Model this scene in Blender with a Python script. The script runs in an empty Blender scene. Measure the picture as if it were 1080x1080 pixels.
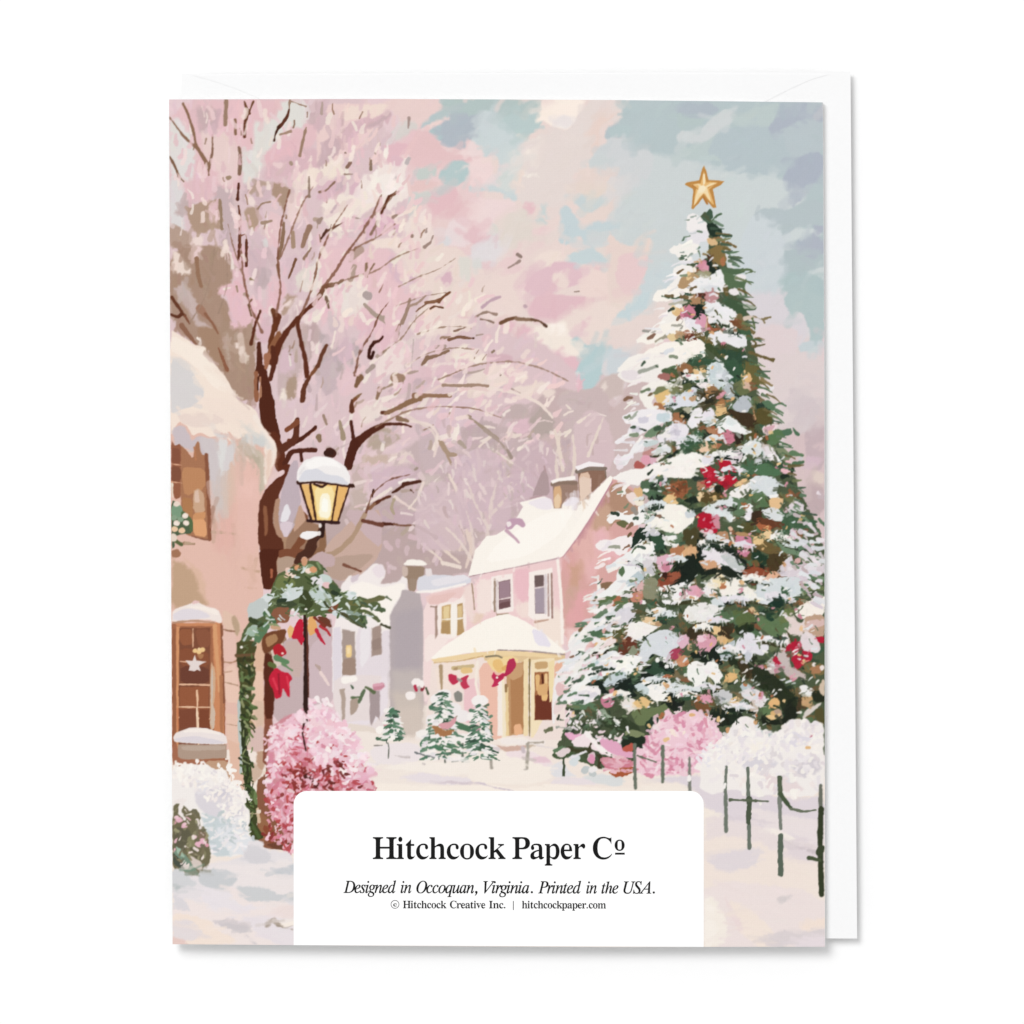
# Greeting card with a painted winter village, lying on a white envelope
import numpy as np, math, random
S = 1.3
X0, Y0, X1, Y1 = 176.0, 101.0, 874.0, 1002.0
PW, PH = int((X1-X0)*S), int((Y1-Y0)*S)
rs = np.random.RandomState(7); rnd = random.Random(11)
IMG = np.zeros((PH, PW, 3), np.float32); IDS = np.zeros((PH, PW), np.uint8)

def vnoise(cx, cy):
    h, w = int(PH/cy)+3, int(PW/cx)+3
    g = rs.rand(h, w).astype(np.float32)*2-1
    y = np.arange(PH)/cy; x = np.arange(PW)/cx
    yi = y.astype(int); xi = x.astype(int)
    fy = (y-yi)[:, None]; fx = (x-xi)[None, :]
    fy = fy*fy*(3-2*fy); fx = fx*fx*(3-2*fx)
    a = g[yi][:, xi]; b = g[yi][:, xi+1]; c = g[yi+1][:, xi]; d = g[yi+1][:, xi+1]
    return ((a*(1-fx)+b*fx)*(1-fy)+(c*(1-fx)+d*fx)*fy).astype(np.float32)

NF = vnoise(3, 3)*.5+vnoise(7, 7)*.6          # small ragged brush edges
NL = vnoise(14, 14)*.8+vnoise(34, 34)*.7+NF*.4  # large ragged edges

def rgb(c):
    return np.array([int(c[i:i+2], 16)/255 for i in (0, 2, 4)], np.float32)

CUR = [0]; GROW = [0.0]
def comp(x0, y0, cov, col, alpha=1.0, mark=True):
    h, w = cov.shape
    a = (cov*alpha)[..., None]
    r = IMG[y0:y0+h, x0:x0+w]
    r += (col-r)*a
    if mark:
        q = IDS[y0:y0+h, x0:x0+w]; q[cov*alpha > .5] = CUR[0]

def box(xa, ya, xb, yb):
    return max(0, int(xa)), max(0, int(ya)), min(PW, int(xb)+2), min(PH, int(yb)+2)

def topx(pts):
    return [((x-X0)*S, (y-Y0)*S) for x, y in pts]

def poly_sd(pts, x0, y0, x1, y1):
    Y, X = np.mgrid[y0:y1, x0:x1].astype(np.float32)
    n = len(pts); d2 = np.full(X.shape, 1e9, np.float32); ins = np.zeros(X.shape, bool)
    for i in range(n):
        ax, ay = pts[i]; bx, by = pts[(i+1) % n]
        ex, ey = bx-ax, by-ay; L = ex*ex+ey*ey
        if L < 1e-9: continue
        t = np.clip(((X-ax)*ex+(Y-ay)*ey)/L, 0, 1)
        dx = X-ax-t*ex; dy = Y-ay-t*ey
        np.minimum(d2, dx*dx+dy*dy, out=d2)
        if ay != by:
            c = (ay > Y) != (by > Y)
            ins ^= c & (X < (Y-ay)*ex/ey+ax)
    d = np.sqrt(d2)
    return np.where(ins, d, -d)

def smooth(pts, it=2, closed=True):
    for _ in range(it):
        q = []; n = len(pts)
        rng = range(n if closed else n-1)
        if not closed: q.append(pts[0])
        for i in rng:
            a = pts[i]; b = pts[(i+1) % n]
            q.append((a[0]*.82+b[0]*.18, a[1]*.82+b[1]*.18)); q.append((a[0]*.18+b[0]*.82, a[1]*.18+b[1]*.82))
        if not closed: q.append(pts[-1])
        pts = q
    return pts

def poly(col, pts, soft=1.0, amp=1.0, sm=1, alpha=1.0):
    P = topx(pts)
    if sm: P = smooth(P, sm)
    m = soft+amp*2+2
    x0, y0, x1, y1 = box(min(p[0] for p in P)-m, min(p[1] for p in P)-m, max(p[0] for p in P)+m, max(p[1] for p in P)+m)
    if x1 <= x0 or y1 <= y0: return
    sd = poly_sd(P, x0, y0, x1, y1)+GROW[0]
    N = (NL if amp > 3 else NF)[y0:y1, x0:x1]
    comp(x0, y0, np.clip(.5+(sd+N*amp)/max(soft, .6), 0, 1), rgb(col) if isinstance(col, str) else col, alpha)

def stroke(col, pts, w0, w1, amp=.6, soft=1.0, alpha=1.0, sm=1):
    P = topx(pts)
    if sm and len(P) > 2: P = smooth(P, sm, False)
    w0 = w0*S/2; w1 = w1*S/2; m = max(w0, w1)+soft+amp*2+2
    x0, y0, x1, y1 = box(min(p[0] for p in P)-m, min(p[1] for p in P)-m, max(p[0] for p in P)+m, max(p[1] for p in P)+m)
    if x1 <= x0 or y1 <= y0: return
    Y, X = np.mgrid[y0:y1, x0:x1].astype(np.float32)
    n = len(P)-1; best = np.full(X.shape, -1e9, np.float32)
    for i in range(n):
        ax, ay = P[i]; bx, by = P[i+1]; ex, ey = bx-ax, by-ay; L = ex*ex+ey*ey+1e-9
        t = np.clip(((X-ax)*ex+(Y-ay)*ey)/L, 0, 1)
        dx = X-ax-t*ex; dy = Y-ay-t*ey
        r = w0+(w1-w0)*((i+t)/n)
        np.maximum(best, r-np.sqrt(dx*dx+dy*dy), out=best)
    N = NF[y0:y1, x0:x1]
    comp(x0, y0, np.clip(.5+(best+N*amp)/max(soft, .6), 0, 1), rgb(col) if isinstance(col, str) else col, alpha)

def ell(col, x, y, rx, ry, ang=0, amp=.8, soft=1.0, alpha=1.0):
    x = (x-X0)*S; y = (y-Y0)*S; rx *= S; ry *= S
    m = max(rx, ry)+soft+amp*2+2
    x0, y0, x1, y1 = box(x-m, y-m, x+m, y+m)
    if x1 <= x0 or y1 <= y0: return
    Y, X = np.mgrid[y0:y1, x0:x1].astype(np.float32); X -= x; Y -= y
    c, s = math.cos(ang), math.sin(ang)
    u = (X*c+Y*s)/rx; v = (-X*s+Y*c)/ry
    k = np.sqrt(u*u+v*v); sd = (1-k)*min(rx, ry)*(1.0 if rx == ry else 1.15)
    N = NF[y0:y1, x0:x1]
    comp(x0, y0, np.clip(.5+(sd+N*amp)/soft, 0, 1), rgb(col) if isinstance(col, str) else col, alpha)

def vary(col, j):
    c = rgb(col) if isinstance(col, str) else col.copy()
    return np.clip(c+rnd.uniform(-j, j)+np.array([rnd.uniform(-j, j)*.5 for _ in range(3)], np.float32), 0, 1)

def inside(P, x, y):
    r = False; n = len(P)
    for i in range(n):
        ax, ay = P[i]; bx, by = P[(i+1) % n]
        if (ay > y) != (by > y) and x < (y-ay)*(bx-ax)/(by-ay)+ax: r = not r
    return r

def scatter(P, n, f):
    xa = min(p[0] for p in P); xb = max(p[0] for p in P); ya = min(p[1] for p in P); yb = max(p[1] for p in P)
    k = 0; tries = 0
    while k < n and tries < n*12:
        tries += 1
        x = rnd.uniform(xa, xb); y = rnd.uniform(ya, yb)
        if inside(P, x, y): f(x, y); k += 1

def dabs(P, n, pal, l, w, ang=0.0, aj=.4, j=.02, alpha=1.0, amp=.6, soft=1.0, bend=.25, angf=None):
    def f(x, y):
        a = (angf(x, y) if angf else ang)+rnd.uniform(-aj, aj)
        L = rnd.uniform(*l)/2; ww = rnd.uniform(*w)
        b = rnd.uniform(-bend, bend)*L
        dx, dy = math.cos(a)*L, math.sin(a)*L
        stroke(vary(rnd.choice(pal), j), [(x-dx, y-dy), (x-b*math.sin(a), y+b*math.cos(a)), (x+dx, y+dy)], ww, ww*rnd.uniform(.3, 1), amp, soft, alpha, 0)
    scatter(P, n, f)

def rebrush(P, n, l, w, ang=0.0, aj=.5, j=.015, alpha=.85, soft=1.4, angf=None, amp=.8, spread=0, keep=True):
    """strokes that pick up the paint they start on and drag it along"""
    def f(x, y):
        a = (angf(x, y) if angf else ang)+rnd.uniform(-aj, aj)
        px = min(PW-1, max(0, int((x-X0)*S+rnd.uniform(-spread, spread)))); py = min(PH-1, max(0, int((y-Y0)*S+rnd.uniform(-spread, spread))))
        c = vary(IMG[py, px], j)
        if keep: CUR[0] = int(IDS[py, px])
        L = rnd.uniform(*l)/2; ww = rnd.uniform(*w); dx, dy = math.cos(a)*L, math.sin(a)*L
        b = rnd.uniform(-.3, .3)*L
        stroke(c, [(x-dx, y-dy), (x-b*math.sin(a), y+b*math.cos(a)), (x+dx, y+dy)], ww, ww*rnd.uniform(.4, 1), amp, soft, alpha, 0)
    o = CUR[0]; scatter(P, n, f); CUR[0] = o

def run(text):
    ox = oy = 0.0; k = 1.0; soft = 1.0; amp = .7; alpha = 1.0
    for line in text.strip().split('\n'):
        line = line.strip()
        if not line or line[0] == ';': continue
        t = line.split()
        c = t[0]
        if c == '@': ox, oy, k = float(t[1]), float(t[2]), float(t[3]); continue
        if c == '#': CUR[0] = int(t[1]); continue
        if c == '!': soft, amp, alpha = float(t[1]), float(t[2]), float(t[3]); continue
        if c in 'pq':      # polygon (q: straight edges)
            v = [float(a) for a in t[2:]]
            poly(t[1], [(ox+v[i]/k, oy+v[i+1]/k) for i in range(0, len(v)-1, 2)], soft, amp, 1 if c == 'p' else 0, alpha)
        elif c == 's':
            v = [float(a) for a in t[4:]]
            stroke(t[1], [(ox+v[i]/k, oy+v[i+1]/k) for i in range(0, len(v)-1, 2)], float(t[2])/k, float(t[3])/k, amp, soft, alpha)
        elif c == 'e':     # ellipses: colour rx ry angle(deg) then centres
            v = [float(a) for a in t[5:]]
            for i in range(0, len(v)-1, 2):
                ell(t[1], ox+v[i]/k, oy+v[i+1]/k, float(t[2])/k, float(t[3])/k, math.radians(float(t[4])), amp, soft, alpha)
IMG[:] = rgb('e6cdd2')
A1 = '''
# 0
! 10 4 1
@ 0 0 1
p ead8d4 440 80 700 80 700 460 560 460 470 380 430 280
p e9cfd0 420 95 500 95 520 300 600 420 540 420 440 300
p b9c7cb 640 90 900 90 900 330 840 330 700 260 660 180
p cfd6d8 640 170 700 160 760 180 850 190 840 260 790 330 690 330 650 300
p dcd8dc 700 300 800 290 860 340 860 480 800 500 760 420
p e0d2d2 780 350 830 340 880 380 880 470 800 460
p d9c3c6 820 450 880 420 880 640 800 640
p d8c4c6 560 380 700 370 720 520 600 520
@ 335 100 6.75
! 4 4 1
p ead1cf 460 20 900 20 840 200 700 240 560 200
p d9d3d0 560 180 700 160 720 240 640 330 480 320
p b6c6c6 870 20 1090 20 1090 160 940 150 930 90 880 80
p b3bcc6 930 130 1090 130 1090 300 1050 340 1030 390 930 390 870 330 850 300 870 220
p b3c6ca 780 230 880 210 880 330 790 290
p b9c8cc 740 190 900 90 940 110 930 170 840 190 770 220 740 250 710 240
s eed6d3 22 14 780 240 850 195 930 165
p e6c4c7 640 250 760 240 880 350 930 400 1090 390 1090 480 900 470 860 520 660 520 620 400 480 380 450 340 620 330
p efd9d9 940 400 1090 390 1090 430 960 430
p b7cbcd 880 520 940 470 1020 460 1090 500 1070 590 1000 640 960 650 860 610
s dbd9d8 16 8 980 550 1060 500
p c9d0cd 670 520 830 490 840 590 700 610
p e7c8c8 650 620 820 600 860 640 760 680 660 680
p f0d6d3 700 690 850 640 870 600 850 690 760 730
p cfd3d0 640 700 820 680 840 760 700 780 640 860
p e5c0c6 820 680 960 640 1040 740 1000 850 840 870 760 790
p d4d0cd 600 800 700 780 700 900 640 980 560 960
p e9d0cf 660 860 900 870 960 940 820 1000 660 980
p ecdadc 950 880 1050 870 1090 920 1090 1090 900 1090 880 1000
p dbdbdf 850 1010 930 990 960 1090 840 1090
@ 495 100 6.75
p b6c6c6 -10 20 525 20 490 110 470 180 400 180 200 190 100 140 -10 160
p b3bcc6 -10 160 90 160 90 200 40 240 15 320 -10 310
p bccdce 200 150 490 110 520 190 480 270 340 280 200 260
p cdd7da 100 120 150 130 180 190 300 230 340 290 400 330 400 440 370 560 330 650 330 760 240 700 150 680 0 700 -10 640 160 620 190 520 190 460 90 440 80 380 10 330 50 250
p d6dbda 240 400 390 400 350 640 280 700 180 640
p eddada -10 320 80 370 110 430 10 440 -10 420
p eed2d3 120 430 180 380 210 400 180 450 150 480
p f0d9d9 0 450 110 440 170 460 190 520 170 600 90 640 0 650
p fbeee5 520 20 830 20 780 160 700 270 620 230 550 210 530 180 470 185 500 110
p ece4e4 560 140 700 140 740 200 690 250 600 200
p e6dad7 540 220 700 250 790 130 860 40 1090 20 1090 190 950 200 930 390 860 440 850 510 720 560 780 700 620 800 520 800 360 760 330 640 390 500 380 340 460 290
p e9d4cd 1090 120 940 210 930 390 860 430 840 300 880 200 960 100
p b9c5cb 960 210 1080 200 1090 320 970 320
p cfd5d7 950 330 1090 300 1090 520 860 520 860 460
p e8d7d1 800 520 1040 510 1090 620 1010 880 820 900 740 640
p cbd5d8 740 700 900 720 1010 700 990 760 840 830 740 760
p e6d8cf 760 620 860 640 880 720 1000 640 950 700 830 740
s f6ece4 50 30 420 400 470 410
s f6ece4 26 20 435 420 435 480
s f4ece4 36 20 390 570 475 575
s f0e6df 20 10 350 290 420 330 500 300
s f2ddd4 24 16 370 560 340 680
p efdada 30 720 320 760 320 820 180 870 150 980 60 940 20 880
p e3bfc6 -10 950 40 890 70 960 160 1010 210 1010 160 1080 60 1085 -10 1030
p e7c4ca 390 780 460 780 440 840 405 880
p e2d8d1 250 830 430 830 480 1090 200 1090
p d5d8d4 150 900 200 960 180 1000 140 960
p ccd5d5 470 870 540 860 560 920 470 930
s ccd6d7 30 20 520 800 550 880
p ead0d2 490 930 545 930 530 1090 470 1090
p c8d5da 640 810 700 800 760 900 820 930 1080 860 1090 1080 800 1090 780 1010 700 1080 620 1060 660 900
p d1d6d8 820 960 1090 940 1090 1090 820 1090
@ 495 260 6.75
p ecd9d4 0 80 300 80 440 180 400 480 200 520 0 520
p dcdad8 0 60 200 80 180 150 0 160
p e3dde0 0 -20 260 -40 220 80 0 90
p ead0d1 240 60 330 20 400 60 380 160 240 200 160 190 
p e6cccf 90 110 180 100 180 170 90 160
p efdfd8 480 60 600 0 680 20 640 120 520 180 480 180
p e2c1ca 420 180 560 130 720 90 800 130 800 250 680 300 620 330 420 340 330 290 380 230
p ecd9d4 600 210 650 190 700 260 690 310 620 290
p e3bfc7 560 330 720 350 890 360 900 390 820 400 850 440 700 450 620 510 540 530 420 490 400 460 450 370
p eddcd6 700 460 1090 330 1090 700 900 700 700 640 640 500
p eed9d4 780 260 900 120 1090 200 1090 400 780 340
p c9d6da 700 40 880 -20 990 30 1000 150 900 130 780 120 660 100
p e7c9cc 880 130 940 140 1000 190 880 170
p e6d9d4 880 -10 1000 0 1090 -10 1090 90 1010 150 960 70
p e5bfc8 150 590 260 520 420 560 480 620 500 700 640 740 800 800 780 940 840 940 830 1090 560 1090 540 960 400 880 240 830 130 760 40 700
p f4e8df 560 520 680 520 720 640 760 730 800 790 740 770 600 720 490 720 460 640 490 570
p fbf1ea 570 530 660 540 690 600 620 630 540 600
p e5cfd2 700 620 790 600 800 540 820 560 820 640 740 650
s e6c8cd 30 20 810 540 800 610
p b9cfd3 720 670 780 640 860 690 900 680 980 730 950 880 920 970 880 1030 810 1030 800 940 750 900 800 820 820 790 770 740
p dcd8da 960 740 1090 740 1090 900 940 920
p c9d6da 1000 520 1090 460 1090 600 1000 590
! 2 2 1
s f8ece5 34 24 350 670 380 660
s f6e6e0 30 30 395 750 430 780
s f6e8e0 36 20 480 745 560 770 600 810 575 830
s f9eeea 34 18 600 935 660 935 770 978
s f2e3df 30 22 700 1015 770 1045
p e2c8ce 160 350 220 350 190 380 90 430 130 380
! 3 2 1
; sky right of the fir
@ 715 100 6.75
p b3bdc7 -10 40 220 40 300 100 200 160 90 170 -10 160
p b9c8c9 -10 110 110 170 200 160 160 240 -10 250
p d1d6d8 220 180 350 90 430 150 380 220 300 240 240 310 170 380 100 340 -10 340 -10 260 150 250
p bfcccd 100 350 240 310 330 220 520 90 740 50 700 160 620 280 500 330 440 420 500 520 330 540 300 470 190 460 40 460 0 400
p b9c6cc 330 230 560 200 720 260 960 200 1000 420 860 480 760 570 480 570 320 530 300 440 200 420 260 290
p b1b9c6 730 50 1040 55 1040 200 940 210 820 240 680 290 640 250 700 130
p bcc7cd 760 230 940 150 1040 220 1040 380 960 440 820 480 740 320
p b0b8c6 800 480 980 390 1040 440 1040 640 920 620 860 780 760 700 740 600
p cfd7d9 330 570 500 550 740 600 760 680 800 720 760 800 620 790 540 850 600 930 700 980 640 1090 300 1090 300 700
p b9c5ca 540 850 620 800 800 810 900 750 1040 760 1040 920 860 930 760 1000 660 1000 640 920 540 900
p d0d8da 850 940 1010 960 1030 1000 870 1020 780 1090 680 1090 760 1010
p b2bac7 960 930 1040 925 1040 980 980 960
p b3bac6 860 1020 1040 1010 1040 1090 840 1090
@ 640 60 3.857
p b2b9c6 780 740 885 735 885 800 800 820 770 780
p b5c3c7 660 790 790 780 810 820 885 800 885 990 860 1000 800 890 720 880 700 820
p cfd7d9 800 880 885 850 885 900 830 920
p b3c5c8 700 880 800 870 885 900 885 1150 820 1110 800 1040 720 1020 720 920
p cfd7dc 600 620 720 700 720 1000 780 1080 640 1080 520 800
p d3d6d9 0 320 120 340 200 400 160 520 60 500 0 440
p dfd9d9 0 490 80 480 90 540 20 580 0 600
p e9d6d0 0 700 60 770 170 760 160 860 110 980 0 1010
p e9cdcf 50 800 170 790 160 870 90 990 30 900
p ecd8d0 130 720 180 740 160 790
p cdd7db 170 870 240 820 300 880 200 1050 100 1090 60 1060 130 950
p b9c9cc 0 290 60 270 110 290 90 320 20 330
@ 640 300 4.5
p c9d7dc 60 120 200 20 260 60 230 180 80 220 10 200
p e8d8d4 0 200 120 170 240 60 330 60 250 200 120 320 60 320 0 280
p cfd6db 0 290 60 310 120 330 40 420 0 430
p e3d5d6 60 420 200 330 160 460 40 560 0 470
p b6c7c9 820 0 1030 0 1030 290 960 280 960 160 900 120 870 150 820 90
p c9d3d8 900 270 1030 260 1030 330 920 340
p dcd6dc 600 20 820 30 870 150 940 160 950 260 860 330 800 400 700 200
p e2d3d6 720 160 900 200 900 320 780 420 700 300
p e0d3d4 780 330 1030 310 1030 640 930 640 860 700 780 560
p d6c9cd 860 480 960 500 1030 620 980 740 900 700 860 600
p c8b4ba 930 700 1030 620 1030 880 960 880 940 780
p d5bcc8 940 810 1030 820 1000 860 950 880
p e0cfc8 960 880 1030 890 1030 940 990 960
p c3aeb2 940 930 1030 950 1030 1090 900 1090
'''
run(A1)
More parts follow.
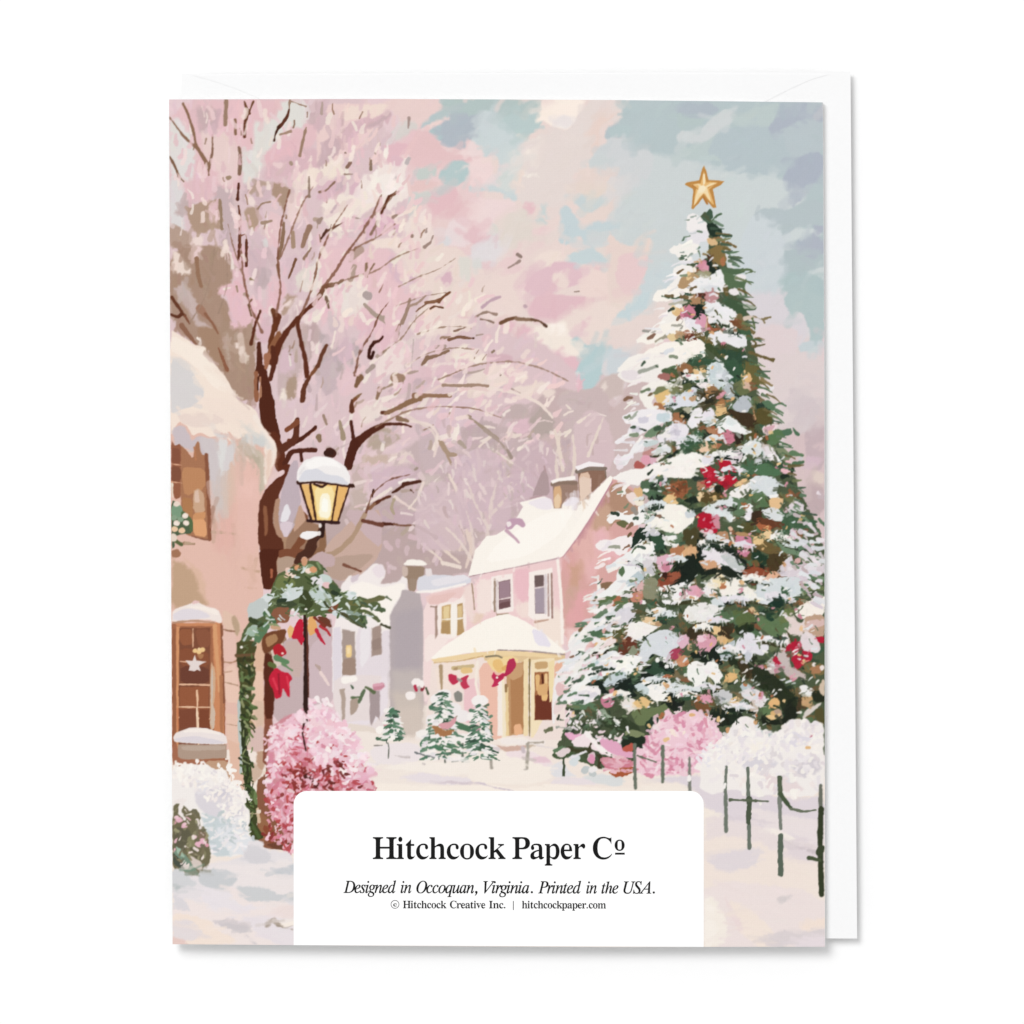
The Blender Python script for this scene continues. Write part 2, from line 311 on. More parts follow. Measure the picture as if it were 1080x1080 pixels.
#SKYR = [(176,100),(876,100),(876,600),(176,600)]
rebrush([(420,100),(876,100),(876,520),(440,460)], 900, (10,34), (4,11), -.5, .9, .006, .55, 4.0)
rebrush([(420,100),(876,100),(876,520),(440,460)], 500, (5,16), (2,6), -.5, 1.2, .012, .6, 2.0)
A2 = '''
; ---------- blossom tree crown
# 1
@ 0 0 1
! 5 5 1
p dcc5cd 175 100 370 100 410 130 430 190 425 250 440 290 500 330 545 350 600 380 620 440 660 480 640 560 560 620 460 620 300 620 175 560
; background woods behind the pink house
p c9b4b8 560 400 640 430 690 420 690 560 560 560
p cdbabd 600 420 640 440 680 380 690 440 690 520 600 500
p bda9ac 400 520 500 560 500 610 300 640 300 560
p c6b3b8 420 470 520 440 580 460 560 540 480 590 400 560
@ 335 260 6.75
! 4 4 1
p e6c5ce -10 -10 480 -10 560 60 700 180 760 330 640 400 560 640 540 700 400 620 250 560 -10 560
p ead9d6 480 -20 1100 -20 1100 560 960 620 760 640 640 560 680 460 820 340 640 300 580 180 600 90
p dedbd8 980 60 1100 60 1100 260 1000 240
p d9bccb 480 70 560 60 580 170 700 200 720 250 620 280 540 240
p d9b8c7 890 180 960 160 950 280 900 310 880 220
p e8dcdb 60 260 250 240 400 330 300 460 200 500 100 440 60 360
p d2bfc8 60 500 150 480 180 560 100 640 60 580
p bdaeb4 -10 620 60 620 60 720 160 660 280 640 300 760 180 900 60 940 -10 900
p d6bcc9 160 640 240 640 260 800 180 880 120 800
p e2bfcb 300 460 560 560 540 700 460 800 420 700 320 640 260 560
p c9b6bf 90 760 150 800 160 1000 60 1060 -10 1000 -10 900
p e3c6cf 180 850 340 840 330 1000 180 1080 120 960
p ecdcdc 500 700 640 680 680 860 520 900 420 1000 400 860
p dfc2cc 560 900 960 780 1090 780 1090 900 800 1000 600 1040 440 1090
p c8b2bc 680 960 800 920 900 880 960 860 820 960 700 990
p c8b2bc 920 910 1090 890 1090 930 960 940
p eee0dc 720 830 900 800 960 840 800 880
p eee2da 960 740 1090 700 1090 780 1000 790 940 780
p e6cbd0 970 480 1090 460 1090 520 1000 520
@ 495 260 6.75
p f0e2db -10 700 60 720 130 800 60 830 -10 800
p d5b5c1 130 770 230 760 320 790 300 830 140 820
p eddcd8 110 860 220 840 330 860 420 930 380 970 280 960 200 920
p dcbac6 240 890 350 890 300 950
p eadad6 -10 900 180 880 360 1000 500 940 560 940 600 1080 400 1060 200 1040 -10 1090
p d6bfc8 180 990 340 1020 360 1060 200 1040
p cdbdbd 700 1040 870 1010 960 930 1090 900 1090 1090 640 1090
p e5d8d5 870 1060 960 960 980 1000 920 1060
@ 175 100 6.75
! 6 3 1
p e3c0c9 20 30 1090 30 1090 300 1000 400 700 500 500 700 200 760 20 700
p c9b0b7 190 90 300 80 380 120 360 250 240 280 220 180
p dfdcde 20 160 80 160 160 240 200 340 210 440 190 620 130 600 20 560
p dcd9dd 20 560 130 640 110 800 140 980 20 960
p e6cfd0 250 250 500 260 540 420 520 600 380 560 320 520 330 380 280 460 250 360
p dfdedd 610 180 720 200 790 130 830 40 990 40 1000 230 860 240 760 360 740 460 600 620 540 640 540 410 620 380
p e6c2cb 440 40 620 30 620 380 540 400 440 300
p e3bdc7 660 450 800 330 940 300 900 420 860 560 740 560
p d9b9c4 700 520 880 420 1090 360 1090 540 960 560 700 620
p ccb3bb 1000 60 1090 40 1090 220 1000 200
p e6cdd1 400 520 520 560 460 660 360 620
p e0bfc8 150 620 300 580 360 620 300 780 220 760 150 720
p c6b2b9 350 640 450 660 500 760 480 1080 380 1080 400 900 330 760
p d0b9c2 540 620 760 650 740 740 640 800 540 760
p c3b0b3 100 740 200 760 180 840 60 860
! 3 2 1
p b09688 150 790 300 750 380 740 400 900 400 960 330 940 280 980 200 980 160 900
p b39a8c 560 790 660 800 660 930 600 960 560 900
s b8a197 40 26 600 690 660 630 760 630
p ac9284 740 630 830 620 890 690 850 760 840 880 820 780 760 720
p e6c9cf 300 790 330 780 370 820 360 920 320 900
p ecdbd9 560 720 620 720 650 790 590 790
p f0e2dc 670 930 760 880 720 1000 680 1000
p e8d2d2 860 720 960 680 980 780 940 900 860 900
p f2e6df 920 740 950 730 950 810 925 810
p efe0d9 1000 520 1090 520 1090 640 1000 680 860 640
p ead8d6 860 620 1000 600 990 660 900 660
p e9cfd3 750 480 830 480 830 520 770 515
p d8c0ca 540 990 700 980 700 1090 540 1090
p dcd9de 680 1030 720 1020 720 1090 680 1090
p e4c6cd 720 820 830 860 820 1080 720 1080
p d8bfc8 860 1000 1090 900 1090 1090 860 1090
p b59d93 200 1000 20 900 20 1090 180 1090
p ebd9d7 170 1010 260 1000 260 1090 200 1090
@ 335 100 6.75
p ead0d1 -10 60 460 60 420 200 300 400 -10 560
p eedcd6 170 90 460 60 520 80 440 150 280 170 180 190
p d3b9c2 -10 40 50 30 70 180 -10 300
p ccb2bb 10 420 30 340 110 280 170 290 150 420 70 480 -10 520
p d0b6bf 120 210 180 160 190 200 140 250
p d7b8c3 200 200 330 160 420 160 500 100 530 120 500 210 470 180 420 230 330 240 220 330 150 350
p c9b0b9 330 220 460 160 500 100 525 130 480 170 420 225 350 235
p dcbfc8 190 380 380 380 320 390 260 400
p efe2da -10 580 30 500 140 460 170 500 200 560 60 600
p e2bdc9 460 350 640 340 640 440 560 520 520 520 400 420
p d9b9c7 -10 620 180 580 300 570 290 660 240 720 150 700 60 740 -10 740
p c8b2bd 110 680 160 600 210 600 160 690
p efe3e2 310 570 420 540 430 460 520 500 600 420 650 420 620 560 660 680 640 740 560 760 520 830 470 780 360 800 260 760
p f3ebe9 380 600 560 520 620 600 620 700 480 720 400 700
p f6efea 455 430 470 380 500 375 490 450 465 455
p dfbdca 520 430 610 440 600 500 540 510
p f0e4de 30 760 200 680 320 760 420 780 300 860 200 960 300 960 100 980 40 900
p deb9ca 270 900 400 850 460 790 470 860 560 860 600 940 460 1000 380 1000 290 960
p cfb2c0 290 980 370 980 340 1050 300 1040
p eed7d6 460 840 640 860 640 960 560 900
p efdfda 380 1030 600 1000 620 1090 360 1090
p ebdbd9 620 870 820 900 830 1090 620 1090
p e3c4ce -10 960 100 1000 280 1020 280 1090 -10 1090
! 1.5 1.5 1
s e7d3d5 60 40 60 850 240 760
p bfb7bb 610 490 640 440 665 450 640 495
s c9b3bd 16 8 100 830 140 770
s bdb3b8 14 6 545 600 560 560
@ 175 260 6.75
! 4 3 1
p a98e81 25 -10 440 -10 480 200 470 260 380 340 450 400 470 560 600 540 640 700 640 1090 500 1090 300 760 25 560
p a48674 200 560 380 560 400 760 460 900 330 820
p e6cdd0 180 -10 260 -10 220 100 175 90
p ead9d3 50 30 80 30 200 190 40 190
p c6b3b3 70 280 120 240 220 380 230 520 300 540 320 580 210 560 170 480 60 330
p e2c0cb 440 -10 560 -10 700 60 640 200 480 280 470 120
p e4bfca 380 280 440 260 560 260 690 400 690 560 620 560 540 570 440 590 480 500 440 440 430 360 370 330
p d2b9c3 560 0 760 0 760 200 700 240 640 400 600 300
p c3b0b8 640 140 740 150 740 260 700 300 640 290
p d8bfca 800 100 1090 -10 1090 240 860 400 860 260
p e4c0cb 720 240 860 250 850 340 780 480 700 480 720 360
p e6dcd9 920 200 1020 120 1090 60 1090 340 940 300
p b59c90 810 480 850 340 940 340 900 420 840 480
s efdfde 40 26 830 580 960 390
s ecd9d8 24 16 860 410 900 370
s d0b9c0 60 40 800 570 950 450
p d9bac6 640 600 720 480 760 620 700 690 630 660
s a89184 30 20 600 560 640 660
p c9b4b8 800 620 960 520 960 680 980 900 940 1090 780 1090 800 860
p d6bcc8 820 730 900 720 920 840 860 900 800 900
p ae9789 850 940 940 900 930 1090 840 1080
p ecdcdc 960 500 1090 440 1090 540 1000 560
p c2adb0 960 560 1090 560 1090 700 1000 880 980 760
p ead1d8 940 860 1000 940 960 1080 920 1090
s ecd3d9 50 40 1030 880 1090 700
p efe3dc 810 1020 850 1000 860 1090 800 1090
p ead9d4 480 680 510 680 510 720 490 720
p ead9d4 510 760 540 700 560 760 590 780 530 785
s b9a59a 40 20 430 620 450 860
! 1.2 .8 1
s f0e6e0 14 10 220 650 245 670
s efe2de 14 10 410 300 455 292
@ 335 420 6.75
! 4 3 1
p ddc5cd -10 -10 1090 -10 1090 260 900 300 600 260 200 640 -10 500
p e6cdd2 240 20 480 20 620 -10 500 140 360 200 260 260
p e9dbd8 280 60 440 30 480 80 440 140 320 200
p dcc4ce 600 100 860 -10 1000 80 900 260 740 180
p c9b6bd 740 200 1000 80 1090 160 1090 420 940 500 820 560 700 420
p d3bac8 380 500 620 480 740 560 560 620 500 660 360 640
p b9a89f 340 290 480 190 600 280 560 310 470 360 380 370
p e4d2d0 490 440 560 380 640 370 700 450 560 480
p cbb6ae 300 400 500 390 520 450 350 480
p c9b5b5 240 480 340 460 320 620 240 600
p c6b4b1 230 640 340 620 340 760 280 830 230 820
p e3ccd2 330 400 460 350 620 290 660 300 500 370 400 410
p cdbebe 720 540 900 560 860 640 740 620
p cdb3c0 960 420 1090 380 1090 540 1000 640 900 600
p c0abb2 380 780 520 720 600 800 560 880 400 860
p d0b5c1 540 800 780 820 860 900 760 940 540 880
p b9a6a8 400 960 620 900 760 960 800 1090 -10 1090 60 1000 300 980
p d4b4bd 360 1000 420 960 400 1060
p d9b2bf 500 960 560 940 620 1000 560 1050
p d8c4ca 780 840 1000 860 1040 1060 900 960
p cbb8b9 820 960 900 880 1000 960 1020 1090 900 1040
@ 400 300 4.5
p dcc5d0 200 560 400 540 520 700 400 800 300 740
p c2afb4 380 680 560 640 560 760 400 790
p b7a9a8 700 640 760 560 830 640 830 700 700 750 580 700 680 660
p c3b1b4 540 580 700 560 720 640 600 660
p ddbecb 600 650 700 620 720 700 640 720
p c8b8b4 500 760 640 820 620 960 520 940
p cbb9bd 840 520 1090 480 1090 760 900 760 860 640
p d6c2cd 380 800 500 780 480 940 400 920
p d2bacb 580 900 740 880 760 1000 640 1010
p c9aeb2 720 860 780 850 820 1000 740 1000
p c7b0b9 940 760 1090 740 1090 860 880 900
@ 400 540 4.5
p bda8ab -10 80 220 100 240 160 360 220 260 260 160 300 -10 330
p c7b0bb 250 40 360 80 340 200 260 160
p cbb9b3 270 60 360 60 380 170 330 190
p c5adb8 -10 -10 200 -10 200 60 100 70 -10 50
'''
run(A2)
TC = (262, 560)
def rad(x, y): return math.atan2(y-620, x-285)
CR = [(176,104),(420,104),(440,180),(450,250),(500,310),(560,350),(610,400),(640,470),(660,500),(560,520),(470,600),(400,560),(370,500),(320,560),(290,480),(200,370),(176,330)]
rebrush(CR, 520, (8,26), (3,8), 0, .5, .02, .6, 1.6, angf=rad)
rebrush(CR, 800, (4,14), (2,5), 0, .8, .022, .75, 1.2, angf=rad)
CUR[0] = 1
dabs([(330,110),(420,120),(440,190),(460,260),(540,340),(610,400),(640,440),(500,500),(380,420),(330,330),(350,200)], 150, ['efe2dd','ecdad4','ecd0d2','f3e8e0','e8c9cf'], (5,18), (2.4,6.5), 0, .8, .02, .85, .8, 1.0, angf=rad)
dabs([(190,110),(330,110),(330,330),(270,400),(230,240),(180,240)], 60, ['efe0dd','ecd5d9','e6c6cf','f1e6e2'], (5,16), (1.6,4.5), 0, .5, .02, .8, .8, 1.0, angf=rad)
dabs([(300,330),(420,400),(600,420),(640,470),(500,560),(380,560),(370,480),(310,470)], 150, ['ead9da','e6ccd3','e2c4ce','c2afb5','cdb8c0','f0e6e2','b5a299'], (5,18), (2,5), 0, .7, .02, .8, .8, 1.0, angf=rad)
dabs([(340,450),(480,440),(600,470),(540,560),(480,600),(400,600),(350,560)], 90, ['e3cdd3','d8bfca','c8b4ba','c3b0b0','d9bccb'], (4,12), (3,7), 1.2, .9, .02, .7, .8, 1.0)
dabs([(190,110),(400,110),(540,350),(600,400),(400,480),(300,400),(200,330)], 50, ['a68c7f','8f6f5f','b39a90','9a7d70'], (3,12), (1.2,2.2), 0, .3, .02, .85, .5, .9, angf=rad)
A3 = '''
; pale snowy twigs
@ 335 420 6.75
! 1.3 1 1
s ead9d6 22 16 640 160 740 170 820 200 870 290
s e8d5d3 22 14 870 290 850 340 825 410
s e8d4d4 22 10 930 560 980 620 1020 700 1040 780
s ead7d4 22 18 1040 520 1040 640 1050 760
s e6d3d1 24 14 545 700 600 740 700 800 770 780
s e9d8d4 18 22 750 600 710 700 740 770
s e6d5d2 22 16 790 760 860 750 920 660
s e6d5d2 16 10 900 720 950 720
s e0cdc8 44 20 880 790 930 860 970 920
s e8d8d5 20 10 800 970 850 1020 940 1080
s ecdfdb 16 26 350 750 430 700 520 640
s f3ecea 24 14 580 600 620 580 690 575
s d9c4c4 16 16 1030 960 1050 1040
@ 400 300 4.5
s e6cfcf 14 20 200 530 300 470 400 480 540 500
s ecddd8 18 10 520 490 640 510 760 560 820 630
s e8d8d2 16 10 440 930 480 860 460 780 530 720
s e8d8d2 12 9 330 900 400 1060
s e8d8d2 10 10 400 900 405 1040
s e2d1cd 12 8 490 960 560 930 640 900
s f1e6df 20 12 660 780 700 760 710 800 680 830
s e5d6cf 20 14 870 880 850 760 830 690
s ece0d8 14 10 880 700 910 690 880 720
s ece0d9 8 8 885 570 905 590
s e3d3cf 12 6 90 600 200 660 260 700 270 790
s e7dad3 10 6 540 780 620 840 700 890
s efe2de 26 20 20 545 60 530
s efe2de 18 14 360 380 400 375
s ecddda 20 14 360 320 420 310 460 340
s e3d0d0 14 10 570 1060 640 1020 700 1010
s e8d9d3 10 12 180 1010 140 1060
s e4d2d0 8 16 280 1030 330 980
@ 400 540 4.5
s e4d3cb 22 10 240 100 320 190 380 240
s e2cfc9 30 12 420 90 440 170 410 260
s e4d3cc 16 12 270 -10 350 70
s dfcbc8 24 10 370 30 400 110 380 180
s e6d6cf 14 8 200 150 290 220 300 250
s e9dbd5 20 20 300 240 380 260
s d8c0c0 10 8 560 40 600 60
; ------- brown branches
! 1 .9 1
@ 175 100 6.75
s 8b6b5a 12 20 25 160 70 220 130 300 215 375
s 8a6b59 14 22 120 60 160 150 195 260 215 375
s 8a6a58 22 34 215 370 250 420 295 500
s 86675a 8 22 328 280 330 400 305 510
s 8a6c5a 30 6 300 490 303 570
s 7d5e4d 10 20 25 440 60 500 90 580
s 8a7465 10 10 90 580 125 615
s 9a7f70 30 26 425 40 420 210
s 6a4431 14 24 555 45 580 110 590 130
s 6f4a37 12 14 620 45 590 120
s 633a2a 26 20 585 110 560 200 558 295
s 8a6b5a 16 20 490 175 495 275
s 83675a 18 30 518 370 528 450 520 560
s 54291f 16 22 515 630 508 740
s 5e3325 14 22 515 790 525 880 522 1080
s 5e3325 18 22 570 1030 570 1090
s 7a4a38 10 8 530 1000 560 990
s 5a3225 16 24 875 100 860 160 800 230
s 43241c 20 10 800 230 775 280 768 325
s 9c8375 14 14 880 40 875 90
s a58b7d 16 24 810 280 850 270 885 258
s a18779 8 10 880 40 995 80
s 9b8071 14 24 995 230 970 340 950 430
s a79286 22 22 885 480 890 490
s a08a78 30 26 440 590 450 585
s a08679 12 12 285 310 275 345
s 97806f 24 20 380 750 390 850 395 950
s 9d8374 16 10 650 810 680 770 740 760
s a48c7e 24 20 680 910 745 895
s 8c6f5d 20 32 838 910 830 1000 820 1080
s a68c7c 30 30 900 980 905 1080
s 97796a 44 24 1020 940 990 1010 970 1080
s b59f95 30 10 1060 885 1090 880
s 8f7a70 10 22 1015 580 1018 720
@ 335 100 6.75
s 8d7064 20 12 10 690 60 680 120 615
s 6b4a3e 6 22 180 905 100 950 60 970
s 4f2f26 20 10 60 960 25 1020
s 5e3b30 5 5 85 960 95 920
s 8a7568 12 24 380 465 376 530
s b09b92 14 24 440 345 410 410
s 8a6c62 28 18 230 480 205 515
s a18a83 12 6 190 563 245 563
s 9a827c 16 6 195 410 205 415
s a89492 26 10 650 165 643 235
s 6a3f30 12 22 575 685 520 715
s 5c3224 22 18 505 720 480 780 450 840
s a0877f 26 10 535 870 580 840
s 8e7166 22 16 425 900 400 950 375 990
s b7a39f 10 8 480 930 460 970
s a3918f 16 6 250 870 300 880
s a08a83 36 20 5 900 25 875
s 9c837c 22 18 670 1010 672 1000
s a89492 18 8 770 975 775 950
s 9f8984 26 8 760 1080 800 1050 820 1000
s b4a09c 22 12 25 130 30 50
@ 495 260 6.75
s 93807c 26 20 340 55 365 70
s a08c89 14 20 275 150 320 125 355 100
s 99837a 14 22 40 500 90 470 120 465
s 9c857d 14 24 130 465 190 480
s 8e776f 14 14 80 515 120 520 170 538
s 6f4e3d 22 28 220 545 270 515 330 505
s 8a6f5f 30 22 330 510 440 520
s 6d5142 16 14 440 515 500 530 540 560
s 5a4036 20 22 530 555 545 565
s 4a2a22 10 16 -10 650 28 650
s a6928b 16 6 50 630 95 622
s 7f6d67 10 16 170 745 172 740
s 9d8a85 10 6 745 318 780 318
s 84706a 12 16 215 905 218 912
s a3897c 24 16 -10 985 60 982 130 990
s b7a5a2 14 10 -10 900 60 885 105 870
s b09b98 10 10 300 1010 360 1040
s c2a6b6 24 18 90 430 150 380 215 355
s c2a9b5 22 22 395 420 400 425
@ 175 260 6.75
s 5e3325 16 22 520 -10 513 90
s 5e3325 20 20 570 -10 570 135
s 8a6d5c 20 26 820 -10 800 80
s 74503e 26 10 920 90 900 150 870 225
s 94786a 16 24 1030 10 980 85
s 8c6a59 20 14 790 130 805 225
s 94725f 28 28 215 80 225 200 250 280
s a07a6a 60 30 240 440 290 500
s 8c6250 26 8 280 480 340 560 370 620
s 63392a 22 22 40 360 80 420 130 490
s 5c3224 16 30 30 480 80 500 110 480
s 7d5040 14 12 130 490 165 545
s 8b6454 40 18 110 560 160 630 210 690
s 8a5b48 10 36 370 720 400 790 430 870
s 7a5a48 14 10 610 375 580 410
s 6d543e 18 14 585 410 605 490
s 5b2e20 18 26 670 455 630 560 605 690
s 6a3f2c 30 24 760 450 770 500
s 5f3020 60 34 790 500 775 590
s 63341f 34 40 770 560 740 700 750 780
s 8a5a42 36 50 800 620 760 700 730 800
s 5a2a1c 24 30 1090 350 1060 400 970 470 940 510
s 5a2a1c 26 60 940 500 860 600 800 700 760 820
s 54271c 34 34 760 720 770 830 740 940
s 5a2b1e 30 22 930 510 950 640 980 760
s 5a2b1e 30 34 960 680 990 800 1000 920
s 7a4c36 22 20 1090 830 1040 900 1020 930
s 5f3426 26 40 1020 930 980 1000 970 1090
s 4e2318 30 50 660 690 665 800 660 880
s 4e2318 50 90 680 860 700 960 720 1090
s a06c56 50 26 720 780 710 860 
s 93604a 30 30 640 900 640 1090
s a77862 12 16 670 930 672 1080
s 50251a 14 14 655 930 652 1015
s ead9d4 16 10 735 850 728 920
s 9b8474 14 10 500 280 508 320
s 94806a 22 10 600 230 625 238
s 8b7263 10 10 880 765 885 770
s b29b92 30 20 560 340 580 350
@ 335 260 6.75
s 74503e 34 30 10 350 50 280 100 270
s 82614f 30 12 90 270 140 260 180 235
s 7b6455 28 18 60 360 75 430
s 8b705e 20 20 345 120 345 210
s 8b705e 12 18 400 120 355 190
s b39d95 40 40 260 140 230 230
s ab9a92 20 44 330 410 400 480 460 510
s ab9a92 30 8 440 490 480 550
s 9e857a 14 28 655 370 640 440 600 540
s 95796a 24 30 580 560 565 600
s a8958b 28 26 570 610 552 670
s a68d82 20 12 650 420 710 400 765 350
s 86604c 26 20 770 400 830 390 880 370
s 774e3a 26 12 860 390 900 350 940 320
s 805c4b 14 8 780 400 720 440 700 460
s 6d4535 18 10 800 440 830 420 890 435
s 33120e 16 22 360 790 380 800 395 750
s 3a1611 22 20 360 780 370 720 400 680
s 45201a 22 16 400 680 440 670 460 640
s b39f99 14 28 485 740 420 780
s a79793 36 22 390 850 350 890
s 7c5c48 46 26 300 930 270 990
s 9c8172 26 14 880 650 940 640
s 7c5a4a 24 16 930 660 1000 640 1090 650
s 8e7166 14 12 970 600 1060 570 1090 580
s 8a6e5e 18 28 930 740 860 770 790 790
s 8a6e5e 40 20 780 790 740 840
s b09b97 30 26 840 712 900 708
s a08374 70 60 550 930 590 935
s 96806f 18 12 605 935 605 970
s a18b7e 20 12 530 980 460 1010
s 8f7362 34 16 440 1010 420 1080
s b09b96 18 12 640 900 710 885
s a2897c 22 18 890 985 1090 988
s 8a6752 46 30 690 1060 740 1060
s 94735f 30 24 740 1060 940 1060
s 85664f 26 12 260 1085 310 1045
s 63392a 22 30 60 700 30 760 0 850
s d8c6c9 22 12 620 860 625 760
s c3b4b5 10 10 680 660 665 860
s 8d6e63 30 24 270 10 240 60
s b59c95 60 20 300 20 230 100
s b0a2a4 50 60 340 340 360 350
@ 335 420 6.75
s 7c4c38 36 16 240 90 240 30 270 0
s 5a3024 20 28 240 10 240 95
s 4b211a 22 28 235 165 245 240 255 310
s 43201a 70 60 85 385 100 390
s 4f241a 36 70 460 190 380 230 300 290 260 340
s 4a2018 70 60 260 320 230 420 215 480
s 50251b 26 14 450 185 540 180 620 185 660 200
s 8b705e 40 20 570 140 640 160
s 5e3427 22 30 455 100 500 100
s 8b6b55 26 44 480 105 560 70 640 30 720 0
s ab9484 14 14 860 300 900 360 950 470
s ab9484 40 22 880 320 930 400 980 400
s 4b261e 34 22 610 610 650 605 725 590
s 4b261e 22 16 610 620 530 670
s 5a2f24 20 26 515 695 460 715 400 750
s 8a6450 22 30 400 750 350 800 300 880
s a37f6c 40 70 310 870 240 980 130 1080
s 43251f 16 10 395 650 388 700
s 4b2219 26 20 330 880 400 890 540 895
s 7a5548 16 12 540 895 600 905 680 900
s a08d8b 14 30 680 900 750 930 840 990
s 9d867b 22 22 40 120 60 180
s a08f7d 14 40 155 160 180 280
s 8a735f 40 30 5 270 12 300
s b0a18f 26 16 540 720 520 780 540 820
s a1918a 14 16 690 505 705 495
s b0a199 34 20 1010 310 1050 350
s 9a8478 14 10 1070 120 1090 130
s 5a3a34 14 8 660 650 680 670
@ 400 300 4.5
s a49386 8 18 415 620 480 670 560 730
s ab9a94 18 8 500 690 560 735 620 800
s a0908a 8 18 600 770 625 820
s 8f7b6c 14 10 535 320 545 315
; weather vane on the far chimney
s 7c6a5d 8 10 1010 760 1012 805
s 8b7a6d 12 10 985 760 985 715 1005 705
s 8b7a6d 22 14 1030 745 1030 715
; trunk
@ 160 300 4.5
s 4e2318 74 80 545 560 550 640 570 720
s 5a2a1c 50 56 575 720 600 790 610 860
s 6a3626 20 16 650 740 700 740 775 680
s 4a2018 18 14 620 770 700 740 775 675
s 5a2e22 40 22 600 790 680 740 690 640
s 4e241b 24 20 630 850 660 790 720 785 775 785
s 4a211a 14 14 705 785 710 835
s 5a2a1e 40 90 640 870 600 930 560 1000 550 1090
s 7c4834 20 26 640 690 690 650
s e4cbd0 20 30 620 890 580 910 530 960
@ 160 540 4.5
p 5e3020 505 -10 700 -10 720 60 640 160 600 240 590 340 560 370 520 360 512 200
p 7a4a36 590 -10 740 -10 740 120 690 200 660 260 620 220 600 130
p b08f7c 620 160 700 60 740 40 800 60 800 120 740 140 700 200 680 240 620 240 590 290 590 230
p b5a09a 560 -10 680 -10 690 60 640 140 610 120 570 60
p d5cbd5 600 -10 670 -10 660 60 630 130 600 80
p f0edf0 610 -10 660 -10 640 40 615 50
s 70402c 24 10 540 20 545 100
s 9a6a50 24 10 570 270 570 320
p 9c7e6c 520 600 600 560 640 600 640 680 560 680 520 660
s 5e3428 30 26 545 680 550 760 545 880
s 8a4e38 36 30 545 900 545 1000
p ab8a74 600 100 700 100 700 160 640 200
p 8a6650 740 60 820 60 830 160 790 300 700 300 620 320
p c8aca4 820 160 1000 -10 1090 -10 1090 200 960 330 860 320 820 240
p c9b2b9 900 -10 1090 -10 1090 180 1000 100
p b89f95 820 220 960 200 1060 200 1000 260 900 330 830 300
s b09582 20 30 1010 10 960 110 880 190 800 210
s 7a5044 14 10 910 248 990 280
s 6a3f36 16 20 1000 40 1090 60
p c4b0b6 640 600 850 480 860 620 860 880 760 960 560 1000 560 700
p cdb9c2 740 640 850 560 870 760 860 900 780 960 750 900
p d8c9c0 560 640 620 600 620 720 580 740
p b7a39f 770 720 800 730 800 760
p c7b0ae 620 620 720 600 710 780 660 780
s ead6d6 14 10 800 760 840 820
'''
run(A3)

A3B = '''
# 1
@ 0 0 1
; soft upright crowns behind the pink house
! 3 2.4 .8
p d3bcc8 486 560 480 520 492 480 510 470 528 482 540 520 538 560
p cdb5c1 540 540 536 500 550 470 572 462 590 480 590 530
p d9c3cb 600 490 604 450 620 430 640 440 650 480 640 500
p d5bfc9 440 580 436 540 450 510 470 505 486 530 490 580
! 1.4 1.4 .85
s e3d3d0 5 1.6 512 590 514 555 520 520 530 492
s e3d3d0 4 1.4 514 555 500 530 492 505
s e3d3d0 3.4 1.2 516 545 530 528 544 510
s e6d7d3 4 1.4 500 595 486 572 470 556
s e3d3d0 3.4 1.2 500 590 498 560 490 535
s e6d8d0 5 2 590 520 586 490 590 455
s e6d8d0 4 1.6 600 520 606 485 604 458
s efe3da 3.4 1.4 610 445 622 436
s e9dcd4 3.4 1.4 620 480 630 455 636 440
'''
run(A3B)
dabs([(440,580),(440,520),(480,480),(540,460),(590,460),(600,500),(540,540),(490,580)], 110, ['e0cdd2','d8c0cb','cbb6c0','c4b1b4','e6d8d8'], (4,12), (1.6,4), 1.3, .5, .02, .8, 1.2)
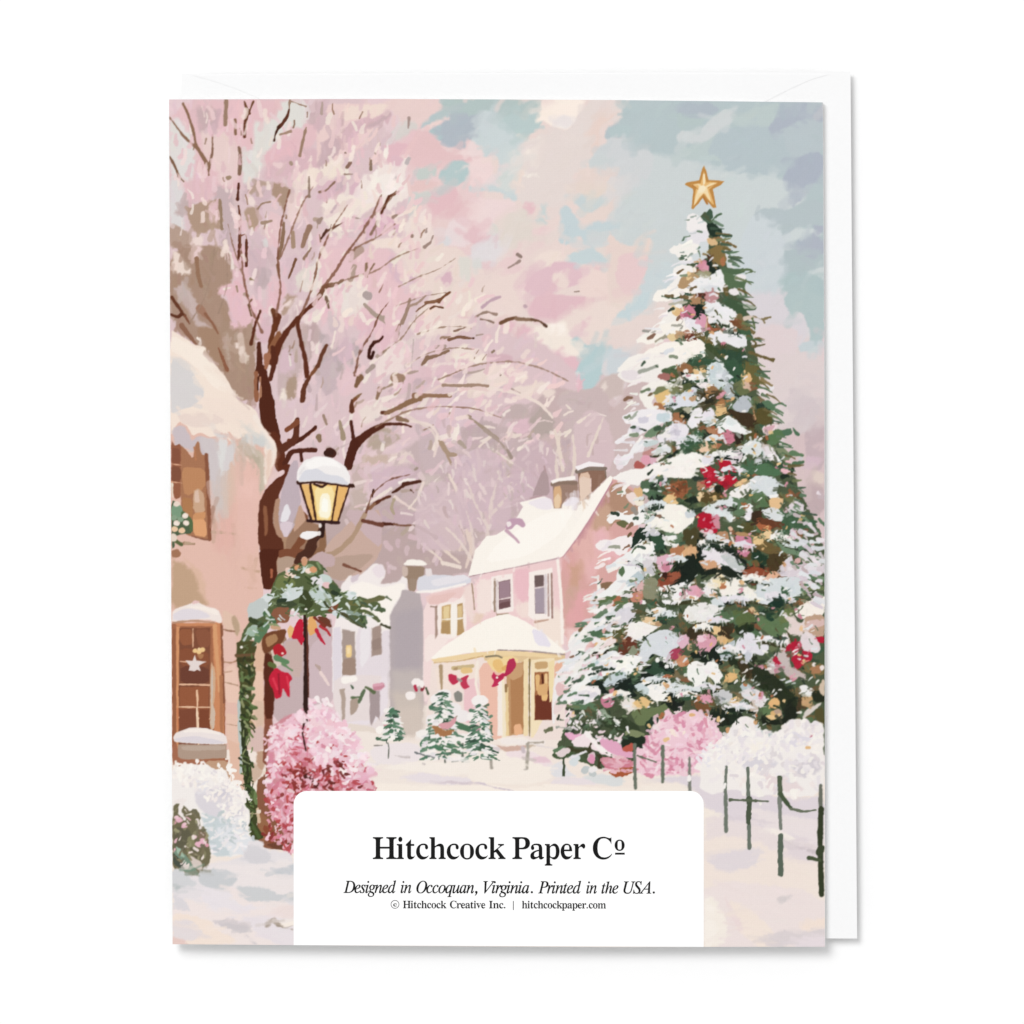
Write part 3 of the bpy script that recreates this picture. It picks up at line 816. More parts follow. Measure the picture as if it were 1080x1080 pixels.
A4 = '''
# 9
! 3 2 1
@ 0 0 1
p f2e5dc 170 770 300 780 420 740 560 760 680 790 900 800 900 1010 170 1010
; ---- white house, left middle
# 8
! 2 1 1
@ 335 580 6.75
p f3ebea 160 250 230 170 260 210 340 140 400 90 470 110 480 180 440 240 480 240 580 220 600 180 640 200 640 300 540 420 520 600 520 1100 100 1100 100 560 120 540
p ece0e5 380 130 460 90 480 180 430 200 400 170
p d6c8d0 230 190 300 160 280 220 240 230
p e2dae2 100 560 170 540 170 900 150 1090 110 1090
p e6dce2 270 560 380 540 380 740 450 750 450 580 515 560 515 1090 180 1090 180 900 270 900
p ece6ea 300 540 370 540 370 760 300 860
p fbf4ee 220 250 340 220 460 270 580 230 630 240 600 310 530 400 515 560 450 560 440 520 300 440 240 320
q a99891 170 560 262 580 270 880 265 895 175 900
p a1897c 170 780 265 760 268 890 175 896
p f0cf92 195 680 240 670 240 760 200 762
p f6deb0 205 690 230 690 228 740 205 740
q a59088 383 555 450 530 452 740 382 755
p 9a857e 385 640 450 620 450 700 385 720
s fbf6f2 40 40 190 920 260 910
p b7a9a5 160 1000 190 980 190 1080 160 1090
@ 335 700 6.75
p e8dcdc 110 80 520 80 520 400 470 480 280 560 180 440 110 300
p eae0e6 170 420 380 440 500 320 500 90 440 90 420 400 300 400
p e6d9d0 190 420 380 440 480 540 300 580 200 500
q b3a196 152 180 190 176 196 280 190 410 172 420 166 260
p af9c90 230 240 290 240 285 310 260 350 228 368
q a8989a 365 180 440 190 440 400 410 370 385 440 370 430
s 5e6b4c 20 24 340 165 400 200
s 5f7056 24 20 330 190 290 270
s 4f6350 10 14 235 150 248 172
s 5d6e50 20 10 240 240 300 235
p c98b9c 390 150 470 130 480 160 440 190 395 185
s dda6b6 20 16 400 150 460 145
s faf4ef 50 40 190 115 260 105
; chimney wall
p b9adb0 600 -535 755 -500 752 480 560 520 512 400 512 -330 535 -400 590 -480
! 12 2 1
q b3a8ae 540 -360 740 -400 740 60 525 60
q c3b8b6 520 40 745 40 745 220 520 220
q cdc0b8 520 200 745 200 745 460 560 500
q d3c5bc 530 320 745 300 745 520 560 520
! 1 .8 1
@ 335 580 6.75
p 9b8473 600 110 760 112 755 180 705 200 695 300 640 280 638 200 610 190
p f9f3ec 600 105 640 65 740 70 785 105 700 112
p cdb8ae 598 112 640 118 640 175 620 190 600 180
p a08b7c 650 200 700 200 690 290 650 280
s e4dcdc 10 10 760 620 752 900
; ---- pink house
# 7
! 1.5 .8 1
p f3dcdb 750 310 1090 240 1090 760 830 760 830 1000 760 1090 750 1000
p ecccca 760 320 1090 250 1090 350 900 330 780 380
p e8c5c1 790 330 1000 290 900 380 790 390
p f6e6e2 760 600 960 600 840 740 760 820
p dcdbe4 705 200 780 170 1090 190 1090 240 820 290 705 300
p e8e4ea 800 210 1030 170 1090 200 1000 230 820 260
s f9f2ee 20 16 705 297 820 292 940 265 1050 240
p e9dfe0 760 130 810 130 815 180 770 190
p f7ebe6 840 380 1000 360 1050 300 1060 560 960 640 850 600
q a98f84 830 400 850 390 850 600 835 630
s 8d7467 12 10 805 400 845 405
q c9a877 882 400 945 385 945 600 875 590
q e6cfa0 895 405 935 398 935 485 890 490
q f6efe4 880 488 945 482 945 496 880 500
q b39266 880 510 942 505 940 596 876 590
q b8976b 992 385 1030 375 1040 590 990 610
q dcc192 995 400 1025 395 1028 475 994 480
q f6efe4 988 480 1036 474 1036 490 988 495
p f8f1ea 945 380 992 380 988 610 945 620
@ 495 460 6.75
! 1 .4 1
p efd0d1 -20 1000 640 870 670 900 680 1600 -20 1600
@ 495 460 6.75
p d9a8a4 1010 290 1090 310 1200 400 1200 1500 650 1500 650 850
p b38d78 1000 350 1060 320 1200 420 1200 640 1040 600 960 700 860 760 900 560
! 8 4 1
p e3b5b0 720 700 860 640 960 700 1080 760 1060 860 900 960 700 1000
p dda9a8 640 880 760 800 760 1000 680 1040
p cfa390 700 900 800 900 800 1090 700 1090
p c9a48f 880 560 960 480 1040 560 960 680 880 660
p e8b7bb 880 700 940 640 990 780 1090 720 1090 900 960 920
p c48f98 820 640 900 500 960 440 880 580 720 780
p e6b6b6 840 900 920 860 900 1000 820 1090
@ 495 620 6.75
p cfa99a 670 -20 800 -20 740 60 690 200 670 220
p e2a9ab 740 60 840 -20 890 20 840 120 830 260 700 260 690 200
p e8c6c5 860 20 960 -20 900 90 850 200
p edc9c6 680 270 860 280 860 420 690 420
@ 495 460 6.75
! 1 .5 1
q fbf5ee 1000 280 1020 292 1010 320 840 600 700 800 650 850 600 870 300 935 -10 995 20 880 40 810 120 710 190 700 250 660 340 570 380 500 350 470 430 450 530 425 580 450 600 510 640 510 670 470 760 430 800 460 880 400
p f0e8ee 400 470 540 430 580 450 590 520 500 520
p efe8ef 660 490 720 430 780 430 760 470 700 490
p fff9f3 200 760 500 560 760 500 640 700 400 860 100 900
s c59aa2 12 8 1010 320 900 500 820 640 700 800 650 860
s b79aa0 6 6 620 868 300 936 0 996
p c3a0b4 280 580 370 580 400 630 380 650 330 620 300 660 250 660
s c9a8b8 26 14 260 670 320 720 350 755
p f1e6e6 260 610 290 600 300 630 270 650
; chimneys
q 9c8073 590 340 770 330 770 430 700 430 660 480 655 510 600 510
p d9b088 596 360 652 350 656 500 600 515
p e8cbaa 600 440 630 400 650 440 640 510 605 510
s 8b7468 30 30 590 340 640 325 755 330
q fbf4f0 575 315 640 295 750 280 757 308 640 318 590 335
q 8d6b5c 770 250 960 225 970 300 860 410 860 440 780 460
p dfc0ab 775 265 855 250 862 400 785 465
p e6cec0 780 300 820 280 830 420 785 440
s 84756c 30 26 765 250 850 228 965 228
q f6f0f2 752 215 850 178 960 195 955 215 850 212 770 242
s 7c6a5c 10 10 965 240 970 290
s b5989c 10 10 430 440 530 415 560 330 530 210
p b19a9d 520 230 560 280 570 420 470 420 440 430
; house wall front
@ 400 540 4.5
! 5 3 1
p f1cfd3 450 310 560 290 540 440 470 470
p f4e3de 460 320 540 320 540 470 460 500
p ecc0c8 630 280 720 260 720 460 640 400
p f3dfd9 640 440 720 420 720 500 660 500
p f4e4da 720 500 870 440 870 680 800 680
p e8cfc0 440 480 500 480 480 520 440 530
p f0dbd6 400 360 450 320 450 520 410 500
! 1 .6 1
s b39b8a 8 8 438 340 445 400 450 460
q f7ece8 530 305 632 290 636 470 560 480 530 460
s a38d7e 10 10 547 330 546 470
s dccfd0 8 8 558 326 556 466
q 86686d 565 330 620 318 622 450 565 462
q a08590 568 332 618 322 618 400 568 410
s e6d4d4 6 6 564 414 622 404
p 6f4f52 568 430 620 420 620 450 566 458
q f8eee9 710 285 820 262 828 500 730 510 705 490
q 8e767c 735 302 780 296 782 480 738 482
q 6f5c5c 735 300 778 296 775 350 738 352
q a89aa6 738 360 780 356 780 476 740 480
s e8dada 6 6 735 360 782 352
s ddd3d8 10 10 788 296 788 480
s b59b96 8 8 800 294 802 490
s 9f7f78 9 9 816 290 820 500
s c3a191 12 6 740 520 800 510
s f9efe9 14 14 845 230 862 400 868 620
s b6a08e 10 6 560 485 610 480
; porch
q f0e0da 250 700 880 670 880 1080 210 1080
p f3e2d8 260 720 480 700 480 800 280 860
p edbfae 470 720 600 700 590 1080 520 1080 480 900
p edc6cb 400 800 470 780 470 1000 400 1000
p e0c49b 490 670 880 660 880 700 700 710 500 710
p f1d5a0 500 690 660 680 650 760 540 760
q c29870 600 740 700 700 700 1050 610 1060
q b3825a 620 760 690 720 690 1040 625 1050
p caa078 600 720 680 710 680 780 620 800
q f1dcb4 683 700 705 690 705 1060 683 1060
s 8f7c58 8 8 712 700 710 800 712 1060
q f3e1c0 720 700 830 690 826 800 820 900 730 1070 716 1070
p c9a578 735 712 800 705 800 740 740 745
q a46b48 736 760 810 755 818 985 735 985
q 6f3527 740 870 816 840 818 985 738 985
s e3b880 20 16 750 780 750 840
s 5a2a1c 8 10 772 770 775 830
s ecc796 14 12 790 770 790 820
p e9bd82 765 860 800 860 795 895 770 895
p dcae7a 748 820 800 810 795 870 750 870
q f3e6cc 574 790 594 790 600 1070 580 1070
q f5ebe4 560 780 580 780 584 1060 560 1060
q ead0a0 596 830 610 830 614 1060 600 1060
s 9a7a56 14 10 600 820 600 850
q f0dcb0 800 710 828 700 826 840 815 900 806 900
p e8b69c 830 720 880 700 870 780 830 800
p eab58e 636 1010 670 1000 680 1050 640 1060
q fcf6ee 245 690 300 640 400 570 500 510 560 490 610 482 660 500 760 560 860 640 890 665 860 672 720 655 560 655 400 670 260 705
p e9e3ee 720 550 780 570 820 640 740 630
q eed4a8 245 698 400 672 560 655 700 660 860 685 800 690 640 680 560 680 300 710 260 712
s a08f90 5 6 560 653 700 657 880 675
s d2b183 6 6 260 714 380 706 490 682
s 8f836b 10 10 505 685 560 680 580 690
s b0987a 20 8 290 730 295 840
s cbb68d 20 20 350 740 440 730
p b09370 350 740 372 730 370 750 350 750
s e5c48c 30 24 400 750 430 750
s f6ebe0 12 12 465 710 455 800 470 880
! 1 .9 1
p c03352 325 765 360 770 378 800 350 822 330 800
p c13a57 380 790 425 770 410 800 430 830 400 840 385 820
p 8b8a84 350 860 370 845 395 860 390 900 360 900
s a3938d 12 12 370 790 385 800
s e9c07f 50 40 560 720 570 740
s e2b06c 20 20 590 740 640 720
p b53055 610 700 640 690 650 720 630 760 590 780 600 750
p c22f58 540 750 560 780 590 760 590 790 560 810 565 820 530 830 545 800 530 780
s b42a50 12 10 560 790 610 765
e f6e8e0 5 5 0 556 784
# 9
! 2 1.4 1
@ 335 700 6.75
p f1e6df 180 520 300 470 520 520 560 560 760 560 800 620 1090 650 1090 900 300 900 200 700
p ece3e8 360 600 520 560 700 560 760 640 700 700 600 740 400 700
p f7efe7 420 740 700 690 900 700 1090 690 1090 780 900 800 700 760
p e6dde6 580 790 760 770 900 800 1090 810 1090 850 900 860 700 840
s cdbfcb 8 22 840 850 930 840 1020 848 1090 850
p f9efe5 400 840 700 860 1000 870 1090 860 1090 950 400 950
s dad2da 16 12 360 710 420 715
s bdb3b5 10 14 550 650 600 662 650 665
s b0a7ab 10 10 745 710 760 716
p efe5e0 700 470 760 520 740 560 690 540
@ 495 700 6.75
p f7eee5 -10 640 160 650 220 600 420 600 600 720 560 760 600 820 400 860 -10 850
p f6eee4 180 530 420 520 420 580 260 580
p efdde4 260 600 420 610 600 700 560 740 420 680 260 660
p e3bfd0 440 670 520 650 580 690 520 710
p dcdee6 570 740 660 680 700 760 780 800 640 810 580 790
p e6dce4 640 800 1000 820 1090 860 700 860 560 850
p d3dade 800 800 940 780 1090 800 1090 870 960 870 860 830
p faf0e6 -10 860 140 850 320 890 600 850 860 880 1090 880 1090 950 -10 950
s c9bccb 10 12 -10 842 80 848 180 880 310 900
p c59c8c 180 570 240 590 400 570 400 600 320 620 240 625
s b8a48f 40 14 420 580 500 560
p d0c4cb 150 590 220 590 200 640 150 640
s bdaeb8 26 26 380 600 385 620
s f3ebe8 40 36 240 550 520 560 
s 8a8072 14 12 420 560 520 556
s d9cfd4 8 8 480 580 600 600
s 8b857a 18 20 145 630 150 680 155 740
s 8e897c 20 26 415 570 412 680 408 740
e 8b8680 18 10 0 405 750
; small firs by the house
# 13
! 1 1 1
@ 335 700 6.75
s 4a6450 12 20 512 310 515 340
e f5efec 26 18 0 490 330 520 370 555 400 520 500 450 460
s 5a6f52 22 26 500 400 560 420 570 480
s 4a6a52 20 20 540 480 580 540
s 4a6a54 34 20 490 500 490 540 420 530
s 8a5a4c 22 22 490 450 525 430
e d7a0a4 16 16 0 485 430
s 54705c 16 14 540 545 600 530
s 7d7f78 12 8 498 560 505 600 500 670
e faf4ef 30 26 0 440 470 520 520
e f2e9e8 16 12 0 560 395
s 97918c 8 8 400 580 460 578
s 4a5a50 14 14 480 500 490 560
; second fir
e f3eeee 50 40 0 850 250 900 220
e f0eaea 60 46 0 830 400 960 320 1020 370
s 4f7560 34 30 805 310 860 325 910 322
s 5c7f68 22 14 870 240 900 230
s 5c7f68 14 14 860 280 915 275
s 5d7c64 20 26 880 380 940 370
s 6a8268 16 16 790 400 850 380
s 37524a 8 8 850 230 870 250 910 240
s 4f7459 50 44 980 430 1090 470
s 4d5a40 20 20 790 450 800 470
p a8764f 795 430 860 430 900 470 975 460 960 510 880 530 800 480
p d9a0a8 850 430 940 410 980 370 985 410 930 470 880 460
e f3e6e6 12 12 0 870 485
s 9a8a78 8 8 960 400 990 370
e f4efec 60 34 0 760 500 830 540 940 540 1040 530
s 4f7a60 50 40 750 570 830 590 870 600
s 4f7358 30 20 890 560 900 640
s 5a7a5c 40 30 920 590 960 580
s 6a8a70 26 20 1000 560 1030 590
p e6e0e4 700 600 760 600 880 650 860 680 760 660
s 6f7478 14 10 690 628 760 650 860 675
s 4c6455 16 12 880 640 960 635 1030 620
s 72756f 14 16 900 640 905 700
s 6f766c 16 20 1030 570 1030 690
s 7f8480 10 8 955 695 1000 690
e f6efe9 36 20 0 960 670
@ 495 700 6.75
e f5f0ee 60 40 0 70 260 40 370 40 510
s 5d7f6a 30 24 10 330 60 340 120 345
s 6b8a74 20 20 60 400 120 390 155 370
s 6a7866 16 14 110 300 130 290
e f2ebea 30 16 0 60 380 110 450
p d19aae 10 440 70 430 80 480 40 500 10 480
s 3e5a4a 30 36 100 470 150 500
s 4a6f57 36 30 30 560 90 540 70 510
s 44634f 40 40 0 600 60 600 145 600
s 6d7b66 18 18 155 440 150 500
e f1ecec 18 30 20 110 530 20 560
e b0bcb8 16 14 0 60 575 
s 3c5547 20 20 130 520 160 540
'''
run(A4)
CUR[0] = 13
for cx, cy, hh, ww in ((414, 778, 32, 11), (466, 800, 72, 24), (506, 800, 60, 17)):
    for i in range(int(hh*2.6)):
        t_ = rnd.random()**.7; y = cy-hh+hh*t_; x = cx+rnd.uniform(-1, 1)*ww*t_
        c = rnd.choice(['4f7560','5c7f68','3a5546','6b8a74','f3eeec','f5f0ee','e6e2e4','f0eaea'])
        sd_ = 1 if x > cx else -1
        stroke(vary(c, .02), [(x, y), (x+sd_*rnd.uniform(3, 7), y+rnd.uniform(.5, 3))], rnd.uniform(2, 4), 1, .9, .9)
A4 = '''
@ 335 700 6.75
p d9a0a8 850 430 940 410 980 370 985 410 930 470 880 460
p a8764f 800 440 850 440 900 475 960 465 950 505 880 520
e d19aae 6 5 0 -2000 -2000
# 7
! 1 1 1
e f6eeec 36 30 0 700 130 660 225
s b4304c 24 22 690 160 700 185
s 8c3340 26 24 740 180 750 165
s 4e5a44 20 16 770 170 785 210
e f7f0ee 16 26 0 740 145
'''
run(A4)
A5 = '''
; ---------- near cottage
# 6
@ 175 420 6.75
! 1.2 .6 1
q e5bdb2 30 150 560 40 770 300 785 420 700 650 660 740 660 1080 690 1320 700 2500 30 2500
! 14 4 1
p e7bdb5 490 460 660 450 660 800 640 1080 480 1080 480 700
p ecc3bc 490 600 640 560 640 740 490 700
p e3b4ac 320 600 490 700 490 1080 320 1080
p d9bfb1 420 400 490 440 490 700 440 840 330 860 340 700
p cfc6c6 300 400 440 320 430 600 420 840 340 830 310 600
p e6c4b8 700 380 770 330 770 480 700 640
! 3 1.5 1
p c2b8a8 490 340 560 330 690 380 695 560 690 640 665 690 655 460 560 440 500 455
p b8ae9d 500 400 560 400 660 410 665 470 560 445 500 450
s c9bfb0 20 16 550 350 640 370 690 420 690 640
; snow on roof
! 1.5 1 1
p f7ebe1 30 -100 30 -150 60 -130 180 -60 270 -40 290 10 270 30 400 160 450 270 520 380 560 440 620 460 
@ 175 260 6.75
p f7e9df 25 590 120 640 200 700 280 710 290 760 380 880 440 950 500 1080 540 1110 600 1130 650 1180 670 1290 760 1370 790 1440 780 1500 740 1380 560 1340 500 1380 440 1300 330 1360 230 1320 190 1350 140 1270 90 1240 25 1350
p d9d9dd 30 790 100 800 180 870 230 960 270 1030 260 1080 190 1130 60 1180 30 1190
p fbf1e8 40 620 200 720 280 720 300 830 420 980 440 1040 330 1000 260 900 120 780 30 740
p ecdcd6 80 1190 330 1180 440 1230 300 1280 200 1290 100 1250
p f5e6dd 230 1060 520 1100 640 1180 660 1280 520 1300 330 1180
@ 175 420 6.75
! 3 2 1
p c9c0ca 45 210 110 190 150 220 180 300 220 270 250 260 300 300 340 400 340 560 300 500 260 400 210 390 150 360 60 340
p cfc9cf 240 260 340 290 380 330 360 560 330 760 310 600 300 420 240 340
p dfe1e4 370 280 440 290 440 440 410 515 375 500
p d0d3d9 340 240 440 250 440 280 360 280
p d0d5d8 560 250 640 240 700 260 740 320 690 350 600 320 510 330
p d9d6db 440 330 500 310 480 400 440 500 400 560 380 540
s f6ece5 40 20 640 130 680 220 740 290 775 340
p f6ebe3 700 290 760 310 785 380 775 440 740 520 700 640 700 400
p ecd3c6 710 380 750 360 750 480 710 600
; upper window and shutter
! 1.2 .9 1
p 8a4f38 35 290 60 340 100 320 120 400 110 700 60 720 36 640
p a06a4c 100 330 150 370 190 430 200 340 230 300 250 400 290 400 300 560 320 880 320 990 290 1010 190 985 130 960 100 720
p b98058 120 480 280 500 280 640 130 700 110 560
p a97248 110 700 190 720 190 860 120 800
p c9a386 190 660 230 640 270 680 275 820 190 810
p dcbfae 200 660 230 655 240 740 200 740
p dfa070 190 840 285 860 290 990 190 970
p cb8e60 190 820 280 800 280 860 190 860
s 7c4630 26 30 285 400 300 700 305 900 310 1000
s 7a4a38 8 10 180 980 250 1000 305 1005
s e0a98c 6 6 36 465 110 475
s e0a98c 8 6 36 592 110 602
s b0714e 16 10 200 350 210 440
s d2c9c4 8 14 150 370 180 380
p 7a4230 36 350 100 360 105 460 36 460
p 74402e 36 480 105 490 105 590 36 590
s e9dfcf 16 14 42 610 44 700
; wreath on the upper window
# 5
p 4f6048 36 720 80 740 130 820 180 880 185 960 140 960 60 980 60 1060 38 1070
e 7c9a80 40 50 0 75 800
s 566b48 30 24 120 820 170 860 180 940
s 5a6440 30 20 60 1010 110 1040
e ead8cc 22 20 0 75 750 75 885 135 835 142 885
e f4e6dc 14 13 0 142 885 133 832 70 890
e ecc9a8 24 20 0 60 930 110 940 
e e6d6c8 26 30 0 50 990
e 8aa088 22 18 0 55 850 100 860
s a08068 20 16 130 1030 200 1035
# 6
s b49a82 20 10 140 1030 200 1030
s bfa18e 26 16 330 950 420 955 495 965
@ 175 580 6.75
p 9a6a50 36 0 80 -10 110 20 90 50 40 50
! 6 3 1
p bf9f84 36 60 120 90 200 140 250 230 280 330 300 400 200 380 36 440
p ddb8a4 110 40 180 90 260 180 300 380 250 330 200 160
! 2 1 1
s c4a28c 18 16 540 125 600 145 660 150
s d3ab9a 12 8 560 265 640 270
p e3c3b2 400 420 480 460 540 540 500 620 420 560 400 500
p b89f86 460 480 490 460 530 560 500 620
; lower window
! 1 .7 1
q 9a5c3f 40 520 395 520 420 1080 420 1500 42 1500
q c98158 65 520 380 515 400 760 412 1380 400 1440 340 1440 340 900 330 540 75 540
q 8c5136 42 560 66 560 70 1480 44 1480
q d38f62 70 540 100 540 96 1000 90 1440 72 1440
s 7c4630 16 20 395 540 400 800 410 1080
q 6f3b28 92 550 315 552 310 950 305 1440 84 1440
p 8a4c30 95 560 185 560 190 670 120 680 95 640
p 7f4630 200 560 312 560 312 690 230 690
p 7c4028 95 690 300 720 305 820 180 880 95 800
p 5c2c20 100 820 305 830 305 950 100 950
q 8a4a2e 96 975 305 968 300 1180 92 1180
s e3b494 10 10 190 560 190 690
s e2b394 12 12 95 955 200 955 305 960
s e8bd9c 16 14 218 1000 224 1080 214 1180
s e3b494 12 12 90 1190 305 1200
s eecaa8 14 16 214 1180 225 1320 230 1400
s d9a688 10 8 100 790 140 795
p cfa888 315 780 350 850 350 1000 330 1180 330 1400 310 1420 312 1100
p c9bdb2 320 820 335 860 330 1060 320 1180
s d79a6c 30 24 345 540 360 760 380 1000
s a86a48 24 22 390 900 395 1400
@ 175 740 6.75
q 6f3624 92 50 215 50 215 180 92 190
q 70341f 235 50 305 50 305 150 320 200 235 190
p cdb9a8 320 -10 350 60 345 180 330 200 310 150
s efd0b4 14 16 218 40 225 180
s e4b99a 12 12 92 35 310 38
s c9774e 14 12 80 50 84 190
; star hanging in window
@ 175 580 6.75
! 1 .4 1
q e6dcdc 204 745 214 785 285 793 232 820 245 860 218 850 200 862 160 855 168 822 138 785 188 788
e efc98c 18 16 0 205 715 258 708 232 725
e f3d7a4 10 12 0 232 705
p a5704a 215 740 268 738 262 765 240 775
; snow hood and sill
! 1.2 .9 1
p f4ebe9 40 440 70 410 180 380 210 355 260 390 370 420 400 490 385 520 340 500 200 490 40 515
p e3dfea 44 450 140 410 260 430 330 480 200 490 50 500
p fbf4ef 60 420 200 390 360 420 380 470 280 430 140 400
p e6c3c4 180 380 200 355 240 360 230 380
s b58a72 12 12 50 515 200 500 340 515
@ 175 740 6.75
p efe8ea 45 250 80 210 190 178 300 190 400 220 440 260 430 300 340 305 160 295 60 285
p dfdbe6 50 262 200 240 360 270 430 290 300 302 100 285
p f9f3f0 90 215 200 185 330 200 400 235 260 215
q a99284 80 300 430 302 430 400 80 412
p b7a497 100 310 420 310 420 340 120 350
p 9c5e46 45 290 82 300 80 400 200 420 440 410 440 430 250 450 45 480
p bd977c 280 420 440 415 460 560 360 500 290 480
q e3bba8 430 240 530 60 560 640 500 600 460 560 455 400
q e8c4b4 425 80 515 90 515 300 430 260
; stone joints
@ 175 580 6.75
p e6c1b8 400 580 490 570 500 780 410 800
p ecc9ba 415 830 500 810 520 1090 420 1080
s 8b6450 8 8 400 560 440 572 485 576
s a98068 8 8 412 795 460 802 500 788
s c39c88 8 8 410 870 470 860
s a98872 6 8 420 940 510 962
s a88470 8 8 420 1235 500 1248
; porch column right of ivy
! 3 2 1
q e9c6b2 600 740 690 700 700 1300 600 1280
p dfb79e 640 560 700 600 700 860 620 860
@ 175 740 6.75
p d9bca8 620 -10 700 -10 700 160 640 200
p d8bcb8 590 200 700 160 700 340 620 360 590 320
p bc9880 640 360 700 340 700 500 640 480
p cdb3a0 600 420 660 460 690 500 640 560 610 620
; brown tree trunk bottom
! 1.5 1 1
p 7c4a34 640 560 700 520 720 400 760 400 900 600 910 1000 880 1040 700 1050 650 980
s 7a4030 60 60 725 -20 730 120 720 280 720 420
s 5a2c20 20 30 740 380 760 600 840 760 890 900
p 8b5a3c 650 760 740 840 760 900 700 1000 660 940
p 5c3020 700 1010 900 980 890 1060 780 1050
# 5
; ivy column
! 1 1.2 1
@ 175 740 6.75
s b9c3c0 26 24 520 -10 520 200 540 340 530 500
p 3f4526 530 -10 600 -10 620 60 600 120 600 200 560 260 580 360 600 420 610 520 600 600 640 680 660 800 640 880 700 960 620 1000 590 940 570 800 560 620 540 480 540 300 530 140
s 2e3620 30 40 550 100 560 400 580 560 585 700
s 52663c 30 20 600 40 640 40
s 4a5c34 30 26 600 860 660 960
s 3c4a28 20 30 580 100 620 110
s 6b7f52 40 26 620 640 640 720
s a9946c 18 14 590 130 620 160
p d9c3b4 560 270 600 240 600 330 580 330
s d2b79c 20 24 650 760 660 850
s c9b39a 10 10 590 795 640 795
e e9d8c8 16 16 0 700 500 660 780
@ 175 580 6.75
p 4a4a2a 500 640 640 640 640 700 620 800 640 900 600 1000 620 1090 530 1090 520 900 500 760
s 5c7048 34 20 540 920 620 890
s 6a8058 30 22 560 980 620 985
s 3c3a22 30 26 520 780 620 780
s 8f8a58 16 12 580 830 620 800
e cfc6b8 16 14 0 570 1040 580 820
s 6a5038 20 24 500 750 620 740
s 2e3a24 30 24 540 1000 540 1090
'''
run(A5)
rebrush([(222,470),(265,450),(270,480),(270,640),(245,640),(222,560)], 160, (8,30), (2,6), 1.5, .25, .008, .5, 1.6)
rebrush([(182,360),(225,370),(285,460),(282,480),(182,440)], 100, (8,24), (2,6), .6, .4, .006, .5, 2)
rebrush([(592,520),(640,500),(650,640),(600,660)], 90, (6,20), (2,5), 1.4, .4, .012, .6, 1.6)
rebrush([(500,600),(600,590),(594,700),(500,700)], 60, (4,14), (1,3), 1.5, .4, .01, .5, 1.2)
A5C = '''
# 1
@ 0 0 1
! 1.2 1.2 .8
s 7a5040 4 1.6 338 306 352 288 364 268 378 250 392 228 402 205
s 8a6555 2.6 1 364 268 380 258 398 250 416 236
s 7a5040 3 1.2 291 332 296 305 292 270 296 235 305 200
s 8a6555 2.4 .9 296 270 308 240 318 215 330 196
s 7a5040 2.6 1 317 333 330 300 336 270 350 240 366 216
s 8f6f60 2 .8 350 300 372 292 396 286 418 270 440 262
s 7a5040 2.8 1 276 350 262 320 256 290 253 250 252 220
s 8f6f60 2 .8 256 290 246 262 240 236
s 8f6f60 1.8 .7 392 228 408 214 418 200
s 6d4436 2.6 1 374 395 378 372 392 350 400 330 410 318
s 8f6f60 2 .8 396 450 430 432 462 428 500 430 528 440
s 957a6c 2 .7 462 400 500 384 540 380 572 388 600 402
s 957a6c 1.8 .7 430 384 450 372 478 366 500 368
s 957a6c 1.8 .7 440 352 466 344 490 344
s 957a6c 1.6 .7 402 372 424 356 436 338 452 324
s 957a6c 1.4 .6 420 302 440 292 462 284 480 272
s 957a6c 1.4 .6 418 322 446 312 470 308
s 9c8478 1.4 .6 200 340 214 318 222 292 226 262
s 9c8478 1.4 .6 230 330 240 300 238 262
s 6d4436 2 .8 386 540 392 520 410 505 432 500
'''
run(A5C)
dabs([(300,180),(400,130),(425,200),(450,280),(560,370),(600,420),(480,450),(380,400),(330,320)], 170, ['f0dfdc','ecd0d6','e8c8d0','f4e8e2','e2c0cb'], (5,14), (2.6,6), 0, .6, .015, .82, 1.6, 1.6, angf=rad)
dabs([(182,110),(300,110),(300,300),(250,330),(230,240),(182,220)], 60, ['f0dfdc','ecd0d6','e8c8d0','e2c0cb'], (5,14), (2.6,6), 0, .6, .015, .8, 1.6, 1.6, angf=rad)
A5B = """
# 1
@ 175 420 6.75
! 1.2 .9 1
p 5b2e22 655 740 700 680 760 600 830 560 820 620 800 700 820 760 760 800 760 900 830 1010 840 1090 655 1090
p 8a5a44 690 760 720 770 725 960 700 980 695 880
p b08c7a 770 720 810 700 830 800 880 980 840 1000 790 980 760 900
p bfb0bc 810 700 840 590 900 440 940 440 940 560 960 760 900 880 920 900 850 1000 800 900 800 800
p e6e4ec 840 770 860 750 890 800 860 880 810 880 820 820
p d9cad6 800 890 860 870 910 890 850 1000
p 9a7866 940 800 1010 880 1090 900 1090 1090 850 1090 850 1010 920 900
p c3a08e 950 730 1000 860 960 900 900 960
s 7a4a36 40 60 900 1090 960 1010
@ 175 580 6.75
! 1.2 .9 1
p 4e2319 660 -10 860 -10 780 60 790 160 760 240 730 280 690 270 670 120
p 7a4a38 800 -10 1000 -10 940 60 860 40 800 60
p b29a8c 790 60 860 40 930 60 900 110 850 160 790 170
s a4614a 20 18 750 140 750 190
p 4a241b 920 80 960 20 1000 -20 1080 -20 1040 30 980 70 940 100
p c3abb0 1000 80 1090 0 1200 40 1200 120 1090 120
p 70432f 680 600 780 570 860 560 830 650 790 690 700 740 680 700
p a9805f 700 620 780 590 800 640 720 700
p 54281d 692 740 760 740 770 1000 760 1200 700 1200
"""
run(A5B)
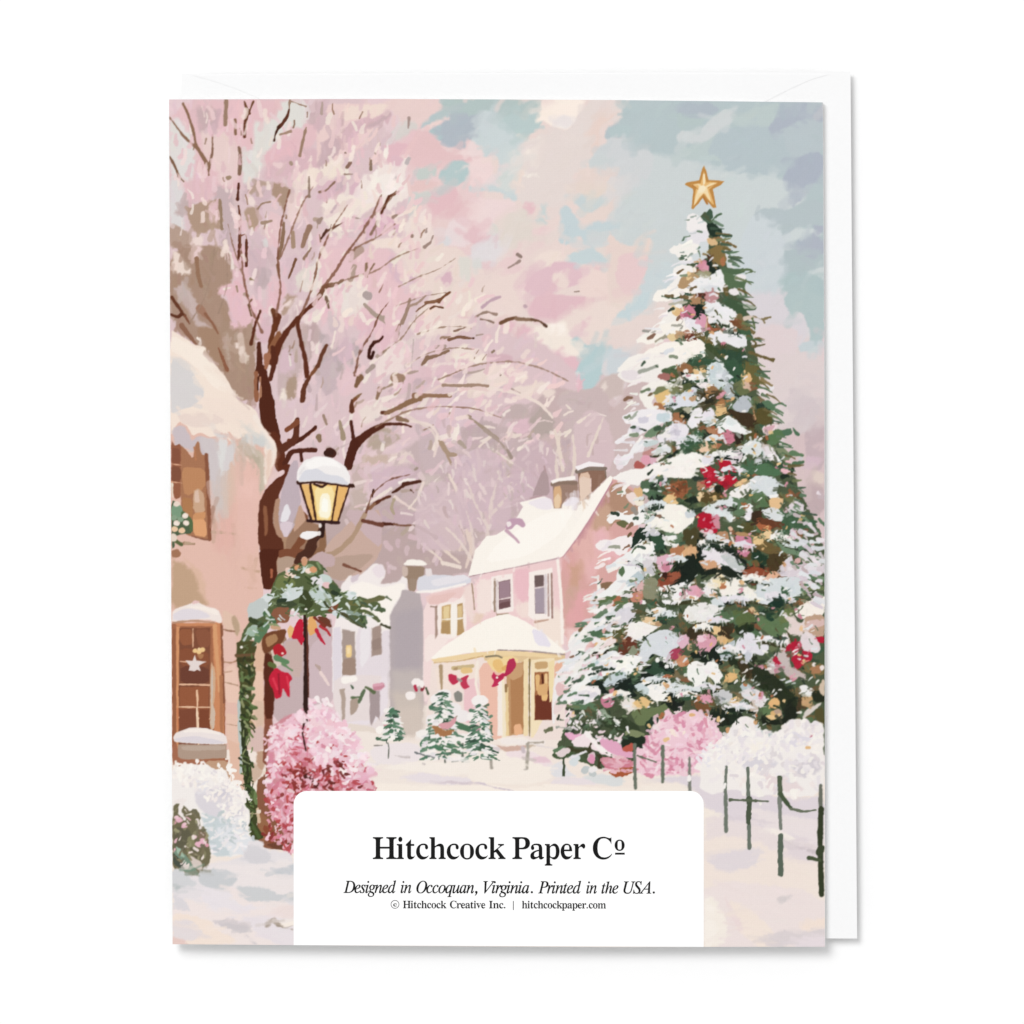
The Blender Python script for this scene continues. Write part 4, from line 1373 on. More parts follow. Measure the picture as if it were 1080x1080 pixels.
A5D = '''
# 7
@ 495 460 6.75
! 1 .4 1
q fdf7f0 1000 280 1020 292 1010 322 930 455 840 605 762 720 705 800 665 852 640 862 620 830 700 700 800 560 880 440 880 400
s c08f9b 9 7 1016 322 934 462 842 616 764 730 700 812 664 858
q e6cebe 785 330 820 290 858 300 860 400 800 455 785 465
s f3d9d2 6 6 862 300 862 400
! 2 1.5 .8
p f0e9ef 660 490 700 440 770 430 780 470 700 500
'''
run(A5D)
A6 = '''
; ---------- street lamp
# 4
@ 160 540 4.5
! 1 .7 1
s 2f1a16 16 24 725 470 730 700 728 990
s 5a3026 8 12 735 500 740 760 740 980
s 26160f 10 14 722 960 715 1060 728 1160
s 33191a 16 20 812 48 806 100 770 140 730 190
p 4a2a20 800 60 822 60 815 110 780 130 785 170 760 210 730 220 700 250 670 245 685 200 720 180 740 130 770 120
s 2a1712 12 16 812 50 808 100
p f4f1f2 700 110 720 90 790 88 798 105 770 118 740 130 705 122
@ 335 420 6.75
s 2c1714 30 34 40 870 25 975
e e9e1de 12 16 0 15 905 8 960
@ 160 300 4.5
q e3b06e 700 945 935 950 880 1130 755 1120
q f2cd83 752 945 880 955 850 1130 775 1120
p f8e2a8 770 950 870 960 845 1120 785 1110
p fdf6df 800 990 840 990 850 1060 840 1110 790 1100
p fffdf4 810 1010 835 1020 835 1080 800 1075
q e8b772 885 960 925 965 880 1130 858 1125
q e9bb78 710 945 745 950 775 1120 758 1115
s 3a1d16 11 11 700 940 755 1115
s 3a1d16 12 11 750 945 778 1120
s 4a2a1e 9 9 880 955 852 1130
s 4a2a1e 9 9 936 960 880 1130
s 3a1d16 22 20 695 938 760 930 860 940 950 955
s 3a1d16 14 8 770 945 805 960 830 945
@ 160 540 4.5
s 33191a 14 16 738 40 800 44 885 48
@ 160 300 4.5
! 1.2 .7 1
p f3efef 685 925 690 880 720 835 780 812 850 820 910 855 940 900 940 950 880 945 800 930 700 938
p dcdce4 695 925 720 880 780 870 830 900 900 910 938 948 860 940 760 928 700 935
p fbf8f7 720 850 790 815 870 830 900 870 860 860 800 860 750 880
s e8e4e6 10 10 700 900 720 870
e 3a1d16 14 14 0 848 796 828 800
s 3a1d16 6 4 930 960 960 960
; -------- garland
# 5
@ 160 540 4.5
! 1 1.2 1
p 55613f 590 300 640 270 720 230 780 230 820 260 810 300 870 330 900 390 1000 400 1080 430 1090 460 980 450 1000 500 1020 540 960 530 880 480 820 480 760 500 700 480 660 460 620 470 560 500 520 560 500 600 420 620 430 560 480 500 540 460 560 380
p 6f7a4c 590 310 640 290 690 340 640 370 580 370
p 8a9a78 700 260 760 240 790 290 740 300
p 3f4a34 560 440 640 400 700 440 640 460
p 7a4a34 840 430 890 430 870 480 830 470
p 8a5a44 580 450 660 450 650 520 580 530 560 500
p 6b3a2a 780 490 840 500 855 550 800 530
p 3b4428 700 370 740 370 770 430 740 480 700 470
e c9d5d2 34 26 20 820 320
p c3d0ce 740 370 800 350 860 400 850 450 810 450 760 410
p d3dbdb 600 400 650 360 720 350 710 400 640 430
p d9dfe0 500 420 540 380 590 390 540 440 500 440
p c3cac9 450 440 520 400 560 440 520 500 460 510
p bac6c2 440 580 460 540 510 530 530 560 490 590
e a3b8a8 32 26 0 480 565
p cfd9dc 860 460 940 470 960 520 920 500 850 490
p e4e0e4 750 310 800 300 820 340 790 360 760 340
p dfe5e8 900 380 960 370 980 410 930 420
e e8c9bd 14 15 0 645 275 722 228
e f2dccf 16 13 0 668 298 740 278
e d79c74 16 14 0 766 272 690 262
e e9c3c6 20 16 30 828 345
e cf9a7a 14 20 0 722 235 
e eecbb8 12 10 0 640 300
s 2c3a2c 20 20 600 420 630 415
s 2c3a2c 22 16 860 380 890 395
s 46583e 26 16 850 350 890 370
s 5a7a5a 40 40 540 540 500 600
s 4b6a4a 26 20 540 480 580 520
s 39452b 24 22 470 510 510 530
p 8e9a72 540 520 600 530 610 550 580 560
s c9a184 18 18 570 545 600 550
e f3eeea 8 8 0 425 640 490 625 668 462 730 460 480 600
s 4a4a30 16 12 880 470 940 500 1000 545
s 6a6a40 22 12 940 430 1000 440 1080 400
s 55603a 24 10 940 460 1020 470 1075 510
s 55603a 20 8 1020 420 1090 400
s 3d4a38 14 8 990 480 1010 540
s 57663f 20 16 760 460 820 490
s 52643f 12 10 900 440 880 500
s 4f5a38 12 10 1060 455 1090 470
; garland tail on white house
@ 335 580 6.75
s 6a6a48 36 22 300 380 400 350 465 340
s 4f5f45 30 24 390 410 470 425
s 5f6647 20 24 350 440 430 500
s 4a4a38 16 22 450 530 510 550
s 65705a 14 12 490 335 520 355
s 51604a 24 16 230 470 280 510 340 550
s 5f7058 26 20 330 470 345 515
s 8fa096 30 24 220 440 300 460
; gold ornaments and bows
@ 160 540 4.5
! 1 .8 1
p e3ab6e 740 500 765 490 785 530 780 570 750 590 738 560
p e5b87c 640 560 655 535 675 550 670 590 650 595
p c01f3c 680 530 700 505 720 510 715 630 700 620 690 600 660 600
s c01f3c 14 8 715 600 708 625
s bd2741 20 8 780 560 800 600 820 625
s b5323c 16 8 800 540 830 560 845 585
s 7a3428 14 14 770 500 820 540
p b2202f 570 640 600 620 630 640 640 670 610 690 580 680
e f0d3cc 6 6 0 590 680 620 670
s 5f8560 30 20 590 690 640 710
s 5c6a3c 24 20 560 720 580 730
s 6a8a64 14 8 620 720 665 750
p c4213c 560 770 590 735 620 760 650 760 668 790 650 810 655 880 640 870 620 830 615 880 585 885 575 840 552 810
s 9c1a30 10 8 600 770 605 860
s dc3a52 12 8 575 790 595 840
s dc3a52 10 8 640 780 650 830
'''
run(A6)
CUR[0] = 5
GP = [(rnd.uniform(0,1),rnd.uniform(0,1)) for _ in range(1)]
dabs([(258,690),(255,668),(275,650),(290,615),(315,592),(340,595),(352,615),(380,628),(400,640),(385,655),(350,648),(320,650),(285,655),(270,680)], 120, ['3d4a2e','5d6c48','7f8f6c','c9d5d4','dfe6e7','46583e','a6b5a2'], (3,8), (1.2,3.4), 0, 1.2, .03, .95)
dabs([(252,690),(268,690),(266,880),(256,880)], 110, ['2e3822','4a5a34','64784a','3a4426','8a9068'], (3,9), (1.2,3.2), 1.2, .9, .03, .95)
A7 = '''
; ---------- pink bush
# 10
@ 160 780 4.5
! 2 2 1
p cf8c98 550 -50 640 -120 780 -130 920 -40 990 110 1050 230 740 250 680 300 680 480 640 490 600 400 540 300
p d796a2 545 0 620 -60 720 -80 880 -40 960 40 1040 180 1070 240 920 250 800 230 740 200 700 120 600 200 560 140
p ecccd8 700 -120 860 -160 900 -60 960 0 980 100 1020 180 900 200 820 100 740 20
p 8a3430 640 120 720 100 740 160 700 240 680 300 640 240
p 4a201c 700 170 790 130 800 220 740 250 690 280
p a84040 770 110 860 150 900 200 850 210 800 190
p e6b9cc 560 0 640 -40 720 0 700 80 600 60
@ 175 740 6.75
p 8a4a34 690 880 760 900 820 1000 720 1010
'''
run(A7)
BR = [(281,800),(296,765),(322,752),(345,760),(365,775),(378,798),(388,815),(398,834),(330,842),(312,860),(312,900),(300,905),(285,880),(280,850)]
dabs(BR, 420, ['e3a9b8','d98fa2','edc4d0','f2d6df','c66c7c','e9b6c6','b54a50'], (2.5,8), (2,5), 0, 1.6, .03, .95, 1.3)
dabs([(278,880),(290,800),(315,800),(330,835),(312,860),(312,900)], 150, ['e9b4c4','d57f92','b2484a','f0cdd8','8a3434','e6a3b4'], (2,7), (1.8,4.4), 0, 1.6, .03, .95, 1.3)
dabs([(325,735),(350,740),(372,775),(390,800),(396,830),(340,815),(322,780)], 190, ['f2d5df','ecc3d1','f5e2e8','e6b4c5','f7ecee'], (3,9), (2.5,6), 0, 1.6, .02, .95, 1.3)
dabs([(284,800),(292,765),(322,748),(322,800)], 90, ['f0ccd8','f5dfe6','e2a4b5','d98ba0'], (3,8), (2.5,5), 0, 1.6, .02, .95, 1.3)
dabs([(300,850),(325,800),(360,800),(385,832),(330,836)], 60, ['6e2a28','a94046','c4646e','8a3636'], (2,6), (1.5,3.5), 0, 1.6, .03, .9, 1.2)
dabs([(302,770),(322,768),(322,790),(302,800)], 26, ['b8444a','c66070'], (3,8), (1,2.4), 0, .5, .03, .8, .8)
dabs([(278,770),(300,760),(318,748),(300,800),(280,830)], 60, ['f0c9d5','f6e3e8'], (2,5), (2,4), 0, 1.6, .02, .95, 1.2)
A8 = '''
# 4
@ 160 540 4.5
! 1 .8 1
s 2f1a16 20 24 728 780 730 900 728 990
s 3a1a18 10 6 722 1000 712 1040 730 1130
# 11
; ---------- white bush at the left
@ 175 740 6.75
! 1.5 3.5 1
p f3eeec 30 490 120 450 180 460 280 450 330 490 420 490 460 560 540 620 560 720 600 780 580 900 620 980 560 1100 300 1100 30 1000
! 3 2 1
p d8d3dc 200 640 300 600 460 640 500 760 560 800 420 860 300 820 220 740
p cdc8d4 280 600 440 620 430 690 340 660
p c2cfd5 240 790 320 800 440 860 420 1000 480 1100 330 1100 290 940
p cbc9d4 450 740 520 760 560 820 500 800
p dfe3ea 340 900 480 860 600 960 640 1000 560 1100 440 1060
p e4e1e8 200 560 300 540 300 640 220 660
@ 175 740 6.75
! 1.2 1.5 1
p 4f4a2c 44 750 80 720 130 740 160 780 210 760 245 800 240 880 290 950 320 1090 300 1200 200 1260 44 1230
p 3c3a24 60 880 160 900 200 1000 100 1080 50 1020
p 6b6a42 140 960 200 950 210 1060 150 1090
p 64503a 210 900 290 930 300 1000 230 980
e e6a9bf 28 20 10 90 840 260 990 230 1010
e d9899f 14 12 0 60 860 290 1020
e ecc0cc 18 14 0 70 820 130 870 200 960
s f0e8e6 26 26 120 700 90 780 130 830
s efe6e4 20 16 60 710 140 700
s e9dddc 30 20 220 840 240 900
@ 160 780 4.5
! 1.2 1.2 1
p 5b7a66 98 520 150 530 200 600 230 640 180 640 120 600
p 8fb09a 110 500 140 520 160 560 120 545
p 1f2a20 98 530 150 580 160 620 100 590
p cfc0b8 170 540 240 580 235 630 190 600
s 3f3d24 24 18 190 520 220 560
; snow on ground bottom left
# 9
! 3 2.4 1
p e3dfe6 100 600 200 650 270 590 430 560 460 480 520 480 540 520 680 540 680 900 400 900 100 880
p ece5e8 270 590 480 590 680 560 680 760 400 760 250 660
p cfcfd8 430 560 460 490 560 530 560 590 480 590
p f0e4e4 120 780 400 690 680 780 680 990 90 990 90 830
p bfc6ce 220 620 330 610 410 650 380 690 330 720 220 680
p c3c9d0 390 690 540 700 600 740 680 720 680 765 560 770 430 760
p bcc4ce 570 635 640 600 680 580 680 640 620 640
p d5d3dc 100 720 160 770 190 820 110 800
p e8e3ec 220 700 370 720 420 790 560 790 400 820 260 800
p f4e2d6 95 820 200 830 280 860 300 900 420 950 300 980 95 980
p e1d9df 100 860 180 850 250 910 200 950 100 960
p e6dfe8 290 850 420 840 480 900 560 960 680 990 680 860 560 830
p c4bfc7 290 860 360 850 440 870 470 890 450 920 380 900 310 880
s c9c3cb 12 8 440 920 490 970
p e3c2bd 95 935 150 945 180 975 95 978
p ecdcdc 560 800 680 780 680 840 600 840
s 8f8073 20 24 545 880 575 855 600 875
s a09184 12 8 590 870 640 890 665 880
s 8a7b6e 8 10 595 880 665 900
p f9efe6 600 860 680 850 680 880 630 890
p a9b5ba 100 640 140 660 140 700 110 720
p c9ced6 100 610 130 620 220 680 180 700 100 690
; bottom right snow
@ 640 780 3.857
! 4 3 1
p f5ebe1 -10 200 130 190 300 170 400 200 500 230 560 300 560 400 400 420 380 220 -10 215
p d9d0dc 120 165 330 140 480 160 600 210 740 240 890 230 890 460 700 440 560 340 430 300 340 180
p e6dadd 400 300 560 330 720 380 890 440 890 560 640 470 400 420
p f1e3db 390 390 600 400 720 480 890 500 890 620 640 640 390 600
p dcd4dd 390 480 520 440 640 440 590 520 460 540
p ecdfe0 390 560 890 620 890 860 390 860
p f3e4da 480 640 600 700 700 800 640 860 560 800
p ead7d9 470 620 520 700 560 770 540 790 500 720
p f6efe6 395 620 440 650 490 740 480 820 440 845 395 845
p faf4ed 400 640 430 680 450 780 420 840 395 840
p d4ccd2 600 810 720 770 820 780 890 760 890 800 780 820 700 850
p e3d9e2 780 800 890 790 890 850 760 850
p f4e1d5 780 750 890 720 890 760 800 780
p cfc8cc 700 640 760 625 740 655 690 665
p f6efe9 620 360 700 350 760 400 800 440 770 440 700 390
p ddd1da 760 400 860 460 840 500 740 470
p c9b9ae 400 170 460 180 470 215 430 195
p b99387 395 175 440 165 470 205
p e8dee2 560 260 700 300 890 330 890 440 740 380 580 330
s bfb5bd 10 16 720 410 780 440 850 455
s d3c9d4 14 10 500 320 620 330 680 340
s 8f8378 14 26 760 190 800 185 820 180
s 8f8378 16 16 645 185 648 205
s 9f9da3 8 8 880 120 882 140
'''
run(A8)
dabs([(182,815),(215,808),(240,815),(258,835),(262,870),(255,885),(240,870),(225,845),(200,835)], 170, ['fbf7f2','f6efeb','ece6ea','dcd6de','fdf9f4'], (2,6), (1.6,4), 0, 1.6, .01, .95, 1.2)
dabs([(215,860),(240,855),(262,870),(268,885),(245,900),(225,900)], 90, ['f3f1f4','dde3ea','c3cfd6','eceaf0','b3c3ca'], (2,6), (1.6,3.6), 0, 1.6, .02, .95, 1.2)
dabs([(182,850),(205,855),(222,880),(218,905),(200,915),(182,905)], 60, ['3a3820','5d5a36','7a7850','e6a9bf','ecdcd8','4a4428'], (2,6), (1.4,3.4), 0, 1.6, .02, .95, 1.2)

CUR[0] = 9
rebrush([(182,910),(312,900),(312,994),(182,994)], 160, (8,26), (2,5), .1, .35, .008, .6, 2)
rebrush([(744,850),(868,830),(868,996),(744,996)], 300, (8,26), (2,5), .1, .35, .008, .6, 2)
rebrush([(390,800),(600,800),(740,830),(740,835),(390,835)], 100, (8,22), (1.5,4), .05, .25, .008, .6, 2)
A9 = '''
# 2
@ 0 0 1
! 1.2 2.5 1
p 4c5a40 740 222 750 228 762 262 772 300 790 330 788 352 800 380 800 420 815 440 822 470 835 500 850 530 868 570 870 620 872 780 870 800 700 800 640 812 600 800 585 790 600 760 620 720 640 660 660 620 680 560 690 500 700 440 705 390 715 350 722 300 725 260
! 1.2 1.2 1
'''
run(A9)
GROW[0] = .75
FT0 = [(741,240),(765,300),(785,345),(795,400),(815,450),(835,500),(850,560),(855,640),(866,700),(862,790),(700,790),(610,790),(595,760),(625,700),(650,640),(675,560),(690,480),(705,400),(718,330)]
dabs(FT0, 900, ['1f2e24','26372c','3a4a34','4a4a2c','5a4a2a','6f5a38','55704f','3d5c46','7a6a48','8a5a3c','6b7a54'], (4,13), (3,7), .3, 1.0, .02, .95, 1.2)
A9 = '''
@ 0 0 1
! 1.2 1.5 1
p 46523a 600 770 640 740 700 720 760 760 740 800 690 800 620 805
@ 655 220 6.75
p f3eeee 460 60 520 30 600 90 630 130 620 200 560 240 500 220 470 160
p e8e4ea 470 170 540 150 620 160 620 330 560 380 440 390 410 350 460 300
p f6f1ec 340 300 380 260 480 240 560 260 540 310 480 370 410 360 400 320
p d5dce0 560 240 620 230 620 340 540 380 500 340 560 300
p f5f0ec 370 430 420 400 520 410 500 520 430 560 300 600 220 660 250 590 340 560 380 500
p fbf4ec 220 650 260 590 350 560 480 560 490 620 400 640 300 660
p f4efea 330 720 420 660 460 800 420 860 300 900 180 940 100 945 160 890 280 830 300 780
p faf3ea 100 940 200 880 320 820 440 790 560 880 590 900 440 880 330 910 220 960
p fbf4ec 90 1080 200 1000 320 950 460 940 550 920 600 980 590 1060 480 1060 400 1090 90 1150
s 3e5a46 26 30 620 30 635 10 640 60
s 4f6b50 14 20 710 35 670 55 640 90
s 4a6650 10 30 575 60 620 100 650 120
p 1f3328 610 110 660 100 720 160 700 200 640 195 620 160
s 6f8a74 24 20 660 90 720 120
s 3c5a45 26 20 680 170 740 190 780 190
s 8f6f45 30 20 640 220 700 210 730 240
s 7a6238 20 18 700 250 770 245 815 270
s 7f6a3c 14 14 730 270 770 290
p e0b986 610 210 670 220 690 250 640 265 615 240
p 8a7040 610 300 700 250 740 290 750 360 720 410 640 360 600 330
p b07048 700 370 730 340 740 390 715 405
s 4a3020 30 20 620 330 640 370
p 1a2a22 590 370 650 370 700 430 690 460 640 470 610 430
s dfe0e6 14 30 740 300 780 390
s e0dde0 14 20 760 340 790 420
p d98fa2 540 400 560 370 600 375 620 430 600 460 570 440
p e09aae 590 390 625 410 610 455 585 440
e f6e2cc 18 24 0 520 430
p 9f9a78 540 440 600 440 640 460 600 490 500 520
p b8946a 430 490 500 450 560 480 500 530 460 560 400 560
e ecc892 20 26 0 480 475
s 4f6a4c 50 34 730 440 800 450 860 440
s 5f7350 14 8 850 440 900 430 950 450
s 5f7350 12 10 890 460 930 445
p 55704f 710 450 820 480 900 500 870 560 820 560 760 560 720 510
s 55704f 30 8 840 520 870 560 890 615
s 55704f 16 10 880 510 940 525
s 55704f 16 8 820 560 850 610
e efe8ea 40 26 0 850 490 800 590
p f1eff1 480 540 560 490 640 480 700 430 715 460 740 540 730 590 680 590 640 560 560 600 490 600 520 560
p dcdfe4 560 560 640 540 700 560 640 590 580 600
s 6b5a34 40 30 740 560 750 610
p c58b90 590 590 660 590 690 640 660 670 590 650
s c58b90 14 10 600 600 590 650
p b2855f 470 630 560 600 600 640 560 680 500 680
s 5a2c20 20 24 540 610 590 610
s 48624a 14 24 290 620 380 640 440 620 
s 50694c 14 10 420 600 450 640
s b9b5a4 20 30 340 680 460 660
p 3f5a3e 690 600 780 640 880 680 960 700 950 720 880 720 880 780 820 740 740 680
p a9b0a0 860 670 960 700 940 710 870 710
p eeedf0 580 690 680 650 720 700 800 720 830 800 760 800 680 770 600 750
p 162620 500 680 570 680 600 730 560 780 520 760
p d47f98 420 710 470 680 530 730 520 770 460 790 420 760
p b8607a 440 740 500 740 490 780 450 780
p df9cb4 520 800 570 750 605 760 600 840 550 840
e e6bd84 30 30 0 390 730
e f1d3a0 20 24 0 370 710
p a05a3c 610 770 700 780 820 820 780 870 700 860 640 880 610 860
p 7a4a2c 740 800 860 800 920 850 880 880 800 850
s d9b49a 12 10 612 770 605 870
s 7a6a44 40 30 840 760 870 840 940 880
s d9c4b4 30 16 880 780 960 770
s 8a7a58 14 8 940 760 1000 790 1060 770
s 8a7a58 12 8 1000 780 1020 810
p ece8ee 450 790 540 800 600 900 540 880 460 840
s a9a79c 16 20 360 830 440 830 420 860
s 9d9a94 20 20 155 870 240 870
s a39c88 20 30 250 945 300 910 340 900
p e8cc98 330 900 380 890 400 930 350 945
p c09a70 380 890 440 870 420 930 390 930
p 6e3426 440 900 540 880 530 930 470 945
p b5806a 440 870 480 860 490 900 450 900
p eceaee 610 900 680 870 730 860 760 880 830 870 890 910 890 980 830 990 760 960 700 950 650 980
p f5ece6 690 870 730 850 750 880 710 890
s 6f6034 40 40 560 900 640 960
s 3f4f30 50 40 620 980 700 1040 850 1010
p 2f4a38 700 990 820 1020 880 1010 900 1090 700 1090
s 3f5f44 40 40 800 870 900 880 920 920
s 6b5f38 26 16 900 910 960 950 950 980
s 6b5f38 14 10 950 920 1020 930
s 6b5f38 20 10 920 1030 1000 1050 1080 1080
s 54705a 30 30 500 1070 560 1050
s c5c2cc 12 12 280 1030 320 1030
s a5a8a4 14 12 245 1045 262 1040
@ 640 300 4.5
p e7ecec 480 360 540 350 580 440 560 480 500 480 470 440
p 2f4d3a 520 300 640 330 650 400 650 480 590 460 580 380 540 330
p 51502c 640 340 740 400 720 440 640 440
s 6b5a34 14 8 680 320 740 345 790 355
s 4f6a50 14 8 680 380 770 440
s 8a7a50 12 8 720 430 775 480
s 5a6a3e 14 8 690 160 700 200 700 210
e eae5ea 30 16 0 760 490
@ 635 380 9
p f7f1eb 280 -60 600 -60 820 0 700 40 560 80 460 90 360 130 280 90 200 110 130 100
p f3ede9 140 130 260 60 400 60 540 80 620 140 600 190 520 200 420 200 280 210 180 180
p e9dfe3 180 100 300 90 380 150 300 180 200 170
s a3a79c 40 26 360 105 450 75 520 50
s 4a5f48 12 10 510 50 525 60
p 4a6040 560 100 600 70 640 90 720 100 680 150 580 120
p a86a64 530 150 570 120 640 130 640 180 570 185
p 9a6a44 700 60 820 30 860 100 800 140 720 100
p 4f5a34 650 140 760 110 820 200 860 230 800 280 740 260 650 200
p 17221c 730 110 830 120 830 180 780 200 730 160
e f6f2ee 26 24 0 790 100
e b8bcb0 10 20 0 785 155
p e8c088 860 80 960 65 980 110 960 160 900 190 840 190 880 140
p f3e9ea 900 180 1090 60 1090 240 1000 270 900 240
p c9d6da 1010 80 1100 0 1130 60 1200 180 1080 280 1000 160
p 35543c 820 0 980 -20 1090 0 1000 40 900 50 840 40
p f6f1ea 380 260 480 200 560 190 640 210 740 240 750 290 640 250 560 240 500 300 460 420 540 480 460 480 400 420 350 340
p 7a8058 480 300 560 240 720 260 740 290 640 330 520 330
s 6f8064 24 14 370 295 440 270 460 300
p e8bf7c 500 330 540 320 580 290 640 270 650 320 620 380 580 430 540 410 510 370
p b0734a 490 400 560 410 600 470 500 450
p dfe1ea 600 380 700 340 780 300 830 350 900 400 880 440 760 430 680 470 600 440
p d6dae3 780 290 860 250 900 280 840 340 780 330
p 46402a 900 300 980 280 1090 260 1090 400 1000 440 960 480 920 420
e 9a7048 60 40 0 1030 280
p 2a2a1e 950 330 1000 300 1060 380 980 420
p c59a72 820 360 890 330 880 380 840 380
e f5f0f0 22 18 0 910 355 960 370
p f1ecf2 800 600 880 450 940 440 940 500 920 600 860 640 820 620
p ebe4ee 930 560 960 500 1030 440 1060 480 1050 600 1000 630
p a86c48 670 500 740 490 780 560 800 600 700 590 660 560
p 1e2a22 730 490 850 480 830 540 790 570 740 540
p b5b29a 760 450 860 440 830 500 780 490
p f1ecf0 190 540 240 500 330 480 420 460 560 470 650 480 670 560 560 600 460 640 380 690 280 720 220 740 150 790 120 770 240 690 260 640 280 600 220 580
p c9d8e0 520 500 640 500 640 570 560 590 510 560
p d5d0de 340 550 430 530 430 580 360 590
p d8d2de 280 640 350 620 380 660 300 690
s a9b0a4 20 16 260 570 330 485
p 6f8a6c 390 720 440 660 540 610 540 660 480 730
s 4f6a50 20 30 550 660 590 610 660 590
p ece6ee 510 720 600 650 680 600 800 610 820 660 780 740 740 840 700 840 700 760 620 760 540 780
p d2ccda 640 650 700 620 740 700 720 720 660 680
p 3c6044 760 780 820 720 900 660 960 680 960 760 880 830 800 860 750 860
p 35513b 720 860 820 830 860 860 760 880
p f0eef0 340 760 460 740 500 760 400 800 380 860 320 860 280 900 240 960 200 1000 110 980 100 950 200 900 260 880 300 800
s c9d5d6 60 50 420 790 510 770
e f5efed 16 20 0 270 800
p c58a86 380 880 460 840 540 830 500 900 440 900 400 900
e e6a0b4 52 46 0 415 940
p b85a54 300 980 340 950 400 990 380 1030 320 1030
p e0b0c0 450 920 560 870 600 880 520 940 470 990
p f4f1ee 470 900 560 840 570 780 620 800 620 880 540 910
s 5a6a5a 14 16 570 800 600 775 620 775
s 7c8060 40 30 640 800 660 880
p 1c2420 960 680 1010 680 1030 720 980 720
p f0c8a8 910 860 940 800 980 740 1000 780 1010 850 960 870
p b9805c 960 640 1090 640 1090 760 1040 740 1020 690
p 6b7048 1010 800 1090 760 1090 900 1030 900 
p f8f4ee 280 1080 480 990 640 930 760 880 860 870 960 900 1040 960 980 1010 880 1010 860 1110 700 1110 500 1100
e e6e2ea 60 50 0 1000 930
p ecdfe6 110 940 160 880 200 1000 150 1040
@ 755 380 9
p 34573f 70 0 240 0 250 140 180 210 120 120
p 6a6236 250 10 400 60 410 130 400 240 330 190 260 130
p 677049 170 220 240 180 330 290 240 330 180 310
p d4dde0 0 100 80 80 140 180 120 210 0 250
p e7b87c 250 130 320 130 340 190 280 200
p ddb8a0 240 210 300 200 320 260 260 270
s 4f6b4c 20 10 330 30 420 50
s 4f6b4c 24 10 400 100 500 165
s 907a50 30 16 420 190 480 210 525 235
e efe0e4 60 40 10 440 300
p b6bdc2 70 230 150 230 170 320 140 390 90 350
p bac0c8 150 430 240 340 320 340 350 410 290 490 200 490
p 5f6e48 330 350 400 350 420 400 370 420
p 223a30 380 430 430 390 530 460 500 490 450 440 400 460
p 57785a 430 390 500 380 560 440 540 480 480 440
s 57785a 26 14 560 420 610 400 660 430
s 57785a 14 10 560 480 630 520
p 5a5028 380 470 450 440 530 500 520 590 440 600 380 600
p 40301e 100 450 200 490 360 510 380 600 350 660 280 640 180 540
s c0906a 30 20 350 430 365 550
s 7a6a58 12 12 540 600 590 600
e f0d3b4 10 10 0 -500 -500
p e9c084 0 400 80 400 100 490 40 520 0 510
s b0784a 40 30 20 400 130 390
p f3f2f2 10 600 110 510 180 560 280 660 350 670 340 690 260 700 200 680 100 660 40 720 10 660
p e0e6e6 110 520 200 590 150 620 100 600
p d07a90 60 730 100 650 180 700 190 750 140 790 80 780
e a84a5c 10 8 0 90 745 60 690
p b06a4c 0 640 40 720 60 800 0 840
p f0d9dc 440 640 540 600 590 610 560 650 490 700 450 690
p d9a9b4 450 650 560 610 540 640 470 690
p 57784f 510 700 580 650 640 670 650 720 600 740 560 790 480 790
p 4f7358 620 670 700 640 720 690 660 710
s 4f7358 16 30 730 640 750 670 775 700
p 56502c 280 700 380 680 460 740 400 750 280 750
p 30251a 170 690 260 700 250 770 190 800
p dfe3e4 230 830 300 770 400 750 440 840 420 890 330 900 250 870
p e6dde2 430 800 540 830 560 900 520 950 460 900
p f6f2f2 490 900 560 890 620 950 560 960
p 7d8a68 560 810 640 820 700 900 680 980 620 920
p dccfd6 0 880 200 850 260 890 200 980 100 970 0 940
p 466a4c 230 990 300 920 360 960 360 1080 260 1080
p 4d7452 370 1000 480 970 600 1040 620 1090 380 1090
p 33503a 420 910 480 930 540 990 620 980 640 1020 560 1010 460 960
p d0d2d6 370 940 420 930 440 970 380 980
p efb9c4 600 1050 660 990 660 950 700 950 700 1050 660 1070
s 5f7f5c 60 30 720 880 820 900
s 4f7052 40 30 740 980 820 960
e cfc8cc 30 20 0 800 930
p c2102e 20 960 130 950 140 1010 200 1070 100 1090 40 1050
@ 595 500 7.714
p f7f2ee 500 -30 600 -40 860 -60 1000 -60 960 40 840 0 720 20 640 40 600 90 520 80 460 190 480 100 500 60 400 40 400 20
p 4f6b50 620 60 700 40 760 80 860 40 840 120 770 140 760 190 680 180 630 140
e f3f0ee 14 34 20 735 80 775 60 815 60
e f3f0ee 22 14 0 665 130
p 9c5a38 840 90 920 60 1000 50 1010 140 960 190 880 180 850 140
p 7a4428 900 80 1000 60 1000 140 920 150
p 1b2820 700 190 760 150 800 200 760 240 710 220
p 1b2820 980 200 1080 170 1090 230 1000 230
p eec68a 800 210 850 160 900 190 930 240 860 240
p e3b680 560 120 620 110 630 180 580 190
p f0dcd8 500 170 560 140 600 200 600 260 540 230
p f5e9d6 560 190 640 190 650 260 580 250
p f6f3f1 340 370 380 330 430 300 500 330 600 320 600 260 640 260 680 370 580 420 500 380 420 360 380 395
p 6a6a44 420 390 470 370 520 400 490 430 430 410
s 9a9088 40 40 560 280 580 310
p f8f3ea 690 310 740 270 840 240 940 250 1020 290 1060 340 1020 410 960 450 920 490 840 470 760 430 690 420 650 380 700 370
p cfd6dc 980 310 1050 300 1070 340 990 350
s 4f7358 26 20 660 350 700 340
p 1d3026 560 500 600 440 680 430 760 470 830 500 820 560 830 640 760 650 720 580 640 540 560 600 520 590
p 2f4f3a 700 500 800 500 820 600 740 620
p cfcdd6 660 500 690 450 760 450 780 490 700 500
p 5f7a5c 800 470 900 490 980 470 960 540 900 560
s f4f2f0 34 30 810 520 900 515
